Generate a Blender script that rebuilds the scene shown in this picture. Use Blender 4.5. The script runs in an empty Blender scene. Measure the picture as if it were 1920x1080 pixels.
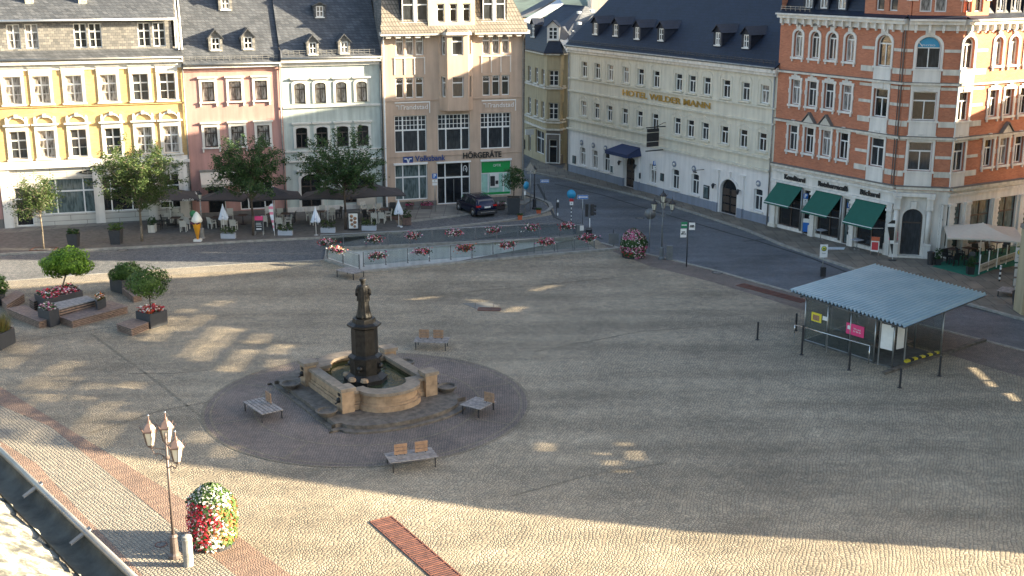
import bpy, bmesh, math, random
from mathutils import Vector, Matrix, noise
from mathutils.geometry import tessellate_polygon
R=math.radians; PI=math.pi
sc=bpy.context.scene; COL=sc.collection
# ------------------------------------------------------------------ camera
CH=20.0; PITCH=R(15); FPX=2300.0
cam_d=bpy.data.cameras.new('camera'); cam=bpy.data.objects.new('camera',cam_d); COL.objects.link(cam)
cam.location=(0,0,CH); cam.rotation_euler=(PI/2-PITCH,0,0)
cam_d.sensor_width=36; cam_d.lens=36*FPX/1920; cam_d.clip_start=.2; cam_d.clip_end=4000
sc.camera=cam; sc.render.resolution_x=1024; sc.render.resolution_y=576
# ------------------------------------------------------------------ light
SUN_EL=R(16.5); SUN_AZ=R(-2.5)        # azimuth of the sun seen from above, from +X
w=bpy.data.worlds.new('World'); sc.world=w; w.use_nodes=True
nt=w.node_tree; bg=nt.nodes['Background']; sky=nt.nodes.new('ShaderNodeTexSky')
sky.sky_type='NISHITA'; sky.sun_disc=False; sky.sun_elevation=SUN_EL; sky.sun_rotation=PI/2-SUN_AZ
sky.air_density=1.0; sky.dust_density=2.2; sky.ozone_density=.75
nt.links.new(sky.outputs[0],bg.inputs[0]); bg.inputs[1].default_value=.072
sd=bpy.data.lights.new('sun','SUN'); sd.energy=5.0; sd.angle=R(.42); sd.color=(1,.86,.62)
sun=bpy.data.objects.new('sun',sd); COL.objects.link(sun)
sv=Vector((math.cos(SUN_EL)*math.cos(SUN_AZ),math.cos(SUN_EL)*math.sin(SUN_AZ),math.sin(SUN_EL)))
sun.rotation_euler=sv.to_track_quat('Z','Y').to_euler()
sc.view_settings.view_transform='Standard'; sc.view_settings.look='None'; sc.view_settings.gamma=1
sc.view_settings.exposure=2.58
# ------------------------------------------------------------------ picture -> place
_c,_s=math.cos(PITCH),math.sin(PITCH)
def ray(x,y):
    a=(x-960)/FPX; b=-(y-540)/FPX
    return (a,_c+b*_s,-_s+b*_c)
def G(x,y,z=0.):
    d=ray(x,y); t=(z-CH)/d[2]; return (d[0]*t,d[1]*t)
def Gp(*pts,z=0.): return [G(x,y,z) for x,y in pts]
def proj(X,Y,Z):
    dz=Z-CH; dep=Y*_c-dz*_s; up=Y*_s+dz*_c
    return (960+FPX*X/dep,540-FPX*up/dep)
def HZ(X,Y,py):
    lo,hi=-5.,60.
    for _ in range(40):
        m=(lo+hi)/2
        if proj(X,Y,m)[1]>py: lo=m
        else: hi=m
    return lo
# ------------------------------------------------------------------ materials
M={}
def newmat(name):
    m=bpy.data.materials.new(name); m.use_nodes=True; M[name]=m
    return m,m.node_tree,m.node_tree.nodes['Principled BSDF']
def N(t,typ,**k):
    n=t.nodes.new(typ)
    for a,b in k.items():
        if a.startswith('i_'):
            key=a[2:]; key=int(key) if key.isdigit() else key.replace('_',' ')
            n.inputs[key].default_value=b
        else: setattr(n,a,b)
    return n
def L(t,a,b): t.links.new(a,b)
def c4(c): return (c[0],c[1],c[2],1)
def mix(t,fac,a,b,mode='MIX'):
    n=t.nodes.new('ShaderNodeMix'); n.data_type='RGBA'; n.blend_type=mode
    for s,v in ((n.inputs[0],fac),(n.inputs[6],a),(n.inputs[7],b)):
        if isinstance(v,bpy.types.NodeSocket): t.links.new(v,s)
        elif isinstance(v,(int,float)): s.default_value=v
        else: s.default_value=c4(v)
    return n.outputs[2]
def coords(t,scale=(1,1,1),rot=(0,0,0)):
    tc=N(t,'ShaderNodeTexCoord'); mp=N(t,'ShaderNodeMapping'); L(t,tc.outputs['Object'],mp.inputs[0])
    mp.inputs['Scale'].default_value=scale; mp.inputs['Rotation'].default_value=rot; return mp.outputs[0]
def bump(t,h,st=.3,dist=.02):
    b=N(t,'ShaderNodeBump'); b.inputs['Strength'].default_value=st; b.inputs['Distance'].default_value=dist
    L(t,h,b.inputs['Height']); return b.outputs[0]
def ramp(t,fac,stops):
    n=N(t,'ShaderNodeValToRGB'); e=n.color_ramp.elements
    while len(e)<len(stops): e.new(.5)
    for q,(p,c) in zip(e,stops): q.position=p; q.color=c4(c) if not isinstance(c,(int,float)) else (c,c,c,1)
    L(t,fac,n.inputs[0]); return n.outputs[0]
def mth(t,op,a,b=0.):
    n=N(t,'ShaderNodeMath',operation=op)
    for s,v in ((n.inputs[0],a),(n.inputs[1],b)):
        if isinstance(v,bpy.types.NodeSocket): L(t,v,s)
        else: s.default_value=v
    return n.outputs[0]
def plain(name,col,rough=.6,metal=0.,var=.12,sc_=3.,bmp=.15,spec=.5):
    m,t,p=newmat(name); v=coords(t); n=N(t,'ShaderNodeTexNoise',i_Scale=sc_,i_Detail=5.,i_Roughness=.65); L(t,v,n.inputs[0])
    dk=tuple(c*(1-var*2) for c in col); lt=tuple(min(1,c*(1+var)) for c in col)
    L(t,ramp(t,n.outputs[0],[(.3,dk),(.7,lt)]),p.inputs['Base Color'])
    p.inputs['Roughness'].default_value=rough; p.inputs['Metallic'].default_value=metal; p.inputs['Specular IOR Level'].default_value=spec
    if bmp:
        n2=N(t,'ShaderNodeTexNoise',i_Scale=sc_*9,i_Detail=3.); L(t,v,n2.inputs[0]); L(t,bump(t,n2.outputs[0],bmp,.01),p.inputs['Normal'])
    return m
def stucco(name,col,streak=.12):
    m,t,p=newmat(name); v=coords(t)
    n=N(t,'ShaderNodeTexNoise',i_Scale=.55,i_Detail=7.,i_Roughness=.7); L(t,v,n.inputs[0])
    v2=coords(t,(2.2,2.2,.22)); n2=N(t,'ShaderNodeTexNoise',i_Scale=1.3,i_Detail=4.); L(t,v2,n2.inputs[0])
    a=ramp(t,n.outputs[0],[(.3,tuple(c*(1-streak*1.4) for c in col)),(.68,col)])
    b=ramp(t,n2.outputs[0],[(.35,tuple([1-streak*1.5]*3)),(.6,(1,1,1))])
    L(t,mix(t,1.,a,b,'MULTIPLY'),p.inputs['Base Color']); p.inputs['Roughness'].default_value=.88
    n3=N(t,'ShaderNodeTexNoise',i_Scale=22.,i_Detail=3.); L(t,v,n3.inputs[0]); L(t,bump(t,n3.outputs[0],.25,.01),p.inputs['Normal'])
    return m
def bricks(name,c1,c2,mort,bw=.25,bh=.078,ms=.012,rough=.85,vert=True,off=.5,st=.4,sq=1.0,stain=.25):
    m,t,p=newmat(name); tc=N(t,'ShaderNodeTexCoord'); sp=N(t,'ShaderNodeSeparateXYZ'); L(t,tc.outputs['Object'],sp.inputs[0])
    cb=N(t,'ShaderNodeCombineXYZ')
    if vert: L(t,mth(t,'ADD',sp.outputs[0],sp.outputs[1]),cb.inputs[0]); L(t,sp.outputs[2],cb.inputs[1])
    else: L(t,sp.outputs[0],cb.inputs[0]); L(t,sp.outputs[1],cb.inputs[1])
    b=N(t,'ShaderNodeTexBrick'); b.offset=off; L(t,cb.outputs[0],b.inputs[0])
    b.inputs['Color1'].default_value=c4(c1); b.inputs['Color2'].default_value=c4(c2); b.inputs['Mortar'].default_value=c4(mort)
    b.inputs['Scale'].default_value=1; b.inputs['Mortar Size'].default_value=ms; b.inputs['Mortar Smooth'].default_value=.1
    b.inputs['Brick Width'].default_value=bw; b.inputs['Row Height'].default_value=bh; b.inputs['Bias'].default_value=0
    n=N(t,'ShaderNodeTexNoise',i_Scale=.8,i_Detail=6.); L(t,tc.outputs['Object'],n.inputs[0])
    L(t,mix(t,1.,b.outputs[0],ramp(t,n.outputs[0],[(.3,(1-stain,)*3),(.7,(1.05,)*3)]),'MULTIPLY'),p.inputs['Base Color'])
    p.inputs['Roughness'].default_value=rough
    L(t,bump(t,mth(t,'SUBTRACT',1.,b.outputs[1]),st,.01),p.inputs['Normal']); return m
def setts(name,c1,c2,joint,size=.11,arc=0.,arcw=1.3,rot=0.,rnd=.55,rough=.75,stain=(.75,1.15),st=.7,streaks=.0,warp=0.):
    m,t,p=newmat(name); tc=N(t,'ShaderNodeTexCoord'); mp=N(t,'ShaderNodeMapping'); L(t,tc.outputs['Object'],mp.inputs[0])
    mp.inputs['Rotation'].default_value=(0,0,rot)
    vec=mp.outputs[0]
    if warp:
        nw=N(t,'ShaderNodeTexNoise',i_Scale=.22,i_Detail=2.); L(t,vec,nw.inputs[0]); vm=N(t,'ShaderNodeVectorMath',operation='SCALE'); L(t,nw.outputs['Color'],vm.inputs[0]); vm.inputs['Scale'].default_value=warp
        va=N(t,'ShaderNodeVectorMath',operation='ADD'); L(t,vec,va.inputs[0]); L(t,vm.outputs[0],va.inputs[1]); vec=va.outputs[0]
    if arc:
        sp=N(t,'ShaderNodeSeparateXYZ'); L(t,vec,sp.inputs[0])
        a=mth(t,'MULTIPLY',mth(t,'ABSOLUTE',mth(t,'SINE',mth(t,'MULTIPLY',sp.outputs[0],PI/arcw))),arc)
        cb=N(t,'ShaderNodeCombineXYZ'); L(t,sp.outputs[0],cb.inputs[0]); L(t,mth(t,'ADD',sp.outputs[1],a),cb.inputs[1]); vec=cb.outputs[0]
    v=N(t,'ShaderNodeTexVoronoi',voronoi_dimensions='2D',feature='DISTANCE_TO_EDGE'); v.inputs['Scale'].default_value=1/size; v.inputs['Randomness'].default_value=rnd; L(t,vec,v.inputs[0])
    v2=N(t,'ShaderNodeTexVoronoi',voronoi_dimensions='2D'); v2.inputs['Scale'].default_value=1/size; v2.inputs['Randomness'].default_value=rnd; L(t,vec,v2.inputs[0])
    sp2=N(t,'ShaderNodeSeparateColor'); L(t,v2.outputs['Color'],sp2.inputs[0])
    stone=mix(t,sp2.outputs[0],c1,c2)
    jm=ramp(t,v.outputs[0],[(.02,0.),(.13,1.)])
    col=mix(t,jm,joint,stone)
    n=N(t,'ShaderNodeTexNoise',i_Scale=.16,i_Detail=8.,i_Roughness=.72); L(t,tc.outputs['Object'],n.inputs[0])
    col=mix(t,1.,col,ramp(t,n.outputs[0],[(.34,(stain[0],)*3),(.66,(stain[1],)*3)]),'MULTIPLY')
    n4=N(t,'ShaderNodeTexNoise',i_Scale=1.7,i_Detail=5.,i_Roughness=.7); L(t,tc.outputs['Object'],n4.inputs[0])
    col=mix(t,1.,col,ramp(t,n4.outputs[0],[(.3,(.78,.8,.8)),(.62,(1.08,1.05,1.0))]),'MULTIPLY')
    if streaks:   # worn traffic lanes
        mp2=N(t,'ShaderNodeMapping'); L(t,tc.outputs['Object'],mp2.inputs[0]); mp2.inputs['Rotation'].default_value=(0,0,R(-38)); mp2.inputs['Scale'].default_value=(.05,.55,1)
        n5=N(t,'ShaderNodeTexNoise',i_Scale=1.,i_Detail=4.); L(t,mp2.outputs[0],n5.inputs[0])
        col=mix(t,1.,col,ramp(t,n5.outputs[0],[(.36,(1-streaks,)*3),(.6,(1.05,)*3)]),'MULTIPLY')
    L(t,col,p.inputs['Base Color']); p.inputs['Roughness'].default_value=rough; p.inputs['Specular IOR Level'].default_value=.35
    h=mth(t,'MINIMUM',v.outputs[0],.28)
    L(t,bump(t,h,st,.10),p.inputs['Normal']); return m
def glassy(name,col,curt=None,rough=.06):
    m,t,p=newmat(name); v=coords(t,(1,1,.25)); n=N(t,'ShaderNodeTexNoise',i_Scale=7.,i_Detail=3.); L(t,v,n.inputs[0])
    if curt: L(t,ramp(t,n.outputs[0],[(.36,col),(.56,curt)]),p.inputs['Base Color'])
    else: L(t,ramp(t,n.outputs[0],[(.3,col),(.7,tuple(c*2.2 for c in col))]),p.inputs['Base Color'])
    p.inputs['Roughness'].default_value=rough; p.inputs['Specular IOR Level'].default_value=.8
    n2=N(t,'ShaderNodeTexNoise',i_Scale=1.2,i_Detail=1.); v3=coords(t); L(t,v3,n2.inputs[0]); L(t,bump(t,n2.outputs[0],.25,.02),p.inputs['Normal'])
    return m
def foliage(name,cols,trans=.25):
    m,t,p=newmat(name); g=N(t,'ShaderNodeNewGeometry'); n=N(t,'ShaderNodeTexNoise',i_Scale=1.6,i_Detail=3.); L(t,coords(t),n.inputs[0])
    f=mth(t,'ADD',mth(t,'MULTIPLY',g.outputs['Random Per Island'],.6),mth(t,'MULTIPLY',n.outputs[0],.4))
    k=len(cols); L(t,ramp(t,f,[((i+.5)/k,c) for i,c in enumerate(cols)]),p.inputs['Base Color'])
    p.inputs['Roughness'].default_value=.55; p.inputs['Specular IOR Level'].default_value=.3
    tr=N(t,'ShaderNodeBsdfTranslucent'); L(t,ramp(t,f,[((i+.5)/k,tuple(min(1,x*1.6) for x in c)) for i,c in enumerate(cols)]),tr.inputs[0])
    mx=N(t,'ShaderNodeMixShader'); mx.inputs[0].default_value=trans; L(t,p.outputs[0],mx.inputs[1]); L(t,tr.outputs[0],mx.inputs[2])
    L(t,mx.outputs[0],t.nodes['Material Output'].inputs[0]); return m
setts('plaza',(.445,.37,.27),(.30,.255,.19),(.125,.10,.075),size=.135,arc=.42,arcw=1.25,rot=R(20),stain=(.70,1.16),streaks=.22,st=.5,rnd=.68,warp=1.1)
setts('lane',(.36,.315,.25),(.26,.23,.19),(.08,.075,.07),size=.14,rnd=.35,rot=R(50),stain=(.8,1.1))
setts('redband',(.32,.215,.16),(.245,.17,.135),(.1,.07,.06),size=.10,arc=.15,arcw=.6,rot=R(48),rnd=.4)
setts('ringpave',(.26,.20,.17),(.18,.15,.13),(.05,.045,.045),size=.11,arc=.3,arcw=1.0,rnd=.45,st=.5,stain=(.7,1.2))
setts('roadsett',(.20,.205,.21),(.11,.115,.125),(.05,.05,.05),size=.15,rnd=.6,rot=R(16),stain=(.8,1.15))
setts('roadfine',(.16,.175,.20),(.11,.122,.142),(.06,.066,.075),size=.10,arc=.3,arcw=1.2,rot=R(-50),rnd=.4,st=.35,rough=.6,stain=(.66,1.25),streaks=.25)
setts('drainsett',(.30,.25,.18),(.20,.17,.125),(.09,.075,.06),size=.12,rnd=.3,rot=R(40),st=.4)
setts('gutterstone',(.27,.255,.23),(.2,.19,.175),(.07,.065,.06),size=.17,rnd=.2,rot=R(18),st=.4)
bricks('slabs',(.25,.235,.20),(.19,.18,.16),(.08,.075,.07),bw=1.1,bh=.8,ms=.02,vert=False,off=.0,stain=.3,st=.3)
bricks('slabs_tan',(.23,.195,.15),(.17,.15,.12),(.06,.055,.05),bw=.9,bh=1.9,ms=.02,vert=False,off=.3,stain=.35,st=.3)
plain('kerb',(.30,.285,.25),.8,var=.2); plain('asphalt',(.07,.072,.075),.85,var=.2,sc_=1.2,bmp=.4)
plain('channel',(.028,.03,.032),.7); plain('pavedark',(.12,.115,.105),.8,var=.2)
bricks('brick_yellow',(.66,.43,.18),(.56,.35,.13),(.45,.33,.18),bw=.26,bh=.085,ms=.010,stain=.15)
bricks('brick_red',(.58,.21,.11),(.46,.15,.08),(.42,.24,.16),bw=.25,bh=.08,ms=.008,stain=.18)
stucco('pinkwall',(.52,.29,.25)); stucco('mintwall',(.56,.61,.56),.15); stucco('beigewall',(.54,.40,.30),.10); stucco('creamwall',(.46,.38,.24))
stucco('hotelwall',(.72,.67,.55),.10); stucco('hotelwhite',(.80,.76,.72),.07); stucco('hotelplinth',(.25,.28,.34),.1); stucco('white',(.72,.69,.63),.1)
stucco('sandstone',(.76,.70,.60),.16); stucco('sandwhite',(.80,.75,.68),.12); stucco('yellowwall',(.62,.45,.2),.08); stucco('gablewall',(.60,.50,.36),.08); stucco('darkwall',(.2,.18,.16)); stucco('rampwall',(.78,.79,.77),.12)
bricks('rustic',(.58,.55,.49),(.52,.49,.44),(.25,.23,.2),bw=2.4,bh=.42,ms=.02,stain=.15)
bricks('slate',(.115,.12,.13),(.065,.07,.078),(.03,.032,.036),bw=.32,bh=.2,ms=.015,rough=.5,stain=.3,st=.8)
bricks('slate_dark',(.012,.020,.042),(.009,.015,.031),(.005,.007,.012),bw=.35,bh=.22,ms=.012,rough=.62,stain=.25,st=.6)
bricks('slate_wall',(.30,.28,.25),(.15,.145,.14),(.08,.08,.08),bw=.3,bh=.2,ms=.012,rough=.6,stain=.3,st=.7)
bricks('tile_brown',(.30,.25,.20),(.21,.18,.145),(.09,.08,.065),bw=.26,bh=.33,ms=.03,rough=.7,off=0.,stain=.25,st=1.)
plain('white_paint',(.78,.77,.74),.4,var=.04); plain('black_metal',(.025,.025,.028),.45,var=.1); plain('dark_frame',(.07,.05,.04),.5)
plain('zinc',(.34,.33,.31),.45,.6,var=.15); plain('steel',(.38,.39,.39),.35,.8,var=.08); plain('postgrey',(.17,.18,.185),.5,.3); plain('brownmetal',(.13,.10,.09),.5,.2)
plain('rust',(.20,.08,.055),.7,.2,var=.25); plain('gold',(.70,.45,.12),.35,.7,var=.1); plain('bronze',(.030,.028,.026),.45,.5,var=.3,sc_=5.,bmp=.4)
plain('rimstone',(.27,.215,.16),.8,var=.2,sc_=3.); plain('stonewarm',(.38,.26,.16),.8,var=.22,sc_=2.2,bmp=.2); plain('stonetop',(.30,.285,.26),.8,var=.2,sc_=3.); plain('stonedark',(.15,.125,.10),.8,var=.3,sc_=3.,bmp=.4)
plain('lichen',(.5,.46,.36),.9,var=.35,sc_=9.,bmp=.6); m,t,p=newmat('lichened'); v=coords(t); n=N(t,'ShaderNodeTexNoise',i_Scale=7.,i_Detail=8.,i_Roughness=.7); L(t,v,n.inputs[0]); L(t,ramp(t,n.outputs[0],[(.42,(.06,.06,.055)),(.49,(.16,.15,.12)),(.56,(.42,.39,.32)),(.7,(.22,.22,.20))]),p.inputs['Base Color']); p.inputs['Roughness'].default_value=.95; L(t,bump(t,n.outputs[0],.6,.03),p.inputs['Normal'])
plain('gutterdirt',(.085,.088,.075),.8,.15,var=.3,sc_=6.); plain('wood_grey',(.30,.27,.25),.75,var=.25,sc_=6.); plain('wood_deck',(.30,.20,.145),.75,var=.25,sc_=5.); plain('wood_brown',(.22,.155,.125),.7,var=.25,sc_=6.)
plain('wood_orange',(.33,.20,.12),.65,var=.2,sc_=6.); plain('anthracite',(.045,.047,.052),.5,var=.1,bmp=.05); plain('planter_grey',(.42,.44,.48),.6,var=.06)
plain('corten',(.16,.10,.08),.8,var=.2); plain('soil',(.05,.035,.025),.9,var=.3); plain('bark',(.10,.075,.055),.9,var=.3,sc_=12.,bmp=.6); plain('barklight',(.22,.18,.13),.9,var=.3,sc_=12.,bmp=.6)
plain('canvas_dark',(.045,.043,.047),.85,var=.08); plain('canvas_cream',(.56,.50,.42),.85,var=.04); plain('canvas_white',(.72,.76,.82),.8,var=.05); plain('canvas_green',(.01,.10,.07),.8,var=.06)
plain('canvas_blue',(.03,.045,.11),.8,var=.06); plain('rattan',(.60,.57,.50),.7,var=.1,sc_=20.); plain('dark_plastic',(.03,.03,.033),.5); plain('carpet_green',(.02,.16,.10),.95)
plain('car_paint',(.008,.014,.04),.22,.4,var=.02,bmp=0); plain('tyre',(.02,.02,.02),.9); plain('chrome',(.6,.6,.6),.2,.9,var=.02,bmp=0); plain('red_light',(.45,.01,.01),.3)
plain('sign_blue',(.01,.12,.42),.4,var=.03,bmp=0); plain('sign_cyan',(.03,.28,.48),.4,var=.03); plain('sign_green',(.01,.20,.09),.5,var=.03,bmp=0); plain('sign_red',(.5,.02,.03),.4,var=.03,bmp=0)
plain('sign_yellow',(.75,.6,.05),.4,var=.03,bmp=0); plain('sign_pink',(.72,.05,.18),.5,var=.03,bmp=0); plain('letter_blue',(.02,.06,.22),.4,bmp=0); plain('letter_black',(.02,.02,.02),.5,bmp=0)
plain('orange',(.85,.38,.03),.5,var=.05); plain('icecream',(.78,.76,.66),.4,var=.05); plain('berry',(.12,.03,.06),.4); plain('leafgreen',(.02,.16,.06),.5); plain('terracotta',(.55,.12,.05),.8)
plain('shopgreen',(.01,.30,.07),.4,var=.03,bmp=0); plain('shopmint',(.38,.62,.52),.35,var=.1,bmp=0); plain('skyposter',(.75,.73,.68),.5,var=.05); plain('food',(.40,.22,.12),.6,var=.4,sc_=25.)
plain('balloon',(.80,.25,.33),.35,var=.05); plain('lampglass',(.62,.60,.50),.15,var=.05,bmp=0); plain('copper',(.20,.135,.115),.5,.3); plain('insidewarm',(.30,.2,.10),.8,var=.3)
plain('hillgreen',(.10,.15,.13),.95,var=.35,sc_=.06,bmp=0); plain('padwhite',(.6,.62,.63),.7)
glassy('glass_dark',(.010,.011,.012)); glassy('glass_mid',(.022,.025,.028)); glassy('glass_curtain',(.05,.045,.04),(.42,.39,.35)); glassy('glass_lace',(.10,.095,.09),(.36,.34,.32)); glassy('glass_teal',(.05,.075,.075),(.13,.17,.17))
m,t,p=newmat('clearglass'); p.inputs['Base Color'].default_value=(.75,.88,.84,1); p.inputs['Roughness'].default_value=.03; p.inputs['Transmission Weight'].default_value=0
tr=N(t,'ShaderNodeBsdfTransparent'); tr.inputs[0].default_value=(.84,.88,.88,1); mx=N(t,'ShaderNodeMixShader'); mx.inputs[0].default_value=.88
gl=N(t,'ShaderNodeBsdfGlossy'); gl.inputs[1].default_value=.03; gl.inputs[0].default_value=(.8,.85,.85,1)
L(t,gl.outputs[0],mx.inputs[1]); L(t,tr.outputs[0],mx.inputs[2]); L(t,mx.outputs[0],t.nodes['Material Output'].inputs[0])
m,t,p=newmat('water'); p.inputs['Base Color'].default_value=(.02,.035,.02,1); p.inputs['Roughness'].default_value=.08; p.inputs['IOR'].default_value=1.33
n=N(t,'ShaderNodeTexNoise',i_Scale=5.,i_Detail=3.); L(t,coords(t),n.inputs[0]); L(t,bump(t,n.outputs[0],.25,.03),p.inputs['Normal'])
n=N(t,'ShaderNodeTexNoise',i_Scale=1.1,i_Detail=4.); L(t,coords(t),n.inputs[0]); L(t,ramp(t,n.outputs[0],[(.35,(.012,.028,.018)),(.65,(.05,.05,.02))]),p.inputs['Base Color'])
m,t,p=newmat('roofsheet'); p.inputs['Base Color'].default_value=(.34,.42,.48,1); p.inputs['Roughness'].default_value=.38; p.inputs['Metallic'].default_value=.35
n=N(t,'ShaderNodeTexNoise',i_Scale=.9,i_Detail=5.); L(t,coords(t),n.inputs[0]); L(t,ramp(t,n.outputs[0],[(.3,(.26,.40,.50)),(.7,(.36,.50,.58))]),p.inputs['Base Color'])
m,t,p=newmat('lit_yellow'); p.inputs['Emission Color'].default_value=(1,.85,.2,1); p.inputs['Emission Strength'].default_value=1.2; p.inputs['Base Color'].default_value=(.5,.4,.1,1)
foliage('leaf_dark',[(.018,.045,.016),(.030,.066,.022),(.045,.09,.028),(.07,.12,.04)])
foliage('leaf_olive',[(.025,.055,.016),(.045,.08,.022),(.075,.11,.032),(.12,.15,.05)])
foliage('leaf_bright',[(.05,.10,.015),(.09,.17,.02),(.16,.28,.03),(.24,.38,.05)],.35)
foliage('leaf_mid',[(.03,.06,.015),(.05,.10,.02),(.08,.14,.03),(.11,.18,.04)])
foliage('petal_pink',[(.45,.03,.12),(.55,.08,.22),(.70,.35,.45),(.30,.02,.05)],.2)
foliage('petal_red',[(.45,.01,.02),(.60,.03,.05),(.55,.05,.08),(.35,.01,.02)],.2)
foliage('petal_white',[(.75,.72,.66),(.8,.78,.7),(.75,.65,.55),(.8,.78,.74)],.2)
foliage('petal_orange',[(.55,.10,.03),(.6,.2,.06),(.5,.06,.03),(.65,.3,.1)],.2)
foliage('grassy',[(.10,.09,.03),(.2,.15,.05),(.08,.12,.03),(.3,.18,.06)],.2)
# roofs are laid with the slope: bricks() uses x+y and z, fine for steep slates
# ------------------------------------------------------------------ mesh helpers
class MB:
    def __init__(s): s.v=[]; s.f=[]; s.m=[]; s.mats=[]; s.cur=0; s.sm=[]; s.smooth=False
    def mat(s,n):
        if n not in s.mats: s.mats.append(n)
        s.cur=s.mats.index(n); return s
    def add(s,vs,fs):
        b=len(s.v); s.v+=[tuple(v) for v in vs]
        for f in fs: s.f.append([b+i for i in f]); s.m.append(s.cur); s.sm.append(s.smooth)
        return s
    def box(s,x0,x1,y0,y1,z0,z1,rot=0.,piv=None):
        v=[(x,y,z) for z in (z0,z1) for y in (y0,y1) for x in (x0,x1)]
        if rot:
            px,py=piv or ((x0+x1)/2,(y0+y1)/2); c,q=math.cos(rot),math.sin(rot)
            v=[(px+(x-px)*c-(y-py)*q,py+(x-px)*q+(y-py)*c,z) for x,y,z in v]
        return s.add(v,[(0,2,3,1),(4,5,7,6),(0,1,5,4),(1,3,7,5),(3,2,6,7),(2,0,4,6)])
    def prism(s,poly,z0,z1,cap=True):
        n=len(poly); a=sum(poly[i][0]*poly[(i+1)%n][1]-poly[(i+1)%n][0]*poly[i][1] for i in range(n))
        if a<0: poly=poly[::-1]
        v=[(x,y,z0) for x,y in poly]+[(x,y,z1) for x,y in poly]
        f=[(i,(i+1)%n,n+(i+1)%n,n+i) for i in range(n)]
        if cap:
            tr=tessellate_polygon([[Vector((x,y,0)) for x,y in poly]])
            for q in tr:
                p=[poly[i] for i in q]; ar=(p[1][0]-p[0][0])*(p[2][1]-p[0][1])-(p[2][0]-p[0][0])*(p[1][1]-p[0][1])
                q=tuple(q) if ar>0 else tuple(q[::-1])
                f.append(tuple(n+i for i in q)); f.append(q[::-1])
        return s.add(v,f)
    def cyl(s,a,b,r0,r1=None,n=8,cap=True):
        a=Vector(a); b=Vector(b); r1=r0 if r1 is None else r1; d=(b-a).normalized()
        u=d.orthogonal().normalized(); w_=d.cross(u); v=[];f=[]
        for p,r in ((a,r0),(b,r1)):
            for i in range(n): t_=2*PI*i/n; v.append(p+(u*math.cos(t_)+w_*math.sin(t_))*r)
        f=[(i,(i+1)%n,n+(i+1)%n,n+i) for i in range(n)]
        if cap: f+=[tuple(range(n))[::-1],tuple(range(n,2*n))]
        o=s.smooth; s.smooth=n>6; s.add(v,f); s.smooth=o; return s
    def lathe(s,prof,n=16,c=(0,0,0),sx=1,sy=1,rot=0.):
        v=[];f=[]
        for r,z in prof:
            for i in range(n): t_=2*PI*i/n+rot; v.append((c[0]+r*sx*math.cos(t_),c[1]+r*sy*math.sin(t_),c[2]+z))
        for k in range(len(prof)-1):
            for i in range(n): j=(i+1)%n; f.append((k*n+i,k*n+j,(k+1)*n+j,(k+1)*n+i))
        f.append(tuple(range(n))[::-1]); f.append(tuple(range((len(prof)-1)*n,len(prof)*n))); return s.add(v,f)
    def ball(s,c,r,n=10,sz=1.):
        o=s.smooth; s.smooth=True
        s.lathe([(max(.001,r*math.sin(PI*k/n)),-r*sz*math.cos(PI*k/n)) for k in range(n+1)],n+2,c); s.smooth=o; return s
    def quad(s,*p): return s.add(p,[tuple(range(len(p)))])
    def tube(s,pts,r,n=6):
        for a,b in zip(pts,pts[1:]): s.cyl(a,b,r,r,n)
        return s
    def slab(s,p,th):      # any planar polygon given as 3d points, thickened downward
        n=len(p); v=[tuple(q) for q in p]+[(q[0],q[1],q[2]-th) for q in p]
        f=[tuple(range(n)),tuple(range(2*n-1,n-1,-1))]+[(i,n+i,n+(i+1)%n,(i+1)%n) for i in range(n)]
        return s.add(v,f)
    def build(s,name,parent=None,mat=None,loc=None,rz=0.):
        me=bpy.data.meshes.new(name); me.from_pydata(s.v,[],s.f)
        for n in (s.mats or [mat]): me.materials.append(M[n])
        if s.mats: me.polygons.foreach_set('material_index',s.m)
        me.polygons.foreach_set('use_smooth',s.sm); me.update()
        return link(name,me,parent,loc,rz)
def link(name,me,parent=None,loc=None,rz=0.):
    o=bpy.data.objects.new(name,me); COL.objects.link(o)
    if parent: o.parent=parent
    if loc: o.location=loc
    if rz: o.rotation_euler=(0,0,rz)
    return o
def tag(o,label,cat,group=None):
    o['label']=label; o['category']=cat
    if group: o['group']=group
    return o
def thing(name,label,cat,loc=(0,0,0),rz=0.,group=None):
    o=bpy.data.objects.new(name,None); COL.objects.link(o); o.location=loc; o.rotation_euler=(0,0,rz); o.empty_display_size=.3
    return tag(o,label,cat,group)
def struct(o,kind='structure'): o['kind']=kind; return o
KIDS={}
def dup(root,loc,rz=0.,label=None,group=None,scale=None):
    r=root.copy(); COL.objects.link(r); r.location=loc; r.rotation_euler=(0,0,rz)
    if scale: r.scale=(scale,)*3
    if label: r['label']=label
    if group: r['group']=group
    for ch in list(root.children):
        c=ch.copy(); COL.objects.link(c); c.parent=r
        for g in ch.children:
            d=g.copy(); COL.objects.link(d); d.parent=c
    return r
def textmesh(txt,size,ext=.02,align='CENTER',bold=0.,shear=0.):
    cu=bpy.data.curves.new('lettering','FONT'); cu.body=txt; cu.size=size; cu.extrude=ext; cu.align_x=align; cu.align_y='CENTER'; cu.offset=bold; cu.shear=shear; cu.resolution_u=3
    o=bpy.data.objects.new('lettering',cu); COL.objects.link(o)
    dg=bpy.context.evaluated_depsgraph_get(); me=bpy.data.meshes.new_from_object(o.evaluated_get(dg))
    bpy.data.objects.remove(o); return me
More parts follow.
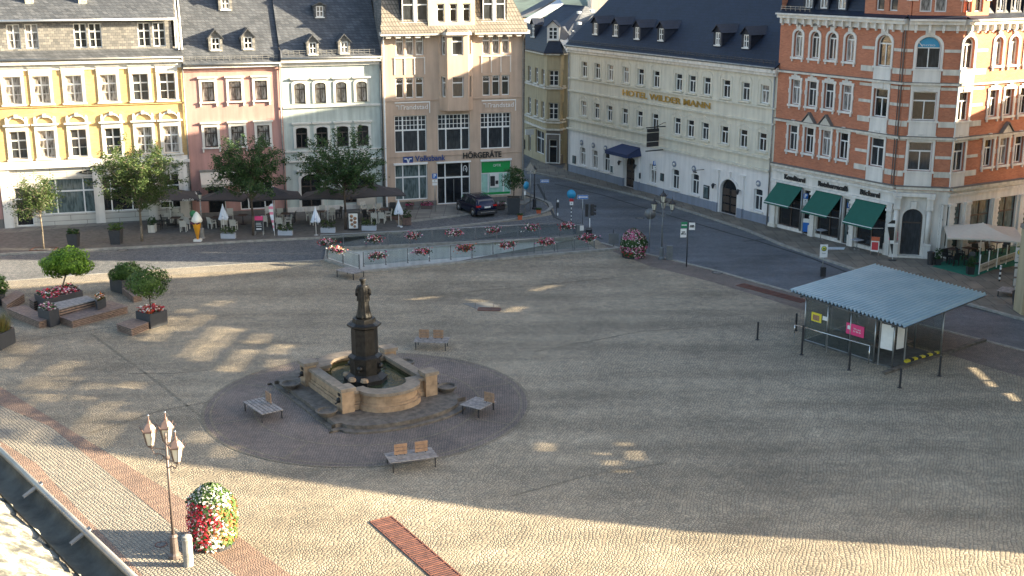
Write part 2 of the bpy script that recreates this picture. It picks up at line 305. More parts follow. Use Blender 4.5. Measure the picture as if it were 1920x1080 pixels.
def text(txt,size,mat,parent,loc,rz=0.,w=None,ext=.015,align='CENTER',bold=0.,tilt=PI/2,name='lettering'):
    me=textmesh(txt,size,ext,align,bold); me.materials.clear(); me.materials.append(M[mat])
    if w:
        xs=[v.co.x for v in me.vertices]; k=w/(max(xs)-min(xs)) if xs else 1
        for v in me.vertices: v.co.x*=k
    me.transform(Matrix.Rotation(tilt,4,'X'))
    return link(name,me,parent,loc,rz)
# ================================================================== ground
def sheet(name,polys,mat,z,kind='structure'):
    b=MB()
    for poly in polys:
        tr=tessellate_polygon([[Vector((x,y,0)) for x,y in poly]])
        fs=[]
        for q in tr:
            p=[poly[i] for i in q]; ar=(p[1][0]-p[0][0])*(p[2][1]-p[0][1])-(p[2][0]-p[0][0])*(p[1][1]-p[0][1])
            fs.append(tuple(q) if ar>0 else tuple(q[::-1]))
        b.add([(x,y,z) for x,y in poly],fs)
    o=b.build(name,None,mat); return struct(o)
def band(a,b_,w_):    # strip polygon along a polyline, w_ wide to its right
    pts=[Vector(p) for p in a]; out=[]
    for i,p in enumerate(pts):
        d=(pts[min(i+1,len(pts)-1)]-pts[max(i-1,0)]).normalized(); nrm=Vector((d.y,-d.x)); out.append(p+nrm*w_)
    return [tuple(p) for p in pts]+[tuple(p) for p in out[::-1]]
def strip(name,line,w_,mat,z0,z1=None,kind='structure'):
    pts=[Vector(p) for p in line]; bb=MB(); L_=[];R_=[]
    for i,p in enumerate(pts):
        d=(pts[min(i+1,len(pts)-1)]-pts[max(i-1,0)]).normalized(); nrm=Vector((d.y,-d.x))*w_/2; L_.append(p+nrm); R_.append(p-nrm)
    for i in range(len(pts)-1):
        q=[L_[i],L_[i+1],R_[i+1],R_[i]]
        if z1 is None: bb.add([(a.x,a.y,z0) for a in q],[(0,1,2,3)])
        else: bb.prism([tuple(a) for a in q],z0,z1)
    return struct(bb.build(name,None,mat))
RAMP_FL=(-13.0,82.3); RAMP_NL=(-9.75,78.6); RAMP_NR=(8.0,85.3); RAMP_FR=(6.3,88.9); RAMP_FL2=(-13.3,86.6)
# ramp cut-out: near wall along the plaza, far wall below the road
ra=G(612,489); rb=G(680,511); rc=G(1125,471); rd=G(1090,446.5); re_=G(612,468)
hole=[ra,rb,rc,rd,re_]
def ground():
    out=[(-220,-60),(260,-60),(260,420),(-220,420)]
    loops=[[Vector((x,y,0)) for x,y in out],[Vector((x,y,0)) for x,y in hole]]
    tr=tessellate_polygon(loops); allp=out+hole; b=MB(); fs=[]
    for q in tr:
        p=[allp[i] for i in q]; ar=(p[1][0]-p[0][0])*(p[2][1]-p[0][1])-(p[2][0]-p[0][0])*(p[1][1]-p[0][1])
        fs.append(tuple(q) if ar>0 else tuple(q[::-1]))
    b.add([(x,y,0) for x,y in allp],fs); struct(b.build('ground',None,'plaza'))
ground()
# roads
far=[G(-260,528),G(0,528)]
edgeA=[(-60,68.),G(0,528),G(150,516),G(300,505),G(450,495),G(606,487)]
kerbA=[(-60,77.6),G(0,478),G(150,470),G(350,460),G(470,453),G(600,447),G(745,437)]
sheet('road_left',[edgeA+[re_,G(600,462)]+kerbA[::-1],
   [re_,rd,G(1104,446),G(1128,452),G(1040,402),G(985,412),G(870,425),G(745,437),G(600,447),G(600,462)]],'roadsett',.004)
hk=[G(985,318),G(1000,325),G(1065,338),G(1200,370),G(1300,400),G(1400,433),G(1470,462),G(1640,520),G(1760,556),G(1900,596),G(2100,650)]
pl=[G(1128,455),G(1168,467),G(1240,482),G(1345,508),G(1500,552),G(1620,583),G(1780,622),G(1920,657),G(2150,720)]
isl=[G(1040,402),G(1037,390),G(1020,378),G(1000,366),G(975,352),G(975,322)]
sheet('road_right',[pl+hk[::-1]+isl[::-1]],'roadfine',.008)
sheet('side_street',[[G(980,318),G(1010,312),G(1064,338),G(1045,335),(6,128),(-6,150),(-12,150),(-3,120),(1.2,106)]],'roadfine',.006)
# sidewalk slabs before the row, raised
sw=kerbA+[G(757,437,0),(-9.6,96.4),(-9.9,103.4),(-60,88.5)]
b=MB(); b.prism([tuple(p) for p in sw],-.2,.10); struct(b.build('pavement_row',None,'pavedark'))
sheet('pavement_slabs',[[G(-40,442,.1),G(120,428,.1),G(262,416,.1),G(262,407,.1),G(0,424,.1)]],'slabs',.108)
strip('kerb_row',[(x,y-.12) for x,y in kerbA]+[G(757,437)],.24,'kerb',-.1,.135)
vs=[G(757,417),G(866,404),G(905,398),G(905,389),G(985,384),(2.,104.2),(-9.9,101.4)]
b=MB(); b.prism(vs,-.2,.10); struct(b.build('pavement_bank',None,'slabs'))
strip('kerb_bank',[G(757,418),G(866,405),G(906,399)],.22,'kerb',-.1,.13)
sheet('parking_bay',[[G(745,434),G(870,422),G(930,415),G(985,407),G(1020,398),G(1030,390),G(1018,379),G(990,372),G(978,384),G(905,398),G(866,404),G(757,417)]],'roadsett',.012)
strip('kerb_island',[G(742,437),G(800,431),G(870,424),G(930,417),G(975,410),G(1008,403),G(1026,397),G(1034,390),G(1030,382),G(1015,375),G(985,366),G(978,345)],.32,'kerb',-.1,.10)
# pavement by the hotel and the corner house, raised
hw=hk+[G(2100,560),(60,96),(33,86.),(29.6,82.4),(26.2,83.2),(19.9,93.1),(5.4,118.5),(2,126)]
b=MB(); b.prism([tuple(p) for p in hw],-.2,.10); struct(b.build('pavement_hotel',None,'slabs_tan'))
strip('kerb_hotel',hk,.26,'kerb',-.1,.13)
struct(strip('channel_right',[G(1040,345),G(1130,366),G(1250,403),G(1365,437),G(1420,452),G(1520,484),G(1640,531),G(1800,572),G(1930,603)],.2,'channel',.013))
strip('channel_cross',[G(1395,453),G(1450,447)],.12,'channel',.015); strip('channel_far',[G(1150,378),G(1185,374)],.1,'channel',.015)
strip('channel_left',[G(1130,449),G(1040,408),G(1008,345)],.22,'channel',.016)
strip('kerb_plaza',pl,.22,'kerb',-.1,.03)
strip('kerb_plaza_left',edgeA+[ra],.16,'kerb',-.1,.012)
sheet('plaza_border',[[G(1128,456),G(1168,468),G(1240,484),G(1345,510),G(1500,554),G(1620,585),G(1780,624),G(1920,660),G(1960,720),G(1860,690),G(1600,610),G(1340,530),G(1215,498),G(1150,472)]],'ringpave',.004)
strip('plaza_border_left',[(x,y-1.0) for x,y in edgeA],1.7,'lane',.004)
# red granite bands and the lane of setts at the lower left
sheet('granite_band',[[G(-60,690),G(0,725),G(130,805),G(300,910),G(420,985),G(560,1090),G(660,1150),G(500,1150),G(450,1085),G(330,990),G(220,900),G(95,800),G(-60,735)]],'redband',.008)
sheet('lane_setts',[[G(-60,735),G(95,800),G(220,900),G(330,990),G(450,1085),G(500,1150),G(330,1150),G(250,1060),G(150,960),G(70,870),G(-60,790)]],'lane',.004)
sheet('granite_band_near',[[G(-60,790),G(70,870),G(150,960),G(250,1060),G(330,1150),G(220,1150),G(150,1060),G(60,950),G(-60,850)]],'redband',.008)
# the ring of dark paving round the fountain
FC=(-6.72,53.9)
def ringpts(r,n=96): return [(FC[0]+r*math.cos(2*PI*i/n),FC[1]+r*math.sin(2*PI*i/n)) for i in range(n)]
sheet('fountain_ring',[ringpts(7.55)],'ringpave',.012)
for i,r in enumerate((7.5,7.15,5.2)):
    c=ringpts(r); strip('ring_line' if i else 'ring_edge',c+[c[0]],.10 if i else .14,'drainsett',.017)
for i in range(8):
    a=PI/8+i*PI/4; strip('ring_spoke',[(FC[0]+q*math.cos(a),FC[1]+q*math.sin(a)) for q in (5.3,7.1)],.09,'drainsett',.018)
# drainage lines of long setts across the square
for ln in ([(0,646),(150,622),(290,602)],[(170,625),(300,720),(400,800)],[(240,700),(330,700),(390,694)],[(170,812),(300,770),(400,752)],[(780,556),(950,541),(1160,520)],[(1000,660),(1200,622),(1418,605)],[(960,930),(1100,892),(1250,868)]):
    strip('drain_line',Gp(*ln),.12,'drainsett',.009)
bb=MB(); bb.prism([G(868,569),G(915,566),G(940,574),G(895,580)],.0,.012); struct(bb.build('paver_patch',None,'slabs'))
# ramp: sloping floor, walls
def rampbuild():
    za=-2.6
    fl=MB(); fl.add([(*ra,za),(*rb,za),(*rc,-.02),(*rd,-.02),(*re_,za)],[(0,1,2,3,4)]); struct(fl.build('ramp_floor',None,'slabs'))
    wl=MB()
    for a,b_ in ((rd,re_),(re_,ra),(ra,rb),(rb,rc)):
        wl.quad((*a,-2.9),(*b_,-2.9),(*b_,.0),(*a,.0))
    struct(wl.build('ramp_wall',None,'rampwall'))
    strip('ramp_coping',[rd,re_,ra],.3,'kerb',-.1,.14); strip('ramp_coping_near',[ra,rb,G(900,490),rc,G(1168,467)],.3,'kerb',-.1,.14)
rampbuild()
# far land
h=MB(); random.seed(4); n=40
for i in range(n+1):
    x=-260+i*22; z=38+14*math.sin(i*.35+1)+6*math.sin(i*.9)
    h.v+= [(x,360,-2),(x,620,z),(x,900,z*.3)]
for i in range(n):
    for k in range(2): h.f.append((i*3+k,(i+1)*3+k,(i+1)*3+k+1,i*3+k+1)); h.m.append(0); h.sm.append(True)
struct(h.build('hill',None,'hillgreen'))
# ================================================================== facades
def outline(w_,h_,rise=0.,n=10,ins=0.):
    a=w_/2-ins
    if rise<=0: return [(-a,ins),(a,ins),(a,h_-ins),(-a,h_-ins)]
    top=h_-rise; pts=[(-a,ins),(a,ins)]; rr=max(.01,rise-ins)
    for i in range(n+1):
        t_=PI*i/n; pts.append((a*math.cos(t_),top+rr*math.sin(t_)))
    return pts
def ringmesh(b,o_,i_,y0,y1):
    n=len(o_)
    v=[(x,y0,z) for x,z in o_]+[(x,y0,z) for x,z in i_]+[(x,y1,z) for x,z in o_]+[(x,y1,z) for x,z in i_]
    f=[]
    for k in range(n):
        j=(k+1)%n
        f+=[(k,j,n+j,n+k),(n+k,n+j,3*n+j,3*n+k),(k,2*n+k,2*n+j,j)]
    b.add(v,f)
def pieces(b):
    n=len(b.v); p=list(range(n))
    def fd(i):
        while p[i]!=i: p[i]=p[p[i]]; i=p[i]
        return i
    for f in b.f:
        for i in f[1:]: p[fd(i)]=fd(f[0])
    g={}
    for i in range(n): g.setdefault(fd(i),[]).append(i)
    L_=[]
    for k,ix in g.items():
        q=[b.v[i] for i in ix]; L_.append([{k},[min(a) for a in zip(*q)],[max(a) for a in zip(*q)]])
    ch=True
    while ch:
        ch=False
        for i in range(len(L_)):
            for j in range(len(L_)-1,i,-1):
                if all(L_[i][1][c]-.03<=L_[j][2][c] and L_[j][1][c]-.03<=L_[i][2][c] for c in range(3)):
                    L_[i][0]|=L_[j][0]; L_[i][1]=[min(a) for a in zip(L_[i][1],L_[j][1])]; L_[i][2]=[max(a) for a in zip(L_[i][2],L_[j][2])]; L_.pop(j); ch=True
    if len(L_)<2 or len(L_)>90: return [b]
    out=[]
    for ks,_,_ in L_:
        m_=MB(); m_.mats=list(b.mats); mp={}
        for f,mi,sm in zip(b.f,b.m,b.sm):
            if fd(f[0]) in ks:
                for i in f:
                    if i not in mp: mp[i]=len(m_.v); m_.v.append(b.v[i])
                m_.f.append([mp[i] for i in f]); m_.m.append(mi); m_.sm.append(sm)
        used=sorted(set(m_.m)); m_.mats=[b.mats[u] for u in used] if b.mats else []; m_.m=[used.index(u) for u in m_.m]; out.append(m_)
    return out
MC={}
def winmesh(kind,w_,h_,rise,fr):
    key=('f',kind,round(w_,2),round(h_,2),round(rise,2),fr)
    if key in MC: return MC[key]
    b=MB().mat(fr); t_=.075
    ringmesh(b,outline(w_,h_,rise),outline(w_,h_,rise,ins=t_),0,.07)
    a=w_/2-t_
    def hb(z,x0=-a,x1=a,q=.035): b.box(x0,x1,-.005,.06,z-q,z+q)
    def vb(x,z0,z1,q=.035): b.box(x-q,x+q,-.01,.055,z0,z1)
    top=h_-t_ if rise<=0 else h_-t_-rise*.02
    if kind=='T': zt=h_*.68 if rise<w_*.4 else h_-rise; hb(zt,q=.045); vb(0,t_,zt)
    if kind=='T2': zt=h_*.66; hb(zt,q=.05); vb(0,t_,h_-t_,.05); hb(h_*.34,q=.015)
    if kind=='X': zt=h_*.5; hb(zt); vb(0,t_,top)
    if kind=='P': zt=h_*.7; hb(zt,q=.045)
    if kind=='S': # big shop window, grid above
        zt=h_*.60; hb(zt,q=.06); x1=w_*.24
        for x in (-x1,x1): vb(x,t_,h_-t_,.055)
        for z in (zt+(h_-zt)/3,zt+(h_-zt)*2/3): hb(z,q=.022)
        for x in (-(a+x1)/2,(a+x1)/2): vb(x,zt,h_-t_,.02)
        for k in (-1,0,1): vb(k*x1/2,zt,h_-t_,.02)
    if kind=='D': # shopfront: transom, two posts
        zt=h_*.64; hb(zt,q=.06)
        for x in (-w_*.25,w_*.25): vb(x,t_,h_-t_,.05)
    if kind=='W': vb(0,t_,h_-t_,.05); hb(h_*.66,q=.05)
    me=b.build('tmp'); d=me.data; bpy.data.objects.remove(me); MC[key]=d; return d
def panemesh(w_,h_,rise,mat):
    key=('p',round(w_,2),round(h_,2),round(rise,2),mat)
    if key in MC: return MC[key]
    o=outline(w_,h_,rise,ins=.02); b=MB().mat(mat); b.add([(x,.045,z) for x,z in o],[tuple(range(len(o)))])
    me=b.build('tmp'); d=me.data; bpy.data.objects.remove(me); MC[key]=d; return d
def surmesh(style,w_,h_,rise,mat):
    key=('s',style,round(w_,2),round(h_,2),round(rise,2),mat)
    if key in MC: return MC[key]
    b=MB().mat(mat); s_=.16; y=-.07
    if style=='plain': s_=.15
    if style in('lintel','lintelsill','yel2','yel1'): s_=.20
    if style!='sill': ringmesh(b,[(x*(1+2*s_/w_),z*(h_+s_)/h_) for x,z in outline(w_,h_,rise)],outline(w_,h_,rise),y,0)
    W=w_/2+s_
    if style in('lintel','lintelsill'): b.box(-W-.1,W+.1,-.20,0,h_+s_+.08,h_+s_+.20); b.box(-W,W,-.10,0,h_+s_-.02,h_+s_+.08)
    if style=='lintelsill' or style=='sill' or style=='plain': b.box(-W-.05,W+.05,-.16,.0,-.12,-.003)
    if style=='lintelsill':
        for x in (-W+.05,W-.05): b.box(x-.06,x+.06,-.12,0,-.38,-.12)
    if style=='yel2': b.box(-W-.08,W+.08,-.17,0,-.13,-.003); b.box(-W-.02,W+.02,-.11,0,h_+.1,h_+.62); b.box(-W-.09,W+.09,-.19,0,h_+.62,h_+.74)
    if style=='yel1':
        b.box(-W-.08,W+.08,-.17,0,-.13,-.003); b.box(-W,W,-.11,0,h_+.1,h_+.40); b.box(-W-.15,W+.15,-.26,0,h_+.40,h_+.52)
        for x in (-W+.12,W-.12): b.box(x-.10,x+.10,-.14,0,h_+.52,h_+.95); b.box(x-.07,x+.07,-.12,0,h_+.95,h_+1.05)
        pts=[(W*.80*math.cos(PI*i/10),h_+.62+.52*math.sin(PI*i/10)) for i in range(11)]
        for p,q in zip(pts,pts[1:]): b.add([(p[0],-.14,p[1]),(q[0],-.14,q[1]),(q[0],-.14,q[1]-.12),(p[0],-.14,p[1]-.12),(p[0],0,p[1]),(q[0],0,q[1])],[(0,1,2,3),(0,4,5,1)])
        b.box(-.12,.12,-.22,0,h_+1.0,h_+1.25)
    if style=='key': # eared red-house surround with stepped head
        b.box(-W-.04,W+.04,-.15,0,-.16,-.003)
        for x in (-W+.1,W-.1): b.box(x-.06,x+.06,-.10,0,-.34,-.16)
        b.box(-W*.7,W*.7,-.09,0,h_+s_,h_+s_+.14); b.box(-.14,.14,-.13,0,h_+s_+.14,h_+s_+.26)
        for x in (-W,W): b.box(x-.05,x+.05,-.085,0,h_*.45,h_*.62); b.box(x-.05,x+.05,-.085,0,h_-.05,h_+.15)
    if style=='keyarch':
        b.box(-W-.04,W+.04,-.15,0,-.16,-.003)
        for x in (-W+.1,W-.1): b.box(x-.06,x+.06,-.10,0,-.34,-.16)
        b.box(-.2,.2,-.10,0,h_+s_-.02,h_+s_+.25)
        b.mat('darkwall'); b.add([(-W*.8,-.18,h_+s_+.25),(W*.8,-.18,h_+s_+.25),(0,-.18,h_+s_+.42),(-W*.8,0,h_+s_+.25),(W*.8,0,h_+s_+.25),(0,0,h_+s_+.42)],[(0,1,2),(0,2,5,3),(2,1,4,5),(1,0,3,4)]); b.mat(mat)
    if style in('bigkey',): b.box(-W-.06,W+.06,-.14,0,-.14,-.003); b.box(-.3,.3,-.13,0,h_+s_-.05,h_+s_+.42); b.box(-W*.95,W*.95,-.10,0,-1.15,-.14)
    if style=='bigflat': b.box(-W-.06,W+.06,-.14,0,-.14,-.003); b.box(-W-.02,W+.02,-.09,0,h_+s_,h_+s_+.28); b.box(-.22,.22,-.13,0,h_+.05,h_+s_+.36); b.box(-W*.95,W*.95,-.10,0,-1.05,-.14)
    me=b.build('tmp'); d=me.data; bpy.data.objects.remove(me); MC[key]=d; return d
class Fac:
    def __init__(s,name,label,A,ang,cat='building',root=None,off=(0,0),group=None):
        s.A=A; s.ang=ang; s.root=root or thing(name,label,cat,(A[0],A[1],0),ang,group); s.t=(math.cos(ang),math.sin(ang)); s.n=(-s.t[1],s.t[0]); s.ox,s.oy,s.rz=0,0,0
        s.rt=root
    def sub(s,x,y,rz):      # another facet of the same building, in the root's own frame
        c,q=math.cos(s.rz),math.sin(s.rz); f=object.__new__(Fac); f.root=s.root; f.rt=s.rt
        f.ox=s.ox+x*c-y*q; f.oy=s.oy+x*q+y*c; f.rz=s.rz+rz; f.ang=s.ang+rz
        base=s.root.rotation_euler[2]; cb,sb=math.cos(base),math.sin(base); X,Y=s.root.location[0],s.root.location[1]
        f.A=(X+f.ox*cb-f.oy*sb,Y+f.ox*sb+f.oy*cb); f.t=(math.cos(f.ang),math.sin(f.ang)); f.n=(-f.t[1],f.t[0]); return f
    def fp(s,px,py,y=0.):
        d=ray(px,py); ax=s.A[0]+s.n[0]*y; ay=s.A[1]+s.n[1]*y; nn=s.n
        t_=(ax*nn[0]+ay*nn[1])/(d[0]*nn[0]+d[1]*nn[1]); X,Y=d[0]*t_,d[1]*t_
        return ((X-s.A[0])*s.t[0]+(Y-s.A[1])*s.t[1],CH+d[2]*t_)
    def W(s,u,y): return (s.A[0]+s.t[0]*u+s.n[0]*y,s.A[1]+s.t[1]*u+s.n[1]*y)
    def put(s,name,b,mat=None,parent=None): # mesh in facet frame; separate pieces become parts of their own
        if mat and not b.mats: b.mats=[mat]
        bs=pieces(b) if name not in('wall','snow_guard','side_wall') else [b]
        nm={'pilasters':'pilaster','stone_bands':'stone_band','panels':'panel','door_panels':'door_panel','mouldings':'moulding'}.get(name,name)
        for q_ in bs: o=s.put1(nm,q_,None,parent)
        return o
    def put1(s,name,b,mat=None,parent=None):
        c,q=math.cos(s.rz),math.sin(s.rz)
        if s.rz or s.ox or s.oy: b.v=[(s.ox+x*c-y*q,s.oy+x*q+y*c,z) for x,y,z in b.v]
        return b.build(name,parent or s.root,mat)
    def loc(s,u,y,z): c,q=math.cos(s.rz),math.sin(s.rz); return (s.ox+u*c-y*q,s.oy+u*q+y*c,z)
    def wall(s,u0,u1,z0,z1,holes,mat,y=0.,d=.22,name='wall',bmesh_=None,band_=None):
        b=bmesh_ or MB(); b.mat(mat)
        us=sorted({round(v,4) for v in [u0,u1]+[h_[0]-h_[2]/2 for h_ in holes]+[h_[0]+h_[2]/2 for h_ in holes] if u0<=v<=u1})
        zs=sorted({round(v,4) for v in [z0,z1]+[h_[1] for h_ in holes]+[h_[1]+h_[3] for h_ in holes] if z0<=v<=z1})
        for a,c in zip(us,us[1:]):
            for e,g in zip(zs,zs[1:]):
                mu,mz=(a+c)/2,(e+g)/2
                if any(h_[0]-h_[2]/2<mu<h_[0]+h_[2]/2 and h_[1]<mz<h_[1]+h_[3] for h_ in holes): continue
                b.quad((a,y,e),(c,y,e),(c,y,g),(a,y,g))
        for h_ in holes:
            uc,zb,w_,hh=h_[:4]; rise=h_[4] if len(h_)>4 else 0
            o=outline(w_,hh,rise); n=len(o)
            v=[(uc+x,y,zb+z) for x,z in o]+[(uc+x,y+d,zb+z) for x,z in o]
            b.add(v,[(i,n+i,n+(i+1)%n,(i+1)%n) for i in range(n)])
            if rise>0:
                arc=o[2:]; m_=len(arc)//2
                R_=arc[:m_+1]; L_=arc[m_:]
                for k in range(len(R_)-1): b.quad((uc+w_/2,y,zb+hh),(uc+R_[k+1][0],y,zb+R_[k+1][1]),(uc+R_[k][0],y,zb+R_[k][1]))
                for k in range(len(L_)-1): b.quad((uc-w_/2,y,zb+hh),(uc+L_[k+1][0],y,zb+L_[k+1][1]),(uc+L_[k][0],y,zb+L_[k][1]))
                # close the notch beside the crown of the arch
        return b if bmesh_ is not None else s.put(name,b)
    def win(s,u,z,w_,h_,rise=0.,kind='T',fr='white_paint',pane=None,sur=None,smat='sandwhite',y=0.,d=.16,label=None):
        pane=pane or random.choice(['glass_dark','glass_mid','glass_curtain','glass_lace','glass_mid'])
        o=link('window',winmesh(kind,w_,h_,rise,fr),s.root,s.loc(u,y+d,z),s.rz)
        link('pane',panemesh(w_,h_,rise,pane),o)
        if sur: link('surround',surmesh(sur,w_,h_,rise,smat),o,(0,-d-.003,0))
        if label: o['label']=label
        return o
    def wins(s,lst,mat,u0,u1,z0,z1,**k): # list of (u,z,w,h,rise,kw)
        s.wall(u0,u1,z0,z1,[q[:5] for q in lst],mat,**k)
        for q in lst: s.win(*q[:5],**q[5],y=k.get('y',0.))
    def box(s,name,u0,u1,y0,y1,z0,z1,mat): return s.put(name,MB().box(u0,u1,y0,y1,z0,z1),mat)
def mean(l): return sum(l)/len(l)
# ================================================================== helpers on roofs
random.seed(11)
def roofpt(F,px,py,ye,ze,k):     # where the line of sight meets a roof plane rising inward from the eave
    lo,hi=-1.,20.
    for _ in range(50):
        m_=(lo+hi)/2; u,z=F.fp(px,py,m_)
        if z>ze+(m_-ye)*k: lo=m_
        else: hi=m_
    return F.fp(px,py,lo)[0],lo,ze+(lo-ye)*k
def roofplane(F,u0,u1,ye,ze,yr,zr,mat,name='roof',th=.12,u0b=None,u1b=None):
    u0b=u0 if u0b is None else u0b; u1b=u1 if u1b is None else u1b
    b=MB().mat(mat); b.slab([(u0,ye,ze),(u1,ye,ze),(u1b,yr,zr),(u0b,yr,zr)],th); return F.put(name,b)
def backroof(F,u0,u1,yr,zr,yb,zb,mat): return roofplane(F,u0,u1,yr,zr,yb,zb,mat,'roof_back')
def shell(F,u0,u1,depth,z1,mat,y0=.0):   # side and rear walls
    b=MB().mat(mat); b.quad((u0,y0,0),(u0,depth,0),(u0,depth,z1),(u0,y0,z1)); b.quad((u1,depth,0),(u1,y0,0),(u1,y0,z1),(u1,depth,z1)); b.quad((u1,depth,0),(u0,depth,0),(u0,depth,z1),(u1,depth,z1))
    return F.put('side_wall',b)
def gable(F,u,y0,z0,yr,zr,yb,zb,mat,t=.3):
    b=MB().mat(mat); p=[(y0,z0),(yr,zr),(yb,zb)]
    b.add([(u,y,z) for y,z in p]+[(u+t,y,z) for y,z in p],[(0,1,2),(5,4,3),(0,3,4,1),(1,4,5,2)]); return F.put('gable_wall',b)
DM={}
def dormer(F,u,y,z,w_,h_,k,wm,rm,fr='white_paint',pitch=.9,deep=True,kind='X',ww=None,label=None):
    ww=ww or w_*.62; run=(h_+.1)/k+.05; g=w_/2*pitch; run2=(h_+g)/k
    b=MB().mat(wm)
    a=w_/2
    wh=h_*.80; wb=h_*.12
    # cheeks and front with opening
    b.add([(-a,0,-.25),(-ww/2,0,-.25),(-ww/2,0,h_),(-a,0,h_)],[(0,1,2,3)]); b.add([(ww/2,0,-.25),(a,0,-.25),(a,0,h_),(ww/2,0,h_)],[(0,1,2,3)])
    b.add([(-ww/2,0,-.25),(ww/2,0,-.25),(ww/2,0,wb),(-ww/2,0,wb)],[(0,1,2,3)]); b.add([(-ww/2,0,wb+wh),(ww/2,0,wb+wh),(ww/2,0,h_),(-ww/2,0,h_)],[(0,1,2,3)])
    b.add([(-a,0,h_),(a,0,h_),(0,0,h_+g)],[(0,1,2)])
    b.add([(-a,0,-.25),(-a,0,h_),(-a,run,h_)],[(0,1,2)]); b.add([(a,0,-.25),(a,run,h_),(a,0,h_)],[(0,1,2)])
    b.mat(rm); o_=.12
    for s_ in (-1,1):
        b.add([(s_*(a+o_),-.18,h_-o_*pitch),(0,-.18,h_+g),(0,run2,h_+g),(s_*(a+o_),run,h_-o_*pitch),
               (s_*(a+o_),-.18,h_-o_*pitch-.08),(0,-.18,h_+g-.08)],[(0,1,2,3) if s_<0 else (3,2,1,0),(0,4,5,1)])
    b.mat(fr); b.box(-ww/2-.08,ww/2+.08,-.10,0,wb-.08,wb)
    c,q=math.cos(F.rz),math.sin(F.rz)
    o=b.build('dormer',F.root,None,F.loc(u,y,z),F.rz)
    wn=link('window',winmesh(kind,ww,wh,0,fr),o,(0,.04,wb)); 
    pm=panemesh(ww,wh,0,random.choice(['glass_dark','glass_mid','glass_lace']))
    me=pm.copy(); me.transform(Matrix.Translation((0,.04,wb))); link('pane',me,o)
    if label: o['label']=label
    return o
def snowguard(F,u0,u1,ye,ze,k,mat='zinc'):
    b=MB().mat(mat); y=ye+.25; z=ze+.25*k
    for h_ in (.12,.28): b.tube([(u0,y,z+h_),(u1,y,z+h_)],.022,4)
    n=int((u1-u0)/.42)
    for i in range(n+1): x=u0+(u1-u0)*i/n; b.cyl((x,y,z-.05),(x,y,z+.32),.02,n=4)
    return F.put('snow_guard',b)
def gutterpipe(F,u0,u1,y,z,mat='zinc',pipes=()):
    b=MB().mat(mat); b.cyl((u0,y,z),(u1,y,z),.075,n=8)
    F.put('gutter',b)
    for u in pipes: F.put('downpipe',MB().mat(mat).tube([(u,y,z-.05),(u,-.12,z-.55),(u,-.12,.15)],.06,7))
ROW=R(16.3); A0=(-38.85,92.02)
class RowRef: pass
ref=object.__new__(Fac); ref.A=A0; ref.ang=ROW; ref.t=(math.cos(ROW),math.sin(ROW)); ref.n=(-ref.t[1],ref.t[0])
def rowfac(name,label,u): a=ref.W(u,0); return Fac(name,label,a,ROW)
U1=14.0; U2=21.45; U3=29.45; U4=41.4
# ------------------------------------------------------------------ far-left pink house, a sliver
F=rowfac('town_house','pink house of which only a sliver shows left of the yellow brick house',-9.5)
F.wall(0,9.45,0,12.3,[],'pinkwall'); shell(F,0,9.45,9,12.3,'pinkwall'); roofplane(F,0,9.45,-.4,12.3,6,17.5,'slate'); backroof(F,0,9.45,6,17.5,12,12.3,'slate')
F.box('plinth',0,9.45,-.06,0,0,.8,'darkwall')
# ------------------------------------------------------------------ yellow brick house
F=rowfac('brick_house','yellow brick house with white stone window frames and a slate clad attic storey',0)
c2=[25,79,140,205,265,315]; c1=[34,87,147,212,271,321]
Lw=[]
z2b=mean([F.fp(140,194)[1],F.fp(265,187)[1]]); z2t=mean([F.fp(140,142)[1],F.fp(265,137)[1]])
z1b=mean([F.fp(147,296)[1],F.fp(271,287)[1]]); z1t=mean([F.fp(147,244)[1],F.fp(271,236)[1]])
uc=[mean([F.fp(a,168)[0],F.fp(b_,270)[0]]) for a,b_ in zip(c2,c1)]
pn=['glass_lace','glass_curtain','glass_lace','glass_curtain','glass_mid','glass_dark']
for i,u in enumerate(uc):
    Lw.append((u,z2b,1.2,z2t-z2b,0,dict(kind='T2',sur='yel2',pane=pn[i],smat='white'))); Lw.append((u,z1b,1.2,z1t-z1b,0,dict(kind='T2',sur='yel1',pane=random.choice(['glass_dark','glass_mid','glass_curtain']),smat='white')))
ZG=F.fp(147,312)[1]; ZC=12.75
F.wins(Lw,'brick_yellow',0,U1,ZG,ZC-.35)
# rusticated ground floor
gl=[(F.fp(44,380)[0],.15,1.25,3.0,0,dict(kind='P',pane='glass_dark')),(F.fp(132,368)[0],.95,4.0,2.75,0,dict(kind='D',pane='glass_teal')),(F.fp(228,365)[0],.95,3.1,2.75,0,dict(kind='D',pane='glass_dark')),(F.fp(322,360)[0],.95,1.9,2.75,0,dict(kind='W',pane='glass_dark'))]
F.wins(gl,'rustic',0,U1,0,ZG,d=.3)
F.box('string_course',-.05,U1+.02,-.30,.0,ZG+.003,ZG+.22,'sandwhite'); F.box('string_course',0,U1,-.14,0,ZG+.225,ZG+.55,'sandwhite')
F.box('string_course',0,U1,-.10,0,z1t+1.75,z1t+1.82,'brick_yellow'); F.box('cornice',-.05,U1+.02,-.42,0,ZC-.35,ZC-.02,'white'); F.box('frieze',0,U1,-.08,0,ZC-.80,ZC-.353,'white')
b=MB().mat('sandwhite')
for u in (.35,F.fp(185,360)[0],F.fp(280,360)[0]+.2,U1-.6): b.box(u-.35,u+.35,-.16,0,0,ZG-.02)
F.put('pilasters',b)
b=MB().mat('letter_black'); b.lathe([(1,0),(1,.06)],20,(0,0,0),.95,.16); b.v=[(x,-z-.02,y) for x,y,z in b.v]; us,zs_=F.fp(172,322); b.v=[(x+us,y,z+zs_) for x,y,z in b.v]; F.put('shop_sign',b)
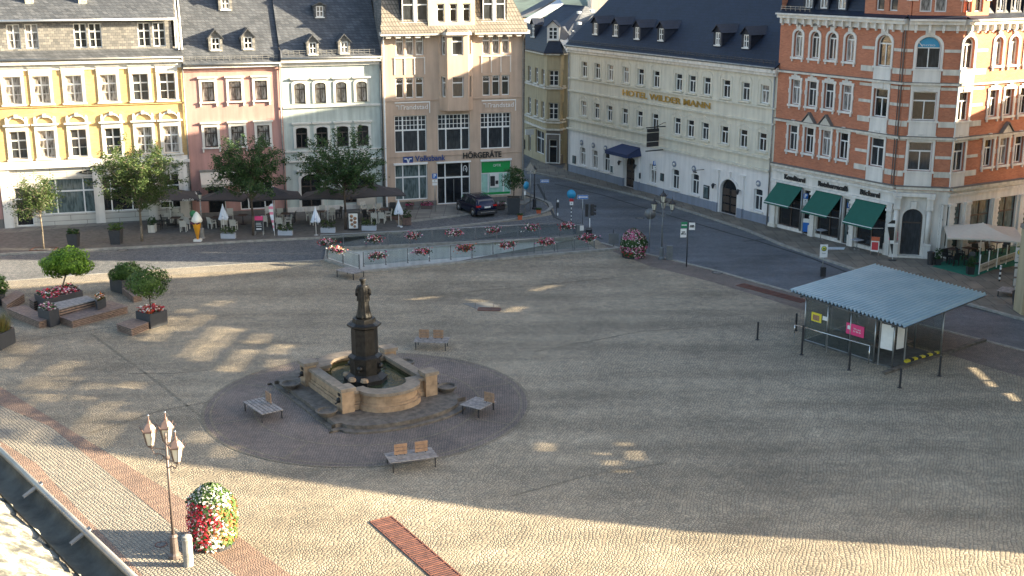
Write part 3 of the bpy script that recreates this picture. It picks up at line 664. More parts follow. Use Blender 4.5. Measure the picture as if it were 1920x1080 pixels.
text('Augenoptik','0' and .24,'lichen',F.root,(us,-.10,zs_),w=1.5,ext=.01)
shell(F,0,U1,10,ZC,'brick_yellow')
gutterpipe(F,-.05,U1,-.5,ZC+.02,'zinc',[U1-.06])
roofplane(F,0,U1,-.45,ZC+.02,.55,ZC+.62,'slate',name='roof_skirt')
# attic storey
ya=.55; za0=ZC+.55; za1=F.fp(150,38,ya)[1]
al=[]
for a,b_ in ((26,60),(151,179),(271,299)):
    for q in (a,b_): u,z_=F.fp(q,95-q*.035,ya); u,_=F.fp(q,75,ya); al.append((u,za0+.22,.92,za1-za0-.45,0,dict(kind='T2',pane='glass_lace' if q<100 else 'glass_mid')))
ux=F.fp(322,60,ya)[0]
F.wins(al,'slate_wall',0,ux,za0,za1,y=ya,d=.12)
b=MB().mat('slate_wall'); b.quad((ux,ya,za0),(ux,6,za0),(ux,6,za1),(ux,ya,za1)); b.add([(ux+.3,.35,ZC+.3),(U1,.35,ZC+.3),(U1,6.3,ZC+6),(ux+.3,6.3,ZC+6)],[(0,1,2,3)]); F.put('gable_wall',b)
b=MB().mat('white_paint'); b.tube([(ux+.42,.2,ZC+.5),(ux+.42,5.6,ZC+6.2)],.06,5); b.tube([(U1+.02,.15,ZC+.5),(U1+.02,5.6,ZC+6.2)],.07,5); b.tube([(ux+.22,ya-.1,za0),(ux+.22,ya-.1,za1)],.05,6); F.put('verge_board',b)
roofplane(F,-.1,ux+.25,ya-.45,za1+.05,7,za1+5.5,'slate'); backroof(F,0,U1,7,za1+5.4,14,ZC,'slate')
gutterpipe(F,-.1,ux+.3,ya-.5,za1+.03,'white_paint')
b=MB().mat('lichen'); 
for q in (55,155): u,y,z=roofpt(F,q,3,ya-.45,za1+.05,5.45/6.9); b.box(u-.3,u+.3,y-.2,y+.2,z-.2,z+.45)
F.put('chimney',b)
# ------------------------------------------------------------------ pink house
F=rowfac('pink_house','pink rendered house with three windows per storey, two small dormers and a cream awning',U1)
W=U2-U1; k=1.02
cu=[mean([F.fp(a,170)[0],F.fp(b_,258)[0]]) for a,b_ in ((391,395),(442,445),(491,493))]
zt=mean([F.fp(391,154)[1],F.fp(491,150)[1]]); zb_=mean([F.fp(391,192)[1],F.fp(491,186)[1]]); z1t=mean([F.fp(395,239)[1],F.fp(493,234)[1]]); z1b=mean([F.fp(395,277)[1],F.fp(493,271)[1]])
Lw=[(u,zb_,.95,zt-zb_,0,dict(kind='T',fr='dark_frame',sur='lintelsill',pane='glass_lace',smat='white')) for u in cu]+[(u,z1b,.98,z1t-z1b,0,dict(kind='T',fr='dark_frame',sur='lintelsill',pane='glass_curtain',smat='white')) for u in cu]
ZE=12.15
Lw+=[(1.9,.15,1.3,2.5,0,dict(kind='P',fr='dark_frame',pane='glass_dark')),(W-2.4,.5,2.6,2.2,0,dict(kind='D',pane='glass_dark'))]
F.wins(Lw,'pinkwall',0,W,0,ZE)
F.box('cornice',0,W,-.35,0,ZE-.28,ZE-.02,'sandwhite'); F.box('string_course',0,W,-.08,0,ZE-.55,ZE-.283,'pinkwall'); shell(F,0,W,10,ZE,'pinkwall')
F.box('plinth',0,W,-.06,0,0,.45,'darkwall')
YR=8.0; roofplane(F,0,W,-.42,ZE,YR,ZE+(YR+.42)*k,'slate'); backroof(F,0,W,YR,ZE+(YR+.42)*k,15,ZE,'slate')
snowguard(F,.1,W-.1,-.42,ZE+.05,k); gutterpipe(F,0,W,-.48,ZE,'zinc',[W-.15])
u0,z0=F.fp(376,340,-.1); b=MB().mat('canvas_cream'); b.slab([(u0,-.05,3.75),(u0+3.1,-.05,3.75),(u0+3.1,-1.3,2.95),(u0,-1.3,2.95)],.04); b.box(u0,u0+3.1,-1.31,-1.27,2.72,2.95); b.mat('zinc').box(u0-.05,u0+3.15,-.18,0,3.75,3.9); F.put('awning',b)
ul,zl=F.fp(413,312); text('Café',.62,'letter_black',F.root,(ul+.35,-.06,zl),w=1.1,bold=.01)
for px,py in ((405,97),(466,95),(423,21)): u,y,z=roofpt(F,px,py,-.42,ZE,k); dormer(F,u,y,z,1.05,1.15,k,'slate_wall','slate',fr='white_paint',pitch=1.1)
# ------------------------------------------------------------------ mint house
F=rowfac('mint_house','pale mint house with four arched windows per storey and an arched entrance',U2)
W=U3-U2
cu=[mean([F.fp(a,175)[0],F.fp(b_,258)[0]]) for a,b_ in ((562,566),(601,604),(641,642),(679,680))]
zt=mean([F.fp(562,156)[1],F.fp(679,152)[1]]); zb_=mean([F.fp(562,195)[1],F.fp(679,190)[1]]); z1t=mean([F.fp(566,240)[1],F.fp(680,234)[1]]); z1b=mean([F.fp(566,279)[1],F.fp(680,272)[1]])
Lw=[(u,zb_,.88,zt-zb_,.22,dict(kind='T',fr='dark_frame',sur='lintel',pane='glass_lace',smat='white')) for u in cu]+[(u,z1b,.92,z1t-z1b,.16,dict(kind='T',fr='dark_frame',sur='lintel',pane='glass_dark',smat='white')) for u in cu]
ud,_=F.fp(583,345); ZE=12.45
Lw+=[(ud,.15,1.6,3.0,.5,dict(kind='W',fr='dark_frame',sur='lintel',pane='glass_dark',smat='white')),(ud+3.9,.6,2.6,2.1,0,dict(kind='D',pane='glass_dark',fr='dark_frame')),]
F.wins(Lw,'mintwall',0,W,0,ZE)
F.box('cornice',0,W,-.45,0,ZE-.32,ZE-.02,'white'); F.box('frieze',0,W,-.15,0,ZE-.62,ZE-.323,'white')
zs_=F.fp(620,198)[1]; F.box('string_course',0,W,-.14,0,zs_-.1,zs_+.06,'white')
z3=F.fp(600,283)[1]; z4=F.fp(600,301)[1]; F.box('string_course',0,W,-.12,0,z3-.02,z3+.08,'white'); F.box('string_course',0,W,-.16,0,z4-.05,z4+.08,'white')
b=MB().mat('white')
for u in cu: b.box(u-.45,u+.45,-.05,0,z4+.16,z3-.08)
F.put('panels',b); shell(F,0,W,10,ZE,'mintwall'); F.box('plinth',0,W,-.06,0,0,.5,'sandwhite')
YR=8.0; roofplane(F,0,W,-.42,ZE,YR,ZE+(YR+.42)*k,'slate'); backroof(F,0,W,YR,ZE+(YR+.42)*k,15,ZE,'slate')
snowguard(F,.2,W-.5,-.42,ZE+.05,k); gutterpipe(F,0,W,-.5,ZE,'zinc',[W-.1])
b=MB().mat('slate_dark'); b.lathe([(.22,0),(.05,.75)],8,(0,-.35,ZE-.1)); F.put('finial',b)
for px,py in ((587,105),(646,103)): u,y,z=roofpt(F,px,py,-.42,ZE,k); dormer(F,u,y,z,.95,1.15,k,'slate_wall','slate',pitch=1.1)
u,y,z=roofpt(F,600,35,-.42,ZE,k); dormer(F,u,y,z,.95,1.1,k,'slate','slate',pitch=.5)
# ------------------------------------------------------------------ bank building
F=rowfac('bank_building','beige bank building with a central bay, large gridded windows and shop lettering',U3)
F.A=F.W(0,-.35); F.root.location=(F.A[0],F.A[1],0); W=U4-U3
ZE=F.fp(850,62)[1]-.1
bw0=F.fp(822,120)[0]; bw1=F.fp(886,120)[0]; bf0=F.fp(839,120,-.9)[0]; bf1=F.fp(878,120,-.9)[0]
def tri(px0,px1,y0,y1,pane,txt=None):
    z0=F.fp((px0+px1)/2,y1)[1]; z1=F.fp((px0+px1)/2,y0)[1]; u0=F.fp(px0,(y0+y1)/2)[0]; u1=F.fp(px1,(y0+y1)/2)[0]; w_=(u1-u0)/3
    return [(u0+w_*(i+.5),z0,w_*.80,z1-z0,0,dict(kind='P',pane=pane,sur='sill' if i==9 else None)) for i in range(3)]
Lw=tri(740,796,67,104,'glass_lace')+tri(903,957,65,101,'glass_lace')+tri(740,796,145,184,'glass_dark')+tri(903,957,141,179,'glass_mid')
zb2=F.fp(850,282)[1]; zt2=F.fp(850,214)[1]
for a,c in ((740,800),(821,881),(901,958)): u0=F.fp(a,250)[0]; u1=F.fp(c,250)[0]; Lw.append(((u0+u1)/2,zb2,u1-u0,zt2-zb2,0,dict(kind='S',pane='glass_mid')))
zg=F.fp(850,305)[1]
u0,u1=F.fp(741,345)[0],F.fp(802,345)[0]; Lw.append(((u0+u1)/2,.65,u1-u0,zg-.65,0,dict(kind='D',pane='glass_teal')))
ue0,ue1=F.fp(820,345)[0],F.fp(882,345)[0]; Lw.append(((ue0+ue1)/2,.12,ue1-ue0,zg-.12,0,dict(kind='D',pane='glass_dark')))
ug0,ug1=F.fp(902,335)[0],F.fp(959,335)[0]; Lw.append(((ug0+ug1)/2,.65,ug1-ug0,zg-.65,0,dict(kind='D',pane='shopmint')))
F.wins(Lw,'beigewall',0,W,0,ZE,d=.28)
for q in (740,801,),(902,958): 
    a,b2=F.fp(q[0],345)[0],F.fp(q[1],345)[0]; F.box('blind_box',a-.05,b2+.05,-.10,.0,zg,zg+.16,'white_paint')
F.box('blind_box',ue0-.05,ue1+.05,-.10,.0,zg,zg+.12,'white_paint')
# green shop window fittings
b=MB().mat('shopgreen'); h_=zg-.65; b.box(ug0+.1,ug1-.1,.12,.155,.65+h_*.66,zg-.1); b.box(ug0+.1,ug1-.1,.12,.155,.72,.90); F.put('shop_sign',b)
b=MB().mat('skyposter'); um=(ug0+ug1)/2; b.box(um-.55,um+.25,.10,.15,1.3,2.5); b.mat('dark_plastic'); b.box(um-.5,um-.1,.085,.099,1.45,2.3); b.box(um-.05,um+.2,.085,.099,1.6,1.9); F.put('poster',b)
text('OPTIK','0' and .3,'white_paint',F.root,(um+.1,.10,zg-.42),w=.7,ext=.01)
# ear mark and strip on the glass of the entrance
b=MB().mat('white_paint'); ux=ue1-.42; zz=zg-.62
b.tube([(ux+.16*math.cos(t_)*(1 if t_<4 else .8),.12,zz+.30*math.sin(t_)) for t_ in [-.9+.35*i for i in range(14)]],.03,5); b.tube([(ux-.02,.12,zz+.1),(ux+.06,.12,zz+.02),(ux-.02,.12,zz-.1)],.025,5)
F.put('ear_symbol',b); F.put('door_panel',MB().mat('shopgreen').box(ue1-.68,ue1-.1,.14,.19,.25,.75))
text('ORTUNG',.2,'white_paint',F.root,(ue1-.4,.11,.95),w=.55,ext=.008)
F.put('door_handle',MB().mat('steel').box((ue0+ue1)/2-.02,(ue0+ue1)/2+.02,.05,.12,.3,2.2))
# bay over two storeys
zb0=F.fp(850,206,-.9)[1]
def bayface(p,q,wl):
    dx,dy=q[0]-p[0],q[1]-p[1]; l_=math.hypot(dx,dy); f=F.sub(p[0],p[1],math.atan2(dy,dx)); f.wins([(l_/2,)+w_ for w_ in wl(l_)],'beigewall',0,l_,zb0,ZE,d=.12,name='bay_wall'); return f,l_
t3=[(mean([F.fp(856,104,-.9)[1]]),F.fp(856,67,-.9)[1]),(F.fp(855,183,-.9)[1],F.fp(855,144,-.9)[1])]
mk=lambda w_,pa:(lambda l_:[(z0,min(w_,l_*.7),z1-z0,0,dict(kind='P',pane=pa)) for z0,z1 in t3])
bayface((bw0,0),(bf0,-.9),mk(.5,'glass_curtain')); bayface((bf0,-.9),(bf1,-.9),mk(.95,'glass_mid')); bayface((bf1,-.9),(bw1,0),mk(.5,'glass_dark'))
b=MB().mat('beigewall'); b.prism([(bw0,0),(bf0,-.9),(bf1,-.9),(bw1,0)],zb0-.1,zb0-.003); F.put('bay_floor',b)
b=MB().mat('white'); b.prism([(bw0-.15,0),(bf0-.1,-1.15),(bf1+.1,-1.15),(bw1+.15,0)],ZE,ZE+.22); F.put('bay_cornice',b)
b=MB().mat('tile_brown'); b.add([(bw0-.1,0,ZE+.23),(bf0-.05,-1.1,ZE+.23),(bf1+.05,-1.1,ZE+.23),(bw1+.1,0,ZE+.23),(bf0+.3,0,ZE+.95),(bf1-.3,0,ZE+.95)],[(0,1,4),(1,2,5,4),(2,3,5)]); F.put('bay_roof',b)
zst=F.fp(760,188)[1]; b=MB().mat('beigewall'); b.box(0,bw0-.02,-.09,0,zst-.06,zst+.04); b.box(bw1+.02,W,-.09,0,zst-.06,zst+.04)
zs2=F.fp(850,212)[1]; zs3=F.fp(850,285)[1]; b.box(0,W,-.05,0,zs3-.25,zs3-.18)
zp0=F.fp(760,140)[1]; zp1=F.fp(760,110)[1]
F.put('string_course',b)
b=MB().mat('sandwhite')
for a,c in ((740,796),(903,957)):
    a_=F.fp(a,125)[0]; c_=F.fp(c,125)[0]; b.box(a_-.05,c_+.05,-.07,0,zp1+.02,zp1+.10)
    for i in range(4): x=a_+(c_-a_)*i/3; b.box(x-.04,x+.04,-.05,0,zp0,zp1+.02)
F.put('panels',b)
b=MB().mat('white'); b.box(-.15,bw0-.05,-.75,0,ZE,ZE+.28); b.box(bw1+.05,W+.3,-.75,0,ZE,ZE+.28)
for x in [.5+i*.8 for i in range(5)]+[bw1+.6+i*.8 for i in range(5)]:
    if x<bw0-.3 or bw1<x<W-.1: b.box(x-.2,x+.2,-.6,0,ZE-.2,ZE-.003)
F.put('cornice',b)
# upper part: tiled mansard, dormers, central gable
kz=2.3; roofplane(F,-.1,W+.1,-.78,ZE+.28,-.42,ZE+.85,'tile_brown',name='roof_skirt')
roofplane(F,0,W,-.42,ZE+.83,1.4,ZE+5.2,'tile_brown',u0b=.4,u1b=W-2.0); roofplane(F,.4,W-2.0,1.4,ZE+5.2,8,ZE+8.2,'slate',name='roof_top',u0b=2.5,u1b=W-2.5)
b=MB().mat('slate_wall'); b.add([(0,.0,0),(0,13,0),(0,13,ZE+.8),(0,-.42,ZE+.8),(.4,1.4,ZE+5.2),(.4,11,ZE+5.2),(0,-.7,ZE-.2),(0,0,ZE-.5)],[(0,1,2,3,6,7),(3,2,5,4)]); b.add([(W,.0,0),(W,13,0),(W,13,ZE+.8),(W,-.42,ZE+.8),(W-2.0,1.4,ZE+5.2),(W-2.0,11,ZE+5.2)],[(3,2,1,0),(4,5,2,3)]); b.add([(.4,11,ZE+5.2),(W-2.0,11,ZE+5.2),(W-2.5,8,ZE+8.2),(2.5,8,ZE+8.2),(.4,1.4,ZE+5.2),(W-2.0,1.4,ZE+5.2)],[(0,1,2,3),(0,3,4),(1,5,2)]); F.put('side_wall',b)
g0=F.fp(800,20,.0)[0]; g1=F.fp(888,20,.0)[0]+.0; 
F.A2=F.A
zt0=F.fp(850,27)[1]
gw=[(g0+(g1-g0)*f_,ZE+1.0,.62,1.45,0,dict(kind='P',pane='glass_dark')) for f_ in (.27,.54,.82)]
F.wins(gw,'gablewall',g0,g1,ZE+.28,ZE+4.2,y=-.5,d=.15,name='gable_wall'); 
b=MB().mat('gablewall'); b.quad((g0,3,ZE+.28),(g0,-.5,ZE+.28),(g0,-.5,ZE+4.2),(g0,3,ZE+4.2)); b.quad((g1,-.5,ZE+.28),(g1,3,ZE+.28),(g1,3,ZE+4.2),(g1,-.5,ZE+4.2)); b.add([(g0,-.5,ZE+4.2),(g1,-.5,ZE+4.2),((g0+g1)/2,-.5,ZE+7)],[(0,1,2)]); F.put('gable_cheek',b)
b=MB().mat('tile_brown'); m_=(g0+g1)/2; b.quad((g0-.2,-.65,ZE+4),(m_,-.65,ZE+7.1),(m_,6,ZE+7.1),(g0-.2,3,ZE+4)); b.quad((m_,-.65,ZE+7.1),(g1+.2,-.65,ZE+4),(g1+.2,3,ZE+4),(m_,6,ZE+7.1)); F.put('gable_roof',b)
for a,c in ((752,798),(903,942)):
    a_=F.fp(a,15,.3)[0]; c_=F.fp(c,15,.3)[0]; mm=(a_+c_)/2; hw_=(c_-a_)/2
    b=MB().mat('slate_dark'); b.quad((a_-.2,2.6,ZE+1),(a_-.2,-.3,ZE+.8),(a_-.2,-.3,ZE+3.1),(a_-.2,2.6,ZE+3.6)); b.quad((c_+.2,-.3,ZE+.8),(c_+.2,2.6,ZE+1),(c_+.2,2.6,ZE+3.6),(c_+.2,-.3,ZE+3.1)); b.slab([(a_-.35,-.5,ZE+3.1),(c_+.35,-.5,ZE+3.1),(c_+.35,2.9,ZE+3.7),(a_-.35,2.9,ZE+3.7)],.1)
    b.mat('white_paint'); b.box(a_-.2,c_+.2,-.35,-.25,ZE+.8,ZE+1.02); b.box(mm-.1,mm+.1,-.35,-.25,ZE+1.02,ZE+3.0)
    o=F.put('dormer',b)
    for s_ in (-1,1):
        x=mm+s_*(hw_/2+.08); wn=link('window',winmesh('P',hw_*.95,1.95,0,'white_paint'),o,(x,-.30,ZE+1.02)); pmm=panemesh(hw_*.95,1.95,0,'glass_mid').copy(); pmm.transform(Matrix.Translation((x,-.30,ZE+1.02))); link('pane',pmm,o)
# writing on the front
def sign(F,txt,px0,px1,py,size,mat,y=-.06,bold=0.,ext=.02):
    u0,z=F.fp(px0,py,y); u1,z2=F.fp(px1,py,y); text(txt,size,mat,F.root,F.loc((u0+u1)/2,y,(z+z2)/2),F.rz,w=u1-u0,bold=bold,ext=ext)
sign(F,'Volksbank',778,835,297,.66,'letter_blue',bold=.012); sign(F,'HÖRGERÄTE',868,940,291,.66,'letter_black',bold=.02)
u,z=F.fp(765,300); b=MB().mat('letter_blue'); b.box(u-.42,u+.42,-.05,-.005,z-.22,z+.30); b.mat('sign_red').box(u-.42,u+.42,-.05,-.005,z-.34,z-.222)
b.mat('white_paint'); b.tube([(u-.3,-.06,z+.1),(u-.1,-.06,z+.1),(u,-.06,z-.25),(u+.1,-.06,z+.1),(u+.3,-.06,z+.1)],.045,5); F.put('emblem',b)
for a,c,yy in ((740,806,201),(903,967,197)):
    sign(F,'randstad',a+17,c-4,yy,.55,'white_paint',ext=.01)
    u0,z=F.fp(a,yy-8); u1,_=F.fp(c,yy-8); b=MB().mat('white_paint'); b.box(u0,u1,-.06,-.01,z-.04,z+.05); b.box(u1-.06,u1,-.055,-.012,z-.9,z-.04)
    u2,z2=F.fp(a+10,yy); b.tube([(u2-.35,-.05,z2+.12),(u2-.1,-.05,z2+.12),(u2-.1,-.05,z2-.2)],.03,4); b.tube([(u2+.35,-.05,z2+.12),(u2+.08,-.05,z2+.12),(u2+.08,-.05,z2-.2)],.03,4); F.put('logo_frame',b)
for (a,c,yy) in ((740,796,150),(903,957,146)):
    for i in range(3): u=F.fp(a+(c-a)*(i+.5)/3,yy)[0]; z=F.fp(a,yy)[1]; text(['YOGA','STUDIO','FIT'][i],.2,'white_paint',F.root,(u,.185,z),w=.6,ext=.005)
F.put('downpipe',MB().mat('white_paint').tube([(.12,-.5,ZE),(.12,-.1,ZE-.7),(.12,-.1,.2)],.07,6)); F.put('downpipe',MB().mat('zinc').tube([(W-.1,-.5,ZE),(W-.1,-.1,ZE-.7),(W-.1,-.1,.2)],.06,6))
F.box('plinth',0,ue0-.1,-.05,0,0,.5,'darkwall'); F.box('plinth',ue1+.1,W,-.05,0,0,.5,'darkwall')
BANK=F
# ------------------------------------------------------------------ hotel
HA=G(1065,322); HB=G(1443,425); ha=math.atan2(HB[1]-HA[1],HB[0]-HA[0]); HL=math.dist(HA,HB)
F=Fac('hotel_building','long cream hotel with gold lettering, blue-grey plinth and a steep dark slate roof',HA,ha)
def cz(p): return p[0]
r1=[(1040+x/4,) for x in (221,319,416,532,642,760,930,1030,1143,1290,1435,1577)]
y1=[129+ (577-0)*0 for _ in r1]
yr1=[(463+578)/8+(i)*0 for i in range(12)]
top=[(221,463,578),(319,476,590),(416,486,603),(532,500,626),(642,514,640),(760,527,655),(930,552,680),(1030,563,695),(1143,578,712),(1290,598,738),(1435,618,755),(1577,636,775)]
mid=[(216,755,870),(312,773,890),(410,787,908),(523,808,932),(635,827,958),(750,848,975),(915,884,1005),(1015,903,1030),(1122,922,1052),(1265,948,1080),(1408,975,1105),(1552,1000,1130)]
us=[];zz=[[],[],[],[]]
for a,b_ in zip(top,mid):
    ua,_=F.fp(1040+a[0]/4,(a[1]+a[2])/8); ub,_=F.fp(1040+b_[0]/4,(b_[1]+b_[2])/8); us.append((ua+ub)/2)
    for l_,(p,q) in zip(zz,((a,1),(a,2),(b_,1),(b_,2))): l_.append(F.fp(1040+p[0]/4,p[q]/4)[1])
zt,zb_,mt,mb=[mean(q) for q in zz]
Lw=[(u,zb_,.95,zt-zb_,0,dict(kind='T',sur='sill',smat='hotelwall',pane=random.choice(['glass_dark','glass_curtain','glass_mid']))) for u in us]+[(u,mb,.95,mt-mb,0,dict(kind='T',sur='sill',smat='hotelwall',pane=random.choice(['glass_dark','glass_curtain','glass_mid']))) for u in us]
ZE=12.25
zc=[F.fp(1440,y)[1] for y in (205,)]
sA=mean([F.fp(1067,217)[1],F.fp(1450,304)[1]]); sB=mean([F.fp(1067,241)[1],F.fp(1447,323)[1]])
s1=mean([F.fp(1069,145)[1],F.fp(1455,205)[1]]); s2=mean([F.fp(1069,170)[1],F.fp(1453,232)[1]])
F.wins(Lw,'hotelwall',0,HL,sB,ZE,d=.26)
def gz(px,y0,y1): return F.fp(px,y0)[1],F.fp(px,y1)[1],F.fp(px,(y0+y1)/2)[0]
gl=[]
for px,ya_,yb_ in ((1092,286,309),(1115,280,316),(1137,285,322),(1224,305,343),(1266,315,355),(1303,324,365),(1421,352,396)):
    t_,b_,u=gz(px,ya_,yb_); gl.append((u,b_,1.0,t_-b_,.12,dict(kind='T',sur='sill',smat='hotelwhite',pane=random.choice(['glass_curtain','glass_mid','glass_dark']))))
zm=mean([g[1] for g in gl]); hm=mean([g[3] for g in gl]); gl=[(g[0],zm,g[2],hm,g[4],g[5]) for g in gl]
ud=F.fp(1182,318)[0]; ug=F.fp(1367,368)[0]
gl+=[(ud,.1,1.6,2.75,.5,dict(kind='W',fr='dark_frame',pane='glass_dark')),(ug,.1,2.1,2.85,.95,dict(kind='T',fr='dark_plastic',pane='glass_dark'))]
F.wins(gl,'hotelwhite',0,HL,0,sB,d=.3)
b=MB().mat('dark_frame')
for u,w_ in ((ud,1.55),(ug,2.05)):
    for i in (0,1):
        for j in range(3): b.box(u-w_/2+.12+i*w_/2,u-.12+i*w_/2-(0),.13,.2,.3+j*.65,.82+j*.65)
F.put('door_panels',b)
# doors: keep the plinth clear of them
b=MB().mat('hotelplinth'); e=[0,ud-1.0,ud+1.0,ug-1.25,ug+1.25,HL]
for i in (0,2,4): b.box(e[i],e[i+1],-.08,0,0,.78)
F.put('plinth',b)
b=MB().mat('hotelwall')
for z in (s1,s2): b.box(0,HL,-.16,0,z-.06,z+.07)
for z in (sA,sB+.05): b.box(-.1,HL-.3,-.20,0,z-.08,z+.08)
F.put('string_course',b)
b=MB().mat('hotelwall')     # pilaster strips and blind arches
for a,c in zip([0.6]+us,us+[HL-.3]):
    x=(a+c)/2
    if c-a<2.7: b.box(x-.03,x+.03,-.03,0,mt+.3,s2-.07) if False else None
for u in us:
    pts=[(u+.72*math.cos(PI*i/8),zt+.18+.38*math.sin(PI*i/8)) for i in range(9)]
    for p,q in zip(pts,pts[1:]): b.add([(p[0],-.035,p[1]),(q[0],-.035,q[1]),(q[0],-.035,q[1]-.05),(p[0],-.035,p[1]-.05),(p[0],0,p[1]),(q[0],0,q[1])],[(0,1,2,3),(0,4,5,1)])
    for s_ in (-1,1):
        b.box(u+s_*.74-.02,u+s_*.74+.02,-.03,0,zb_-.2,zt+.18); b.box(u+s_*.74-.02,u+s_*.74+.02,-.03,0,mb-.1,mt+.2)
        b.add([(u+s_*.6,-.04,mt+.22),(u,-.04,mt+.50),(u,-.04,mt+.44),(u+s_*.6,-.04,mt+.16),(u+s_*.6,0,mt+.24),(u,0,mt+.52)],[(0,1,2,3) if s_>0 else (3,2,1,0),(0,4,5,1)])
F.put('mouldings',b)
F.box('cornice',-.1,HL+.1,-.42,0,ZE-.5,ZE-.12,'sandwhite'); b=MB().mat('sandwhite'); b.box(-.05,HL,-.22,0,ZE-.75,ZE-.503); F.put('frieze',b)
for px,py in ((1091,259),(1113,264),(1136,269),(1265,297),(1302,306),(1423,334)):
    u,_=F.fp(px,py); b=MB().mat('hotelplinth'); b.lathe([(.26,0),(.26,.06),(.18,.06),(.18,.04)],16); b.v=[(x+u,-z-.003,y+zm+hm+.42) for x,y,z in b.v]; b.mat('sandwhite').ball((u+.02,-.08,zm+hm+.42),.12,6); F.put('medallion',b)
for px,py,w_,h_ in ((1077,299,.5,.75),(1325,360,.7,1.1),(1242,332,.45,.65),(1199,329,.4,.5),(1148,317,.5,.7)):
    u,z=F.fp(px,py); b=MB().mat('white_paint' if px in(1148,) else 'black_metal'); b.box(u-w_/2,u+w_/2,-.08,-.003,z-h_/2,z+h_/2); b.mat('glass_teal').box(u-w_/2+.06,u+w_/2-.06,-.09,-.081,z-h_/2+.06,z+h_/2-.06); F.put('notice_board',b)
text('Speisekarte',.12,'white_paint',F.root,(F.fp(1325,350)[0],-.10,F.fp(1325,350)[1]),w=.5,ext=.003)
# entrance canopy
u0,z0=F.fp(1136,275,-1.2); u1=u0+4.0; uc=ud; zc_=3.55
b=MB().mat('canvas_blue'); a_,c_=ud-1.75,ud+1.75
b.slab([(a_+.35,-.0,zc_+.35),(c_-.35,-.0,zc_+.35),(c_,-1.6,zc_-.15),(a_,-1.6,zc_-.15)],.04); b.add([(a_+.35,0,zc_+.35),(a_,-1.6,zc_-.15),(a_,-1.6,zc_-.45),(a_+.1,0,zc_-.4)],[(0,1,2,3)]); b.add([(c_-.35,0,zc_+.35),(c_-.1,0,zc_-.4),(c_,-1.6,zc_-.45),(c_,-1.6,zc_-.15)],[(0,1,2,3)]); b.box(a_,c_,-1.62,-1.58,zc_-.45,zc_-.15); F.put('awning',b)
b=MB().mat('hotelwhite'); b.box(ud-1.45,ud-.9,-.18,0,.0,3.4); b.box(ud+.9,ud+1.45,-.18,0,0,3.4); b.mat('hotelplinth').box(ud-1.5,ud-.88,-.25,0,0,.85); b.box(ud+.88,ud+1.5,-.25,0,0,.85); F.put('door_pilaster',b)
b=MB().mat('hotelwhite')
for s_ in (-1,1): b.box(ug+s_*1.55-.28,ug+s_*1.55+.28,-.16,0,0,3.5); b.box(ug+s_*1.55-.34,ug+s_*1.55+.34,-.22,0,3.4,3.52)
ringmesh(b,[(ug+x,z+.1) for x,z in outline(2.5,3.05,1.15)],[(ug+x,z+.1) for x,z in outline(2.1,2.85,.95)],-.1,0); b.box(ug-.17,ug+.17,-.2,0,3.05,3.55); b.mat('hotelplinth')
for s_ in (-1,1): b.box(ug+s_*1.55-.3,ug+s_*1.55+.3,-.24,0,0,.85)
F.put('gate_surround',b)
for u in (ud-1.2,ud+1.2,ug-1.55,ug+1.55):
    b=MB().mat('black_metal'); b.tube([(u,0,2.2),(u,-.4,2.4),(u,-.45,2.3)],.03,5); b.lathe([(.06,0),(.13,.25),(.16,.27),(.02,.45)],6,(u,-.45,2.0)); b.mat('lampglass').lathe([(.05,.02),(.115,.24)],6,(u,-.45,1.97)); F.put('wall_lamp',b)
b=MB().mat('black_metal'); ux,z=F.fp(1320,320); b.tube([(ux,0,z+.1),(ux,-.9,z+.1),(ux,-.9,z-.05)],.03,5); b.box(ux-.25,ux+.15,-.95,-.85,z-.1,z+.0); F.put('wall_bracket',b)
# hotel sign
u0,z0=F.fp(1169,174); u1,z1=F.fp(1333,198); text('HOTEL WILDER MANN',.72,'gold',F.root,((u0+u1)/2,-.10,(s1+s2)/2),w=u1-u0,bold=.006,ext=.03)
# projecting black sign board
u,z=F.fp(1231,262,-.9); b=MB().mat('black_metal'); b.box(u-.05,u+.05,-2.0,-.02,z+1.05,z+1.13); b.box(u-.05,u+.05,-2.0,-.02,z-.95,z-.87); b.tube([(u,-1.0,z+1.1),(u,-.2,z+1.4),(u,0,z+1.4)],.03,5); b.box(u-.06,u+.06,-1.9,-.7,z+.68,z+.98); b.box(u-.06,u+.06,-1.9,-.7,z-.10,z+.62); b.box(u-.06,u+.06,-1.9,-.7,z-.55,z-.16); F.put('hanging_sign',b)
o=text('Hotel',.24,'zinc',F.root,(u-.075,-1.3,z+.3),-PI/2,w=.7,ext=.008)
# roof
k=math.tan(R(40)); yr=9.0; ov=.45
roofplane(F,-.15,HL+.15,-ov,ZE-.1,yr,ZE-.1+(yr+ov)*k,'slate_dark'); backroof(F,-.15,HL+.15,yr,ZE-.1+(yr+ov)*k,18.4,ZE-.1,'slate_dark'); shell(F,0,HL,18,ZE,'hotelwall'); gable(F,0,0,ZE,yr,ZE-.2+(yr+ov)*k,18,ZE,'hotelwall'); gable(F,HL-.35,0,ZE,yr,ZE-.2+(yr+ov)*k,18,ZE,'hotelwall')
snowguard(F,.2,HL-.2,-ov,ZE-.1,k,'anthracite'); gutterpipe(F,-.15,HL+.1,-ov-.05,ZE-.12,'zinc',[.1,HL-.2])
for px,py in ((1116,67),(1154,70),(1194,76),(1239,79),(1345,88),(1398,93)):
    u,y,z=roofpt(F,px,py,-ov,ZE-.1,k); dormer(F,u,y,z,1.1,1.25,k,'slate_dark','slate_dark',pitch=1.0,ww=.62)
HOT=F
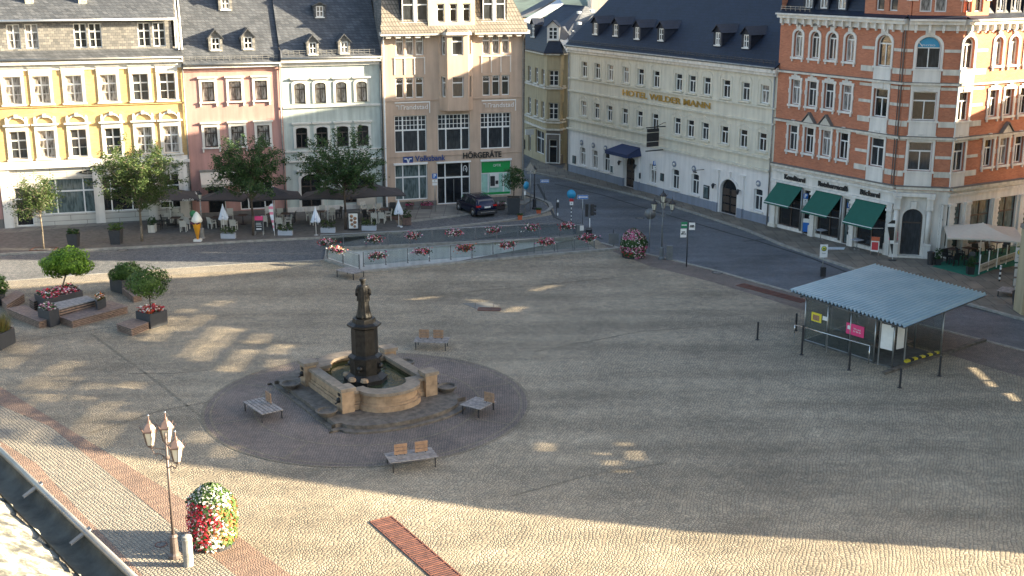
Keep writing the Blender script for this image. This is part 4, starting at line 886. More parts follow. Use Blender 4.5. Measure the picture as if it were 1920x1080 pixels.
# ------------------------------------------------------------------ red brick corner house
RA=G(1443,425); RB=(26.3,83.0); ra_=math.atan2(RB[1]-RA[1],RB[0]-RA[0]); LA=math.dist(RA,RB)
F=Fac('corner_house','large red brick corner house with pale stone bands and arched top windows',RA,ra_)
RC=(29.7,82.2); angB=math.atan2(RC[1]-RB[1],RC[0]-RB[0])-ra_; FB=F.sub(LA,0,angB); LB=math.dist(RB,RC)
# third facet
c,q=math.cos(FB.rz),math.sin(FB.rz)
FCc=F.sub(FB.ox+LB*c,FB.oy+LB*q,R(30)-ra_); LC=19.0
Z=dict(g=4.75,s1=4.95,s2=8.35,s3=11.95,co=15.45,top=16.2)
fl=[(6.3,8.02-6.2),(9.65,1.85),(13.0,2.05)]
def zof(F_,px,y0,y1): return F_.fp(px,y1)[1],F_.fp(px,y0)[1]
A_c=[[1486,1516,1549,1580,1644],[1492,1523,1554,1587,1651],[1497,1528,1559,1594,1658]]
uA=[mean([F.fp(A_c[f_][i],y)[0] for f_,y in ((0,262+i*5),(1,175+i*4),(2,86+i*3))]) for i in range(5)]
zf=[mean([F.fp(1486,281)[1],F.fp(1580,299)[1]]),mean([F.fp(1492,195)[1],F.fp(1587,209)[1]]),mean([F.fp(1497,105)[1],F.fp(1594,117)[1]])]
zt_=[mean([F.fp(1486,233)[1],F.fp(1580,250)[1]]),mean([F.fp(1492,148)[1],F.fp(1587,160)[1]]),mean([F.fp(1497,57)[1],F.fp(1594,63)[1]])]
def redwall(F_,L_,small,big,gz_=Z['g']):
    lst=[]
    for fl_ in range(3):
        z0,h_=zf[fl_],zt_[fl_]-zf[fl_]
        for u in small:
            if fl_==2: lst.append((u,z0,.86,h_,.42,dict(kind='T',sur='keyarch',pane=random.choice(['glass_lace','glass_mid','glass_curtain']))))
            else: lst.append((u,z0,.92,h_,0,dict(kind='T',sur='key',pane=random.choice(['glass_dark','glass_mid','glass_lace']))))
        for u,w_ in big:
            if fl_==2: lst.append((u,z0-.12,w_,h_+.2,w_/2*.95,dict(kind='T',sur='bigkey',pane='glass_mid')))
            else: lst.append((u,z0-.1,w_,h_+.1,0,dict(kind='T',sur='bigflat',pane=random.choice(['glass_dark','glass_mid']))))
    F_.wins(lst,'brick_red',0,L_,gz_,Z['co'],d=.2)
    b=MB().mat('sandstone'); b.box(0,L_,-.22,0,Z['s3']-.07,Z['s3']+.07); b.box(0,L_,-.20,0,Z['s2']-.1,Z['s2']+.05); b.box(0,L_,-.3,0,Z['s1']-.12,Z['s1']+.05)
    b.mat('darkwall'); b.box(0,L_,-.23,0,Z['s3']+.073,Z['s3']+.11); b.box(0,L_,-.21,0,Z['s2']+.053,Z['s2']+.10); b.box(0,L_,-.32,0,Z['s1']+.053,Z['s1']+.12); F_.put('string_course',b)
    # stone bands either side of the big windows
    b=MB().mat('sandstone')
    for u,w_ in big:
        for z in (zf[0]-.32,zf[0]+.85,zt_[0]+.16,zf[1]-.35,zf[1]+.9,zt_[1]+.2,zf[2]-.35,zf[2]+1.05):
            th=.38 if z in (zf[0]-.32,zf[1]-.35,zf[2]-.35) else .20
            for x0,x1 in ((max(0.02,u-w_/2-1.3),u-w_/2-.22),(u+w_/2+.22,min(L_-.02,u+w_/2+1.3))):
                if x1-x0>.1: b.box(x0,x1,-.05,0,z-th/2,z+th/2)
    F_.put('stone_bands',b)
    b=MB().mat('sandwhite'); b.box(0,L_,-.12,0,Z['co'],Z['top']-.35); b.box(-.0,L_,-.45,0,Z['top']-.35,Z['top']-.12); b.box(0,L_,-.62,0,Z['top']-.118,Z['top'])
    n=int(L_/.72)
    for i in range(n): x=(i+.5)*L_/n; b.box(x-.09,x+.09,-.36,-.12,Z['top']-.75,Z['top']-.353); b.box(x-.07,x+.07,-.24,-.12,Z['top']-.88,Z['top']-.753)
    F_.put('cornice',b)
redwall(F,LA,uA[:4],[(uA[4],1.25)])
redwall(FB,LB,[],[(mean([FB.fp(1740,100)[0],FB.fp(1732,205)[0],FB.fp(1725,300)[0]]),1.55)])
uC=[mean([FCc.fp(a,105)[0],FCc.fp(b_,200)[0],FCc.fp(c_,290)[0]]) for a,b_,c_ in ((1817,1806,1796),(1870,1862,1852),(1899,1890,1881),(1930,1916,1910))]
dC=uC[3]-uC[2]
redwall(FCc,LC,[uC[1],uC[2],uC[2]+(uC[2]-uC[1]),uC[2]+2*(uC[2]-uC[1])+.9,uC[2]+3*(uC[2]-uC[1])+.9],[(uC[0],1.1)])
# small gables over first floor windows
for F_,u in ((F,(uA[1]+uA[1])/2),(F,uA[2]),(FCc,uC[2])):
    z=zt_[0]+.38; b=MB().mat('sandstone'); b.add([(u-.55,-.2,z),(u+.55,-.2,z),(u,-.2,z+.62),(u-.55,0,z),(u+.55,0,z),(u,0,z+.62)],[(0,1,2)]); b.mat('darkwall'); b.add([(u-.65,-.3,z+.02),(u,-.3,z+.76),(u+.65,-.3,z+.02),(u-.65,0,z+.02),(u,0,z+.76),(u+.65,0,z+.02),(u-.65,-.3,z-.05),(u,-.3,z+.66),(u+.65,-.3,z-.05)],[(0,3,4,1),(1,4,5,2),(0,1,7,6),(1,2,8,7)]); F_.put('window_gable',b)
# blue half-round sign in the corner window
ub=mean([FB.fp(1740,100)[0],FB.fp(1732,205)[0]]); w_=1.4; b=MB().mat('sign_cyan'); zz0=zf[2]-.12+(zt_[2]-zf[2]+.2)-1.55/2*.95+.03
b.add([(ub-w_/2,.12,zz0)]+[(ub+w_/2*math.cos(PI*i/12),.12,zz0+w_/2*.93*math.sin(PI*i/12)) for i in range(13)],[tuple(range(14))]); FB.put('window_sign',b)
text('PHYSIO',.16,'white_paint',F.root,FB.loc(ub,.10,zz0+.12),FB.rz,w=.8,ext=.004); FB.put('window_sign_swoosh',MB().mat('white_paint').tube([(ub-.62,.11,zz0+.30),(ub-.40,.11,zz0+.05)],.03,5))
b=MB().mat('brownmetal'); b.tube([(LA-.15,-.1,Z['s1']),(LA-.15,-.1,Z['co'])],.05,6); b.tube([(LA-.38,-.06,Z['s1']),(LA-.38,-.06,Z['co'])],.03,6); F.put('downpipe',b)
# ground floor: left facet with three shop bays
ubay=[(F.fp(a,400)[0],F.fp(c_,420)[0]) for a,c_ in ((1466,1492),(1531,1563),(1609,1652))]
cuts=[(F.fp(1459,380)[0],F.fp(1503,400)[0]),(F.fp(1531,400)[0],F.fp(1577,410)[0]),(F.fp(1606,410)[0],F.fp(1659,430)[0])]
gl=[((a+c_)/2,.35,c_-a,3.05,0,dict(kind='W',fr='dark_frame',pane='glass_dark')) for a,c_ in cuts]
gl+=[((cuts[0][1]+.55),.12,.85,3.3,0,dict(kind='P',fr='dark_frame',pane='glass_dark')),((cuts[1][1]+.5),.12,.7,3.3,0,dict(kind='P',fr='dark_frame',pane='glass_teal'))]
F.wins(gl,'sandwhite',0,LA,0,Z['g'],d=.35)
b=MB().mat('sandwhite')
for u in (cuts[0][0]-.38,cuts[1][0]-.32,cuts[2][0]-.32,cuts[2][1]+.38):
    b.box(u-.26,u+.26,-.22,0,.0,.9); b.box(u-.2,u+.2,-.16,0,.9,3.2); b.box(u-.27,u+.27,-.24,0,3.2,3.35); b.box(u-.22,u+.22,-.18,0,3.35,3.62)
    for zq in [1.1+.35*i for i in range(6)]: b.box(u-.225,u+.225,-.185,-.161,zq,zq+.16)
b.box(0,LA,-.20,0,3.62,3.78); b.box(0,LA,-.14,0,4.45,4.62); F.put('pilasters',b)
F.box('plinth',0,cuts[0][0],-.25,0,0,.35,'sandstone')
b=MB().mat('steel')
for u in (cuts[0][1]+.02,cuts[1][1]-.0): b.cyl((u,-.12,.3),(u,-.12,3.5),.07,n=8)
F.put('column',b)
for (px0,px1,py,txt) in ((1471,1510,320,'Konditorei'),(1534,1590,337,'Ratsherrncafé'),(1613,1650,351,'Bäckerei')):
    u0,z=F.fp(px0,py-5,-.1); u1,z1=F.fp(px1,py+3,-.1); text(txt,.5,'letter_black',F.root,((u0+u1)/2,-.07,4.12),w=u1-u0,bold=.02,ext=.03)
# awnings
for (a,c_),(px,py) in zip(cuts,((1478,388),(1550,406),(1635,428))):
    yo=-1.25; zo=F.fp(px,py,yo)[1]; c2_=F.fp(px,py,yo)[0]
    w_=c_-a+.1; b=MB().mat('canvas_green'); b.slab([(a-.05,-.05,3.68),(a-.05+w_,-.05,3.68),(c2_+.0,yo,zo),(c2_-w_,yo,zo)],.035)
    b.add([(c2_-w_,yo,zo),(c2_,yo,zo),(c2_,yo,zo-.14),(c2_-w_,yo,zo-.14)],[(0,1,2,3)]); b.mat('white_paint'); b.tube([(c2_-w_,yo,zo),(c2_,yo,zo)],.03,6); b.tube([(c2_-.05,yo,zo),(c_-.1,-.05,1.9)],.022,5); b.tube([(c2_-w_+.05,yo,zo),(a+.1,-.05,1.9)],.022,5); F.put('awning',b)
# corner entrance
ude=FB.fp(1709,430)[0]; dw=1.35
FB.wins([(ude,.12,dw,3.35,.62,dict(kind='P',fr='dark_frame',pane='glass_mid'))],'sandwhite',0,LB,0,Z['g'],d=.45)
b=MB().mat('sandwhite')
for u in (ude-1.1,ude+1.05):
    b.box(u-.3,u+.3,-.5,-.0,0,.25); b.box(u-.25,u+.25,-.45,0,.25,1.0); b.box(u-.28,u+.28,-.5,0,1.0,1.12); b.cyl((u,-.24,1.12),(u,-.24,3.45),.19,.16,12); b.box(u-.22,u+.22,-.44,0,3.45,3.62); b.box(u-.2,u+.2,-.4,0,3.62,4.2); b.box(u-.26,u+.26,-.48,0,4.2,4.35)
b.box(ude-1.4,ude+1.35,-.4,0,4.36,4.6); b.box(ude-.18,ude+.18,-.25,0,3.5,4.0); ringmesh(b,[(ude+x,z+.12) for x,z in outline(dw+.35,3.52,.79)],[(ude+x,z+.12) for x,z in outline(dw,3.35,.62)],-.08,0); FB.put('portal',b)
b=MB().mat('dark_frame'); b.box(ude-.03,ude+.03,.36,.46,.15,2.3); b.box(ude-dw/2+.05,ude+dw/2-.05,.34,.46,2.3,2.42); FB.put('door_frame',b)
FB.put('door_sign',MB().mat('lit_yellow').box(ude+.32,ude+.55,.38,.42,2.5,2.72))
FB.put('step',MB().mat('sandstone').box(ude-.9,ude+.85,-.45,.3,0,.22))
# right facet ground floor
wc=[FCc.fp(a,y)[0] for a,y in ((1768,400),(1803,400),(1821,390),(1858,390),(1872,380),(1906,380))]
gw=[((wc[0]+wc[1])/2,.75,wc[1]-wc[0],3.1,0,dict(kind='W',fr='dark_frame',pane='glass_teal')),((wc[2]+wc[3])/2,.75,wc[3]-wc[2],3.1,0,dict(kind='W',fr='dark_frame',pane='glass_teal')),((wc[4]+wc[5])/2,.75,wc[5]-wc[4],3.1,0,dict(kind='W',fr='dark_frame',pane='glass_teal'))]
st=wc[4]-wc[2]; gw.append(((wc[4]+wc[5])/2+st,.75,wc[5]-wc[4],3.1,0,dict(kind='W',fr='dark_frame',pane='glass_teal')))
FCc.wins(gw,'sandwhite',0,LC,0,Z['g'],d=.35)
b=MB().mat('sandwhite')
for u in ((wc[1]+wc[2])/2,(wc[3]+wc[4])/2,(wc[3]+wc[4])/2+st,.35):
    b.box(u-.3,u+.3,-.2,0,0,.95); b.box(u-.24,u+.24,-.14,0,.95,3.7); b.box(u-.3,u+.3,-.22,0,3.7,3.88)
    for zq in [1.1+.36*i for i in range(7)]: b.box(u-.27,u+.27,-.17,-.141,zq,zq+.17)
b.box(0,LC,-.12,0,4.42,4.6); FCc.put('pilasters',b)
# attic: mansard with dormers and brick gables
def mansard(F_,L_,e0,e1):
    roofplane(F_,0,L_,-.55,Z['top']+.02,.35,Z['top']+.32,'slate_dark',name='roof_skirt',u0b=e0*.35,u1b=L_-e1*.35)
    roofplane(F_,e0*.35,L_-e1*.35,.35,Z['top']+.32,2.2,Z['top']+4.2,'slate_dark',u0b=e0*1.5,u1b=L_-e1*1.5)
mansard(F,LA,.0,.6); mansard(FCc,LC,.6,0); mansard(FB,LB,-.5,-.5)
snowguard(F,.1,3,-.4,Z['top']+.1,.35,'zinc')
zd=Z['top']+.3
for px in (1520,1548,1582): 
    u=F.fp(px,8,.5)[0]; b=MB().mat('slate_dark'); b.box(u-.5,u+.5,.3,2.4,zd-.2,zd+.1); b.box(u-.5,u-.36,.3,2.4,zd+.1,zd+1.9); b.box(u+.36,u+.5,.3,2.4,zd+.1,zd+1.9); b.box(u-.62,u+.62,.1,2.6,zd+1.9,zd+2.05); o=F.put('dormer',b)
    link('window',winmesh('T',.72,1.8,0,'white_paint'),o,(u,.36,zd+.1)); pmm=panemesh(.72,1.8,0,'glass_lace').copy(); pmm.transform(Matrix.Translation((u,.36,zd+.1))); link('pane',pmm,o)
def brickgable(F_,u0,u1,wins_,y=.05,h_=3.0):
    F_.wins([(u,zd+.15,.75,1.75,0,dict(kind='P',sur=None,pane=random.choice(['glass_lace','glass_mid']))) for u in wins_],'brick_red',u0,u1,zd-.28,zd+h_,y=y,d=.14,name='gable_wall')
    b=MB().mat('brick_red'); b.quad((u0,3,zd-.28),(u0,y,zd-.28),(u0,y,zd+h_),(u0,3,zd+h_)); b.quad((u1,y,zd-.28),(u1,3,zd-.28),(u1,3,zd+h_),(u1,y,zd+h_)); b.add([(u0,y,zd+h_),(u1,y,zd+h_),((u0+u1)/2,y,zd+h_+1.6)],[(0,1,2)])
    b.mat('sandstone'); b.box(u0-.12,u0+.35,y-.06,y,zd+.85,zd+1.0); b.box(u1-.35,u1+.12,y-.06,y,zd+.85,zd+1.0); F_.put('gable_trim',b)
u0=F.fp(1622,10,.05)[0]; ws=[F.fp(1650,10,.05)[0],F.fp(1675,10,.05)[0]]
brickgable(F,u0,LA-.0,ws); wb=[FB.fp(1736,12,.05)[0],FB.fp(1764,12,.05)[0]]; brickgable(FB,.15,LB-.05,wb)
wcx=[FCc.fp(1815,12,.05)[0],FCc.fp(1836,12,.05)[0]]; brickgable(FCc,.1,wcx[1]+1.0,wcx)
for px in (1873,1900,1925):
    u=FCc.fp(px,10,.5)[0]; b=MB().mat('slate_dark'); b.box(u-.5,u+.5,.3,2.4,zd-.2,zd+.1); b.box(u-.5,u-.36,.3,2.4,zd+.1,zd+1.9); b.box(u+.36,u+.5,.3,2.4,zd+.1,zd+1.9); b.box(u-.62,u+.62,.1,2.6,zd+1.9,zd+2.05); o=FCc.put('dormer',b)
    link('window',winmesh('T',.72,1.8,0,'white_paint'),o,FCc.loc(u,.36,zd+.1),FCc.rz)
# closing roof and rear walls of the corner house
P=lambda f,u,y:f.loc(u,y,0)[:2]
poly=[P(F,0,.9),P(F,LA-.3,.9),P(FCc,.4,.9),P(FCc,LC,.9),P(FCc,LC,14),P(F,0,16)]
b=MB().mat('slate_dark'); n=len(poly); cx=mean([p[0] for p in poly]); cy=mean([p[1] for p in poly])
inn=[(p[0]*.7+cx*.3,p[1]*.7+cy*.3) for p in poly]
b.add([(x,y,Z['top']+3.2) for x,y in poly]+[(x,y,Z['top']+5.5) for x,y in inn],[(i,(i+1)%n,n+(i+1)%n,n+i) for i in range(n)]+[tuple(range(n,2*n))]); b.mat('brick_red')
o_=[P(FCc,LC,0),P(FCc,LC,14),P(F,0,16),P(F,0,0)]
b.add([(x,y,0) for x,y in o_]+[(x,y,Z['top']+3.2) for x,y in o_],[(0,1,5,4),(1,2,6,5),(2,3,7,6)]); F.put('roof_top',b)
RED=F; REDB=FB; REDC=FCc
# ------------------------------------------------------------------ ochre corner house in the side street
p0=G(978,287); p1=G(1024,308); p2=G(1049,309); p3=G(1072,300)
a0=math.atan2(p1[1]-p0[1],p1[0]-p0[0]); F=Fac('corner_house','ochre corner house with an oriel over a dark glass shop door, in the side street',p0,a0); L0=math.dist(p0,p1)
F1=F.sub(L0,0,math.atan2(p2[1]-p1[1],p2[0]-p1[0])-a0); L1=math.dist(p1,p2); c,q=math.cos(F1.rz),math.sin(F1.rz)
F2=F.sub(F1.ox+L1*c,F1.oy+L1*q,math.atan2(p3[1]-p2[1],p3[0]-p2[0])-a0); L2=math.dist(p2,p3)
ZE=F1.fp(1038,103)[1]; za,zb1=F1.fp(1038,161)[1],F1.fp(1038,132)[1]; zc1,zd1=F1.fp(1038,224)[1],F1.fp(1038,193)[1]; zg=F1.fp(1038,243)[1]
print('ochre',ZE,za,zb1,zc1,zd1,zg,L0,L1,L2)
def up(F_,us_,w_): return [(u,z0,w_,z1-z0,0,dict(kind='T2',pane='glass_mid',fr='white_paint',sur='sill',smat='sandstone')) for u in us_ for z0,z1 in ((za,zb1),(zc1,zd1))]
F.wins(up(F,[F.fp(993,145)[0],F.fp(1006,150)[0],F.fp(1022,150)[0]-.6],.95),'creamwall',-9,L0,zg,ZE)
F1.wins(up(F1,[L1/2],L1*.72),'creamwall',0,L1,zg,ZE); F2.wins(up(F2,[L2/2],L2*.6),'creamwall',0,L2,zg,ZE)
F.wins([(F.fp(1012,265)[0],.8,2.6,zg-1.2,0,dict(kind='W',pane='glass_dark')),(F.fp(993,262)[0],.6,.8,2.2,0,dict(kind='P',pane='glass_dark'))],'creamwall',-9,L0,0,zg)
F1.wins([(L1/2,.1,L1*.62,zg-1.1,0,dict(kind='P',pane='glass_dark')),],'darkwall',0,L1,0,zg); F2.wins([(L2/2,.9,L2*.8,zg-1.4,0,dict(kind='P',pane='glass_dark'))],'darkwall',0,L2,0,zg)
for F_,l0,l_ in ((F,-9,L0),(F1,0,L1),(F2,0,L2)):
    b=MB().mat('sandstone'); b.box(l0,l_,-.35,0,ZE,ZE+.25)
    for z in (za-.25,zc1-.3,zg+.0): b.box(l0,l_,-.2,0,z-.08,z+.08)
    F_.put('string_course',b)
    tl=0 if F_ is F else math.tan((F_.ang-(F if F_ is F1 else F1).ang)/2); tr_=0 if F_ is F2 else math.tan(((F1 if F_ is F else F2).ang-F_.ang)/2)
    roofplane(F_,l0-.4*tl,l_+.4*tr_,-.4,ZE+.26,.9,ZE+2.6,'slate_dark',name='roof_skirt',u0b=l0+.9*tl,u1b=l_-.9*tr_)
for px,F_ in ((1001,F),(1037,F1)):
    u,z=F_.fp(px,88,.3); dormer(F_,u,.2,ZE+1.3,1.2,1.5,1.8,'sandwhite' if F_ is F1 else 'slate_dark','slate_dark',kind='T2',ww=.9)
# main roof: dark plane facing the square and its paved-grey hip turned to the sun
def R3(px,py,y): X=ray(px,py); t_=y/X[1]; return (X[0]*t_,y,CH+X[2]*t_)
base=F.root; 
def wput(F_,name,pts,mat,th=.1):
    ib=Matrix.Translation(F_.root.location)@Matrix.Rotation(F_.root.rotation_euler[2],4,'Z'); ib=ib.inverted(); pts=[ib@Vector(p) for p in pts]
    b=MB().mat(mat); b.slab(pts,th); return F_.root and b.build(name,F_.root)
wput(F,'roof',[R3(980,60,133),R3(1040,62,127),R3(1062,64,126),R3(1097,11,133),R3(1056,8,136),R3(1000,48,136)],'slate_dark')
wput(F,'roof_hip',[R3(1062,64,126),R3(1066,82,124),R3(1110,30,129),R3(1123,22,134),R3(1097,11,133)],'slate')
wput(F,'side_wall',[R3(1062,64,126),R3(1050,75,123),R3(1064,98,122),R3(1068,82,123.5)],'white')
for px,py in ((1086,24),(1086,44),(1074,60),(1110,21)): 
    p=R3(px,py,127); ib=(Matrix.Translation(F.root.location)@Matrix.Rotation(F.root.rotation_euler[2],4,'Z')).inverted(); p=ib@Vector(p); F.root and MB().mat('white_paint').box(p[0]-.3,p[0]+.3,p[1]-.15,p[1]+.15,p[2]-.1,p[2]+.15).build('roof_hatch',F.root)
# shop door, hanging sign
b=MB().mat('white_paint'); ringmesh(b,outline(1.5,3.0),outline(1.5,3.0,ins=.1),-.05,.05); b.v=[(x+L1/2,y,z+.12) for x,y,z in b.v]; F1.put('door_frame',b)
u,z=F.fp(992,247,-.8); b=MB().mat('black_metal'); b.tube([(u,0,z+.4),(u,-1.2,z+.4)],.03,4); b.mat('skyposter').box(u-.06,u+.06,-1.2,-.3,z-.3,z+.25); F.put('hanging_sign',b)
b=MB().mat('black_metal'); u,z=F.fp(983,270); b.box(u-.3,u+.3,-.08,0,z-.5,z+.5); F.put('notice_board',b)
shell(F,-9,L0,12,ZE,'creamwall')
# ------------------------------------------------------------------ houses further back
def backhouse(label,pts,mat,roofm,x0,x1,y,z0,z1): pass
t_=thing('town_house','distant dark roofed house with a pale fascia behind the bank building','building',(0,140,0))
def wq(par,name,pts,mat,th=.2): b=MB().mat(mat); b.slab([(p[0],p[1]-140,p[2]) for p in pts],th); return b.build(name,par)
wq(t_,'roof',[R3(974,31,138),R3(1020,12,150),R3(1048,-6,160),R3(1030,-6,170),R3(972,26,150)],'slate_dark')
wq(t_,'fascia',[R3(978,39,137),R3(992,43,136),R3(1056,6,150),R3(1048,-2,155)],'planter_grey')
b=MB().mat('creamwall').box(-2,7,2,14,0,13.2); b.build('wall',t_)
t_=thing('town_house','pale house end with a brick base, just above the left end of the hotel roof','building',(14,150,0))
b=MB().mat('sandwhite').box(-4.5,4.5,0,8,13.5,19); b.mat('brick_red').box(-3.9,3.8,-.1,8,0,13.5); b.mat('black_metal').tube([(-1.0,-.3,18.2),(-1.0,-.3,13)],.08,5); b.mat('slate_dark').box(-5,5,-.6,8.5,19,19.4); b.build('wall',t_)
# ================================================================== fountain
def P3(px,py,z): x,y=G(px,py,z); return Vector((x,y,z))
fl_=Vector(G(583,683,1.25)); fb_=Vector(G(722,657,1.25)); ff_=Vector(G(648,737,1.25)); fr_=Vector(G(802,697,1.25))
FO=(fl_+fb_+ff_+fr_)/4; xa=((fr_-fb_)+(ff_-fl_)); fang=math.atan2(xa.y,xa.x)   # local x along the straight sides
ft=thing('fountain','stone fountain basin of dark water with corner posts, lobed ends and a stepped plinth','fountain',(FO.x,FO.y,0),fang)
lx=((fr_-fb_).length+(ff_-fl_).length)/4; ly=((fl_-ff_)*0).length
def tol(v): d=Vector((v.x-FO.x,v.y-FO.y)); c,s=math.cos(-fang),math.sin(-fang); return (d.x*c-d.y*s,d.x*s+d.y*c)
cor=[tol(q) for q in (fl_,ff_,fr_,fb_)]
hx=mean([abs(q[0]) for q in cor]); hy=mean([abs(q[1]) for q in cor])
print('fountain half',hx,hy,fang)
def plan(hx,hy,r,ins=0.,n=12,mid=.50):
    # rectangle with rounded lobes bulging from both short ends (x=+-hx)
    pts=[]; hx-=ins; hy-=ins; ry=(hy-mid-ins*.2)
    pts.append((-hx+.0,-hy)); pts.append((hx,-hy)); 
    for s in (1,-1):
        pts.append((s*hx,-s*ry))
        for i in range(n+1):
            a=-PI/2+PI*i/n; pts.append((s*(hx+(r-ins*.3)*math.cos(a)),s*ry*.86*math.sin(a)))
        pts.append((s*hx,s*ry))
        if s==1: pts+= [(hx,hy),(-hx,hy)]
    return pts
RL=1.15
def curb(b,mat,o,i,z0,z1):
    b.mat(mat); n=len(o)
    v=[(x,y,z0) for x,y in o]+[(x,y,z1) for x,y in o]+[(x,y,z0) for x,y in i]+[(x,y,z1) for x,y in i]
    b.add(v,[f for k in range(n) for j in [(k+1)%n] for f in ((k,j,n+j,n+k),(n+k,n+j,3*n+j,3*n+k),(3*n+k,3*n+j,2*n+j,2*n+k))])
b=MB()
for (e,z0,z1) in ((.14,.25,.50),(.05,.50,.62),(.0,.62,1.02)): curb(b,'stonewarm',plan(hx+e,hy+e,RL),plan(hx-.3,hy-.3,RL-.1),z0,z1)
b.build('basin_wall',ft)
b=MB(); curb(b,'rimstone',plan(hx+.12,hy+.12,RL+.02),plan(hx-.38,hy-.38,RL-.25),1.02,1.16); b.build('basin_rim',ft)
b=MB().mat('water'); pw=plan(hx-.3,hy-.3,RL-.12); tr=tessellate_polygon([[Vector((x,y,0)) for x,y in pw]]); b.add([(x,y,.86) for x,y in pw],[tuple(q) if (pw[q[1]][0]-pw[q[0]][0])*(pw[q[2]][1]-pw[q[0]][1])-(pw[q[2]][0]-pw[q[0]][0])*(pw[q[1]][1]-pw[q[0]][1])>0 else tuple(q[::-1]) for q in tr]); b.build('water',ft)
def steps(e,z0,z1,mat,nm):
    p=plan(hx+e,hy+e*.85,RL+.15,mid=-.2); b=MB().mat(mat); b.prism(p,z0,z1); b.build(nm,ft)
steps(1.55,0,.10,'stonedark','step'); steps(1.25,.10,.27,'stonedark','step')
for (x,y) in ((-hx,-hy),(hx,-hy),(hx,hy),(-hx,hy)):
    b=MB().mat('stonewarm'); b.box(x-.30,x+.30,y-.30,y+.30,.2,1.28); b.mat('rimstone').box(x-.37,x+.37,y-.37,y+.37,1.28,1.44)
    sx_,sy_=(1 if x>0 else -1),(1 if y>0 else -1)
    b.mat('bronze')
    for d in ((0,sy_),): b.ball((x,y+d[1]*.33,.85),.13,6); b.cyl((x,y+d[1]*.32,.78),(x,y+d[1]*.52,.70),.035,n=6); b.box(x-.12,x+.12,y+(.30 if sy_>0 else -.33),y+(.33 if sy_>0 else -.30),1.05,1.17)
    b.build('corner_post',ft)
    b=MB().mat('stonedark'); b.lathe([(.34,0),(.42,.12),(.5,.2),(.5,.24),(.40,.24),(.36,.16)],18,(x,y+sy_*.95,.27)); b.build('small_bowl',ft)
for q in range(4):
    x=-hx*.8+q*.9
pc=tol(Vector(G(686,712,.86))); 
# pedestal
b=MB().mat('bronze')
def octa(b,r,z0,z1,r1=None): b.lathe([(r,0),(r1 or r,z1-z0)],8,(pc[0],pc[1],z0),rot=PI/8)
octa(b,1.02,.5,1.05); octa(b,.98,1.05,1.25,.74); octa(b,.72,1.25,1.98); octa(b,.80,1.98,2.08); octa(b,.80,2.08,2.2,.62)
b.build('pedestal_base',ft)
b=MB().mat('bronze'); octa(b,.62,2.2,3.45); octa(b,.62,3.45,3.55,.78); octa(b,.80,3.55,3.64); octa(b,.70,3.64,3.72,.56); octa(b,.55,3.72,3.92,.52); b.build('pedestal',ft)
b=MB().mat('bronze')
for i in range(4):
    a=PI/4+i*PI/2; c,s=math.cos(a),math.sin(a); b.ball((pc[0]+c*.74,pc[1]+s*.74,1.62),.14,6); b.cyl((pc[0]+c*.8,pc[1]+s*.8,1.55),(pc[0]+c*1.0,pc[1]+s*1.0,1.5),.035,n=5)
b.build('spout_mask',ft)
b=MB().mat('padwhite')
for a in (-2.2,-1.2,-.5,2.6,-2.9): b.lathe([(.01,0),(.2,.04),(.17,.16),(.02,.2)],7,(pc[0]+.9*math.cos(a),pc[1]+.9*math.sin(a),1.02),sx=1.2)
b.mats=['stonewarm']; b.build('stone_dressing',ft)
# statue: one continuous robed figure seen from behind, its head turned to the sun
px_,py_=FO.x+pc[0]*math.cos(fang)-pc[1]*math.sin(fang),FO.y+pc[0]*math.sin(fang)+pc[1]*math.cos(fang)
ZB=3.92; HS=HZ(px_,py_,522)-ZB; print('statue h',HS,'ped top',proj(px_,py_,ZB),proj(px_,py_,.86))
st=thing('statue','dark bronze statue of a robed woman standing on the fountain pedestal','statue',(px_,py_,ZB),R(8))
def body():
    b=MB().mat('bronze'); b.smooth=True
    n=48; H_=HS; prof=[ # t, half-width x, half-depth y, cx, cy, pleat
     (0,.215,.19,0,0,.14),(.04,.205,.185,0,0,.15),(.12,.18,.165,0,0,.15),(.25,.16,.145,0,0,.14),(.40,.145,.13,0,0,.12),(.50,.14,.125,0,0,.10),(.56,.125,.11,0,0,.06),
     (.60,.125,.105,0,0,.03),(.66,.135,.11,0,0,.03),(.72,.145,.11,0,0,.03),(.77,.150,.105,0,0,.02),(.81,.138,.09,0,0,.01),(.835,.09,.07,0,0,0),(.85,.045,.045,0,.0,0),(.868,.04,.042,.0,.005,0),(.88,.05,.052,0,.01,0),(.91,.066,.07,0,.012,0),(.94,.07,.075,0,.01,0),(.965,.062,.066,0,.0,0),(.985,.042,.045,0,0,0),(1.,.008,.008,0,0,0)]
    for t_,a,d,cx,cy,pl in prof:
        for i in range(n):
            th=2*PI*i/n; f=1+pl*.55*math.sin(th*9+1.3*math.sin(t_*5))+pl*.3*math.sin(th*17)
            b.v.append(((a*f*math.cos(th)+cx)*H_*.88,(d*f*math.sin(th)+cy)*H_*.92,t_*H_))
    for k in range(len(prof)-1):
        for i in range(n): j=(i+1)%n; b.f.append((k*n+i,k*n+j,(k+1)*n+j,(k+1)*n+i)); b.m.append(0); b.sm.append(True)
    b.f.append(tuple(range(n))[::-1]); b.m.append(0); b.sm.append(False)
    return b
body().build('figure',st)
b=MB().mat('bronze'); H_=HS  # arms: sleeves bent forward, right elbow out
for s in (1,-1):
    pts=[(s*.105,.0,.79),(s*.14,-.02,.70),(s*.145,.01,.60),(s*.10,.13,.63),(s*.04,.17,.66)]
    rr=[.05,.053,.055,.045,.032]
    for (p,q,r0,r1) in zip(pts,pts[1:],rr,rr[1:]): b.cyl(tuple(c*H_ for c in p),tuple(c*H_ for c in q),r0*H_,r1*H_,10)
    for p,r in zip(pts,rr): b.ball(tuple(c*H_ for c in p),r*H_*1.0,8)
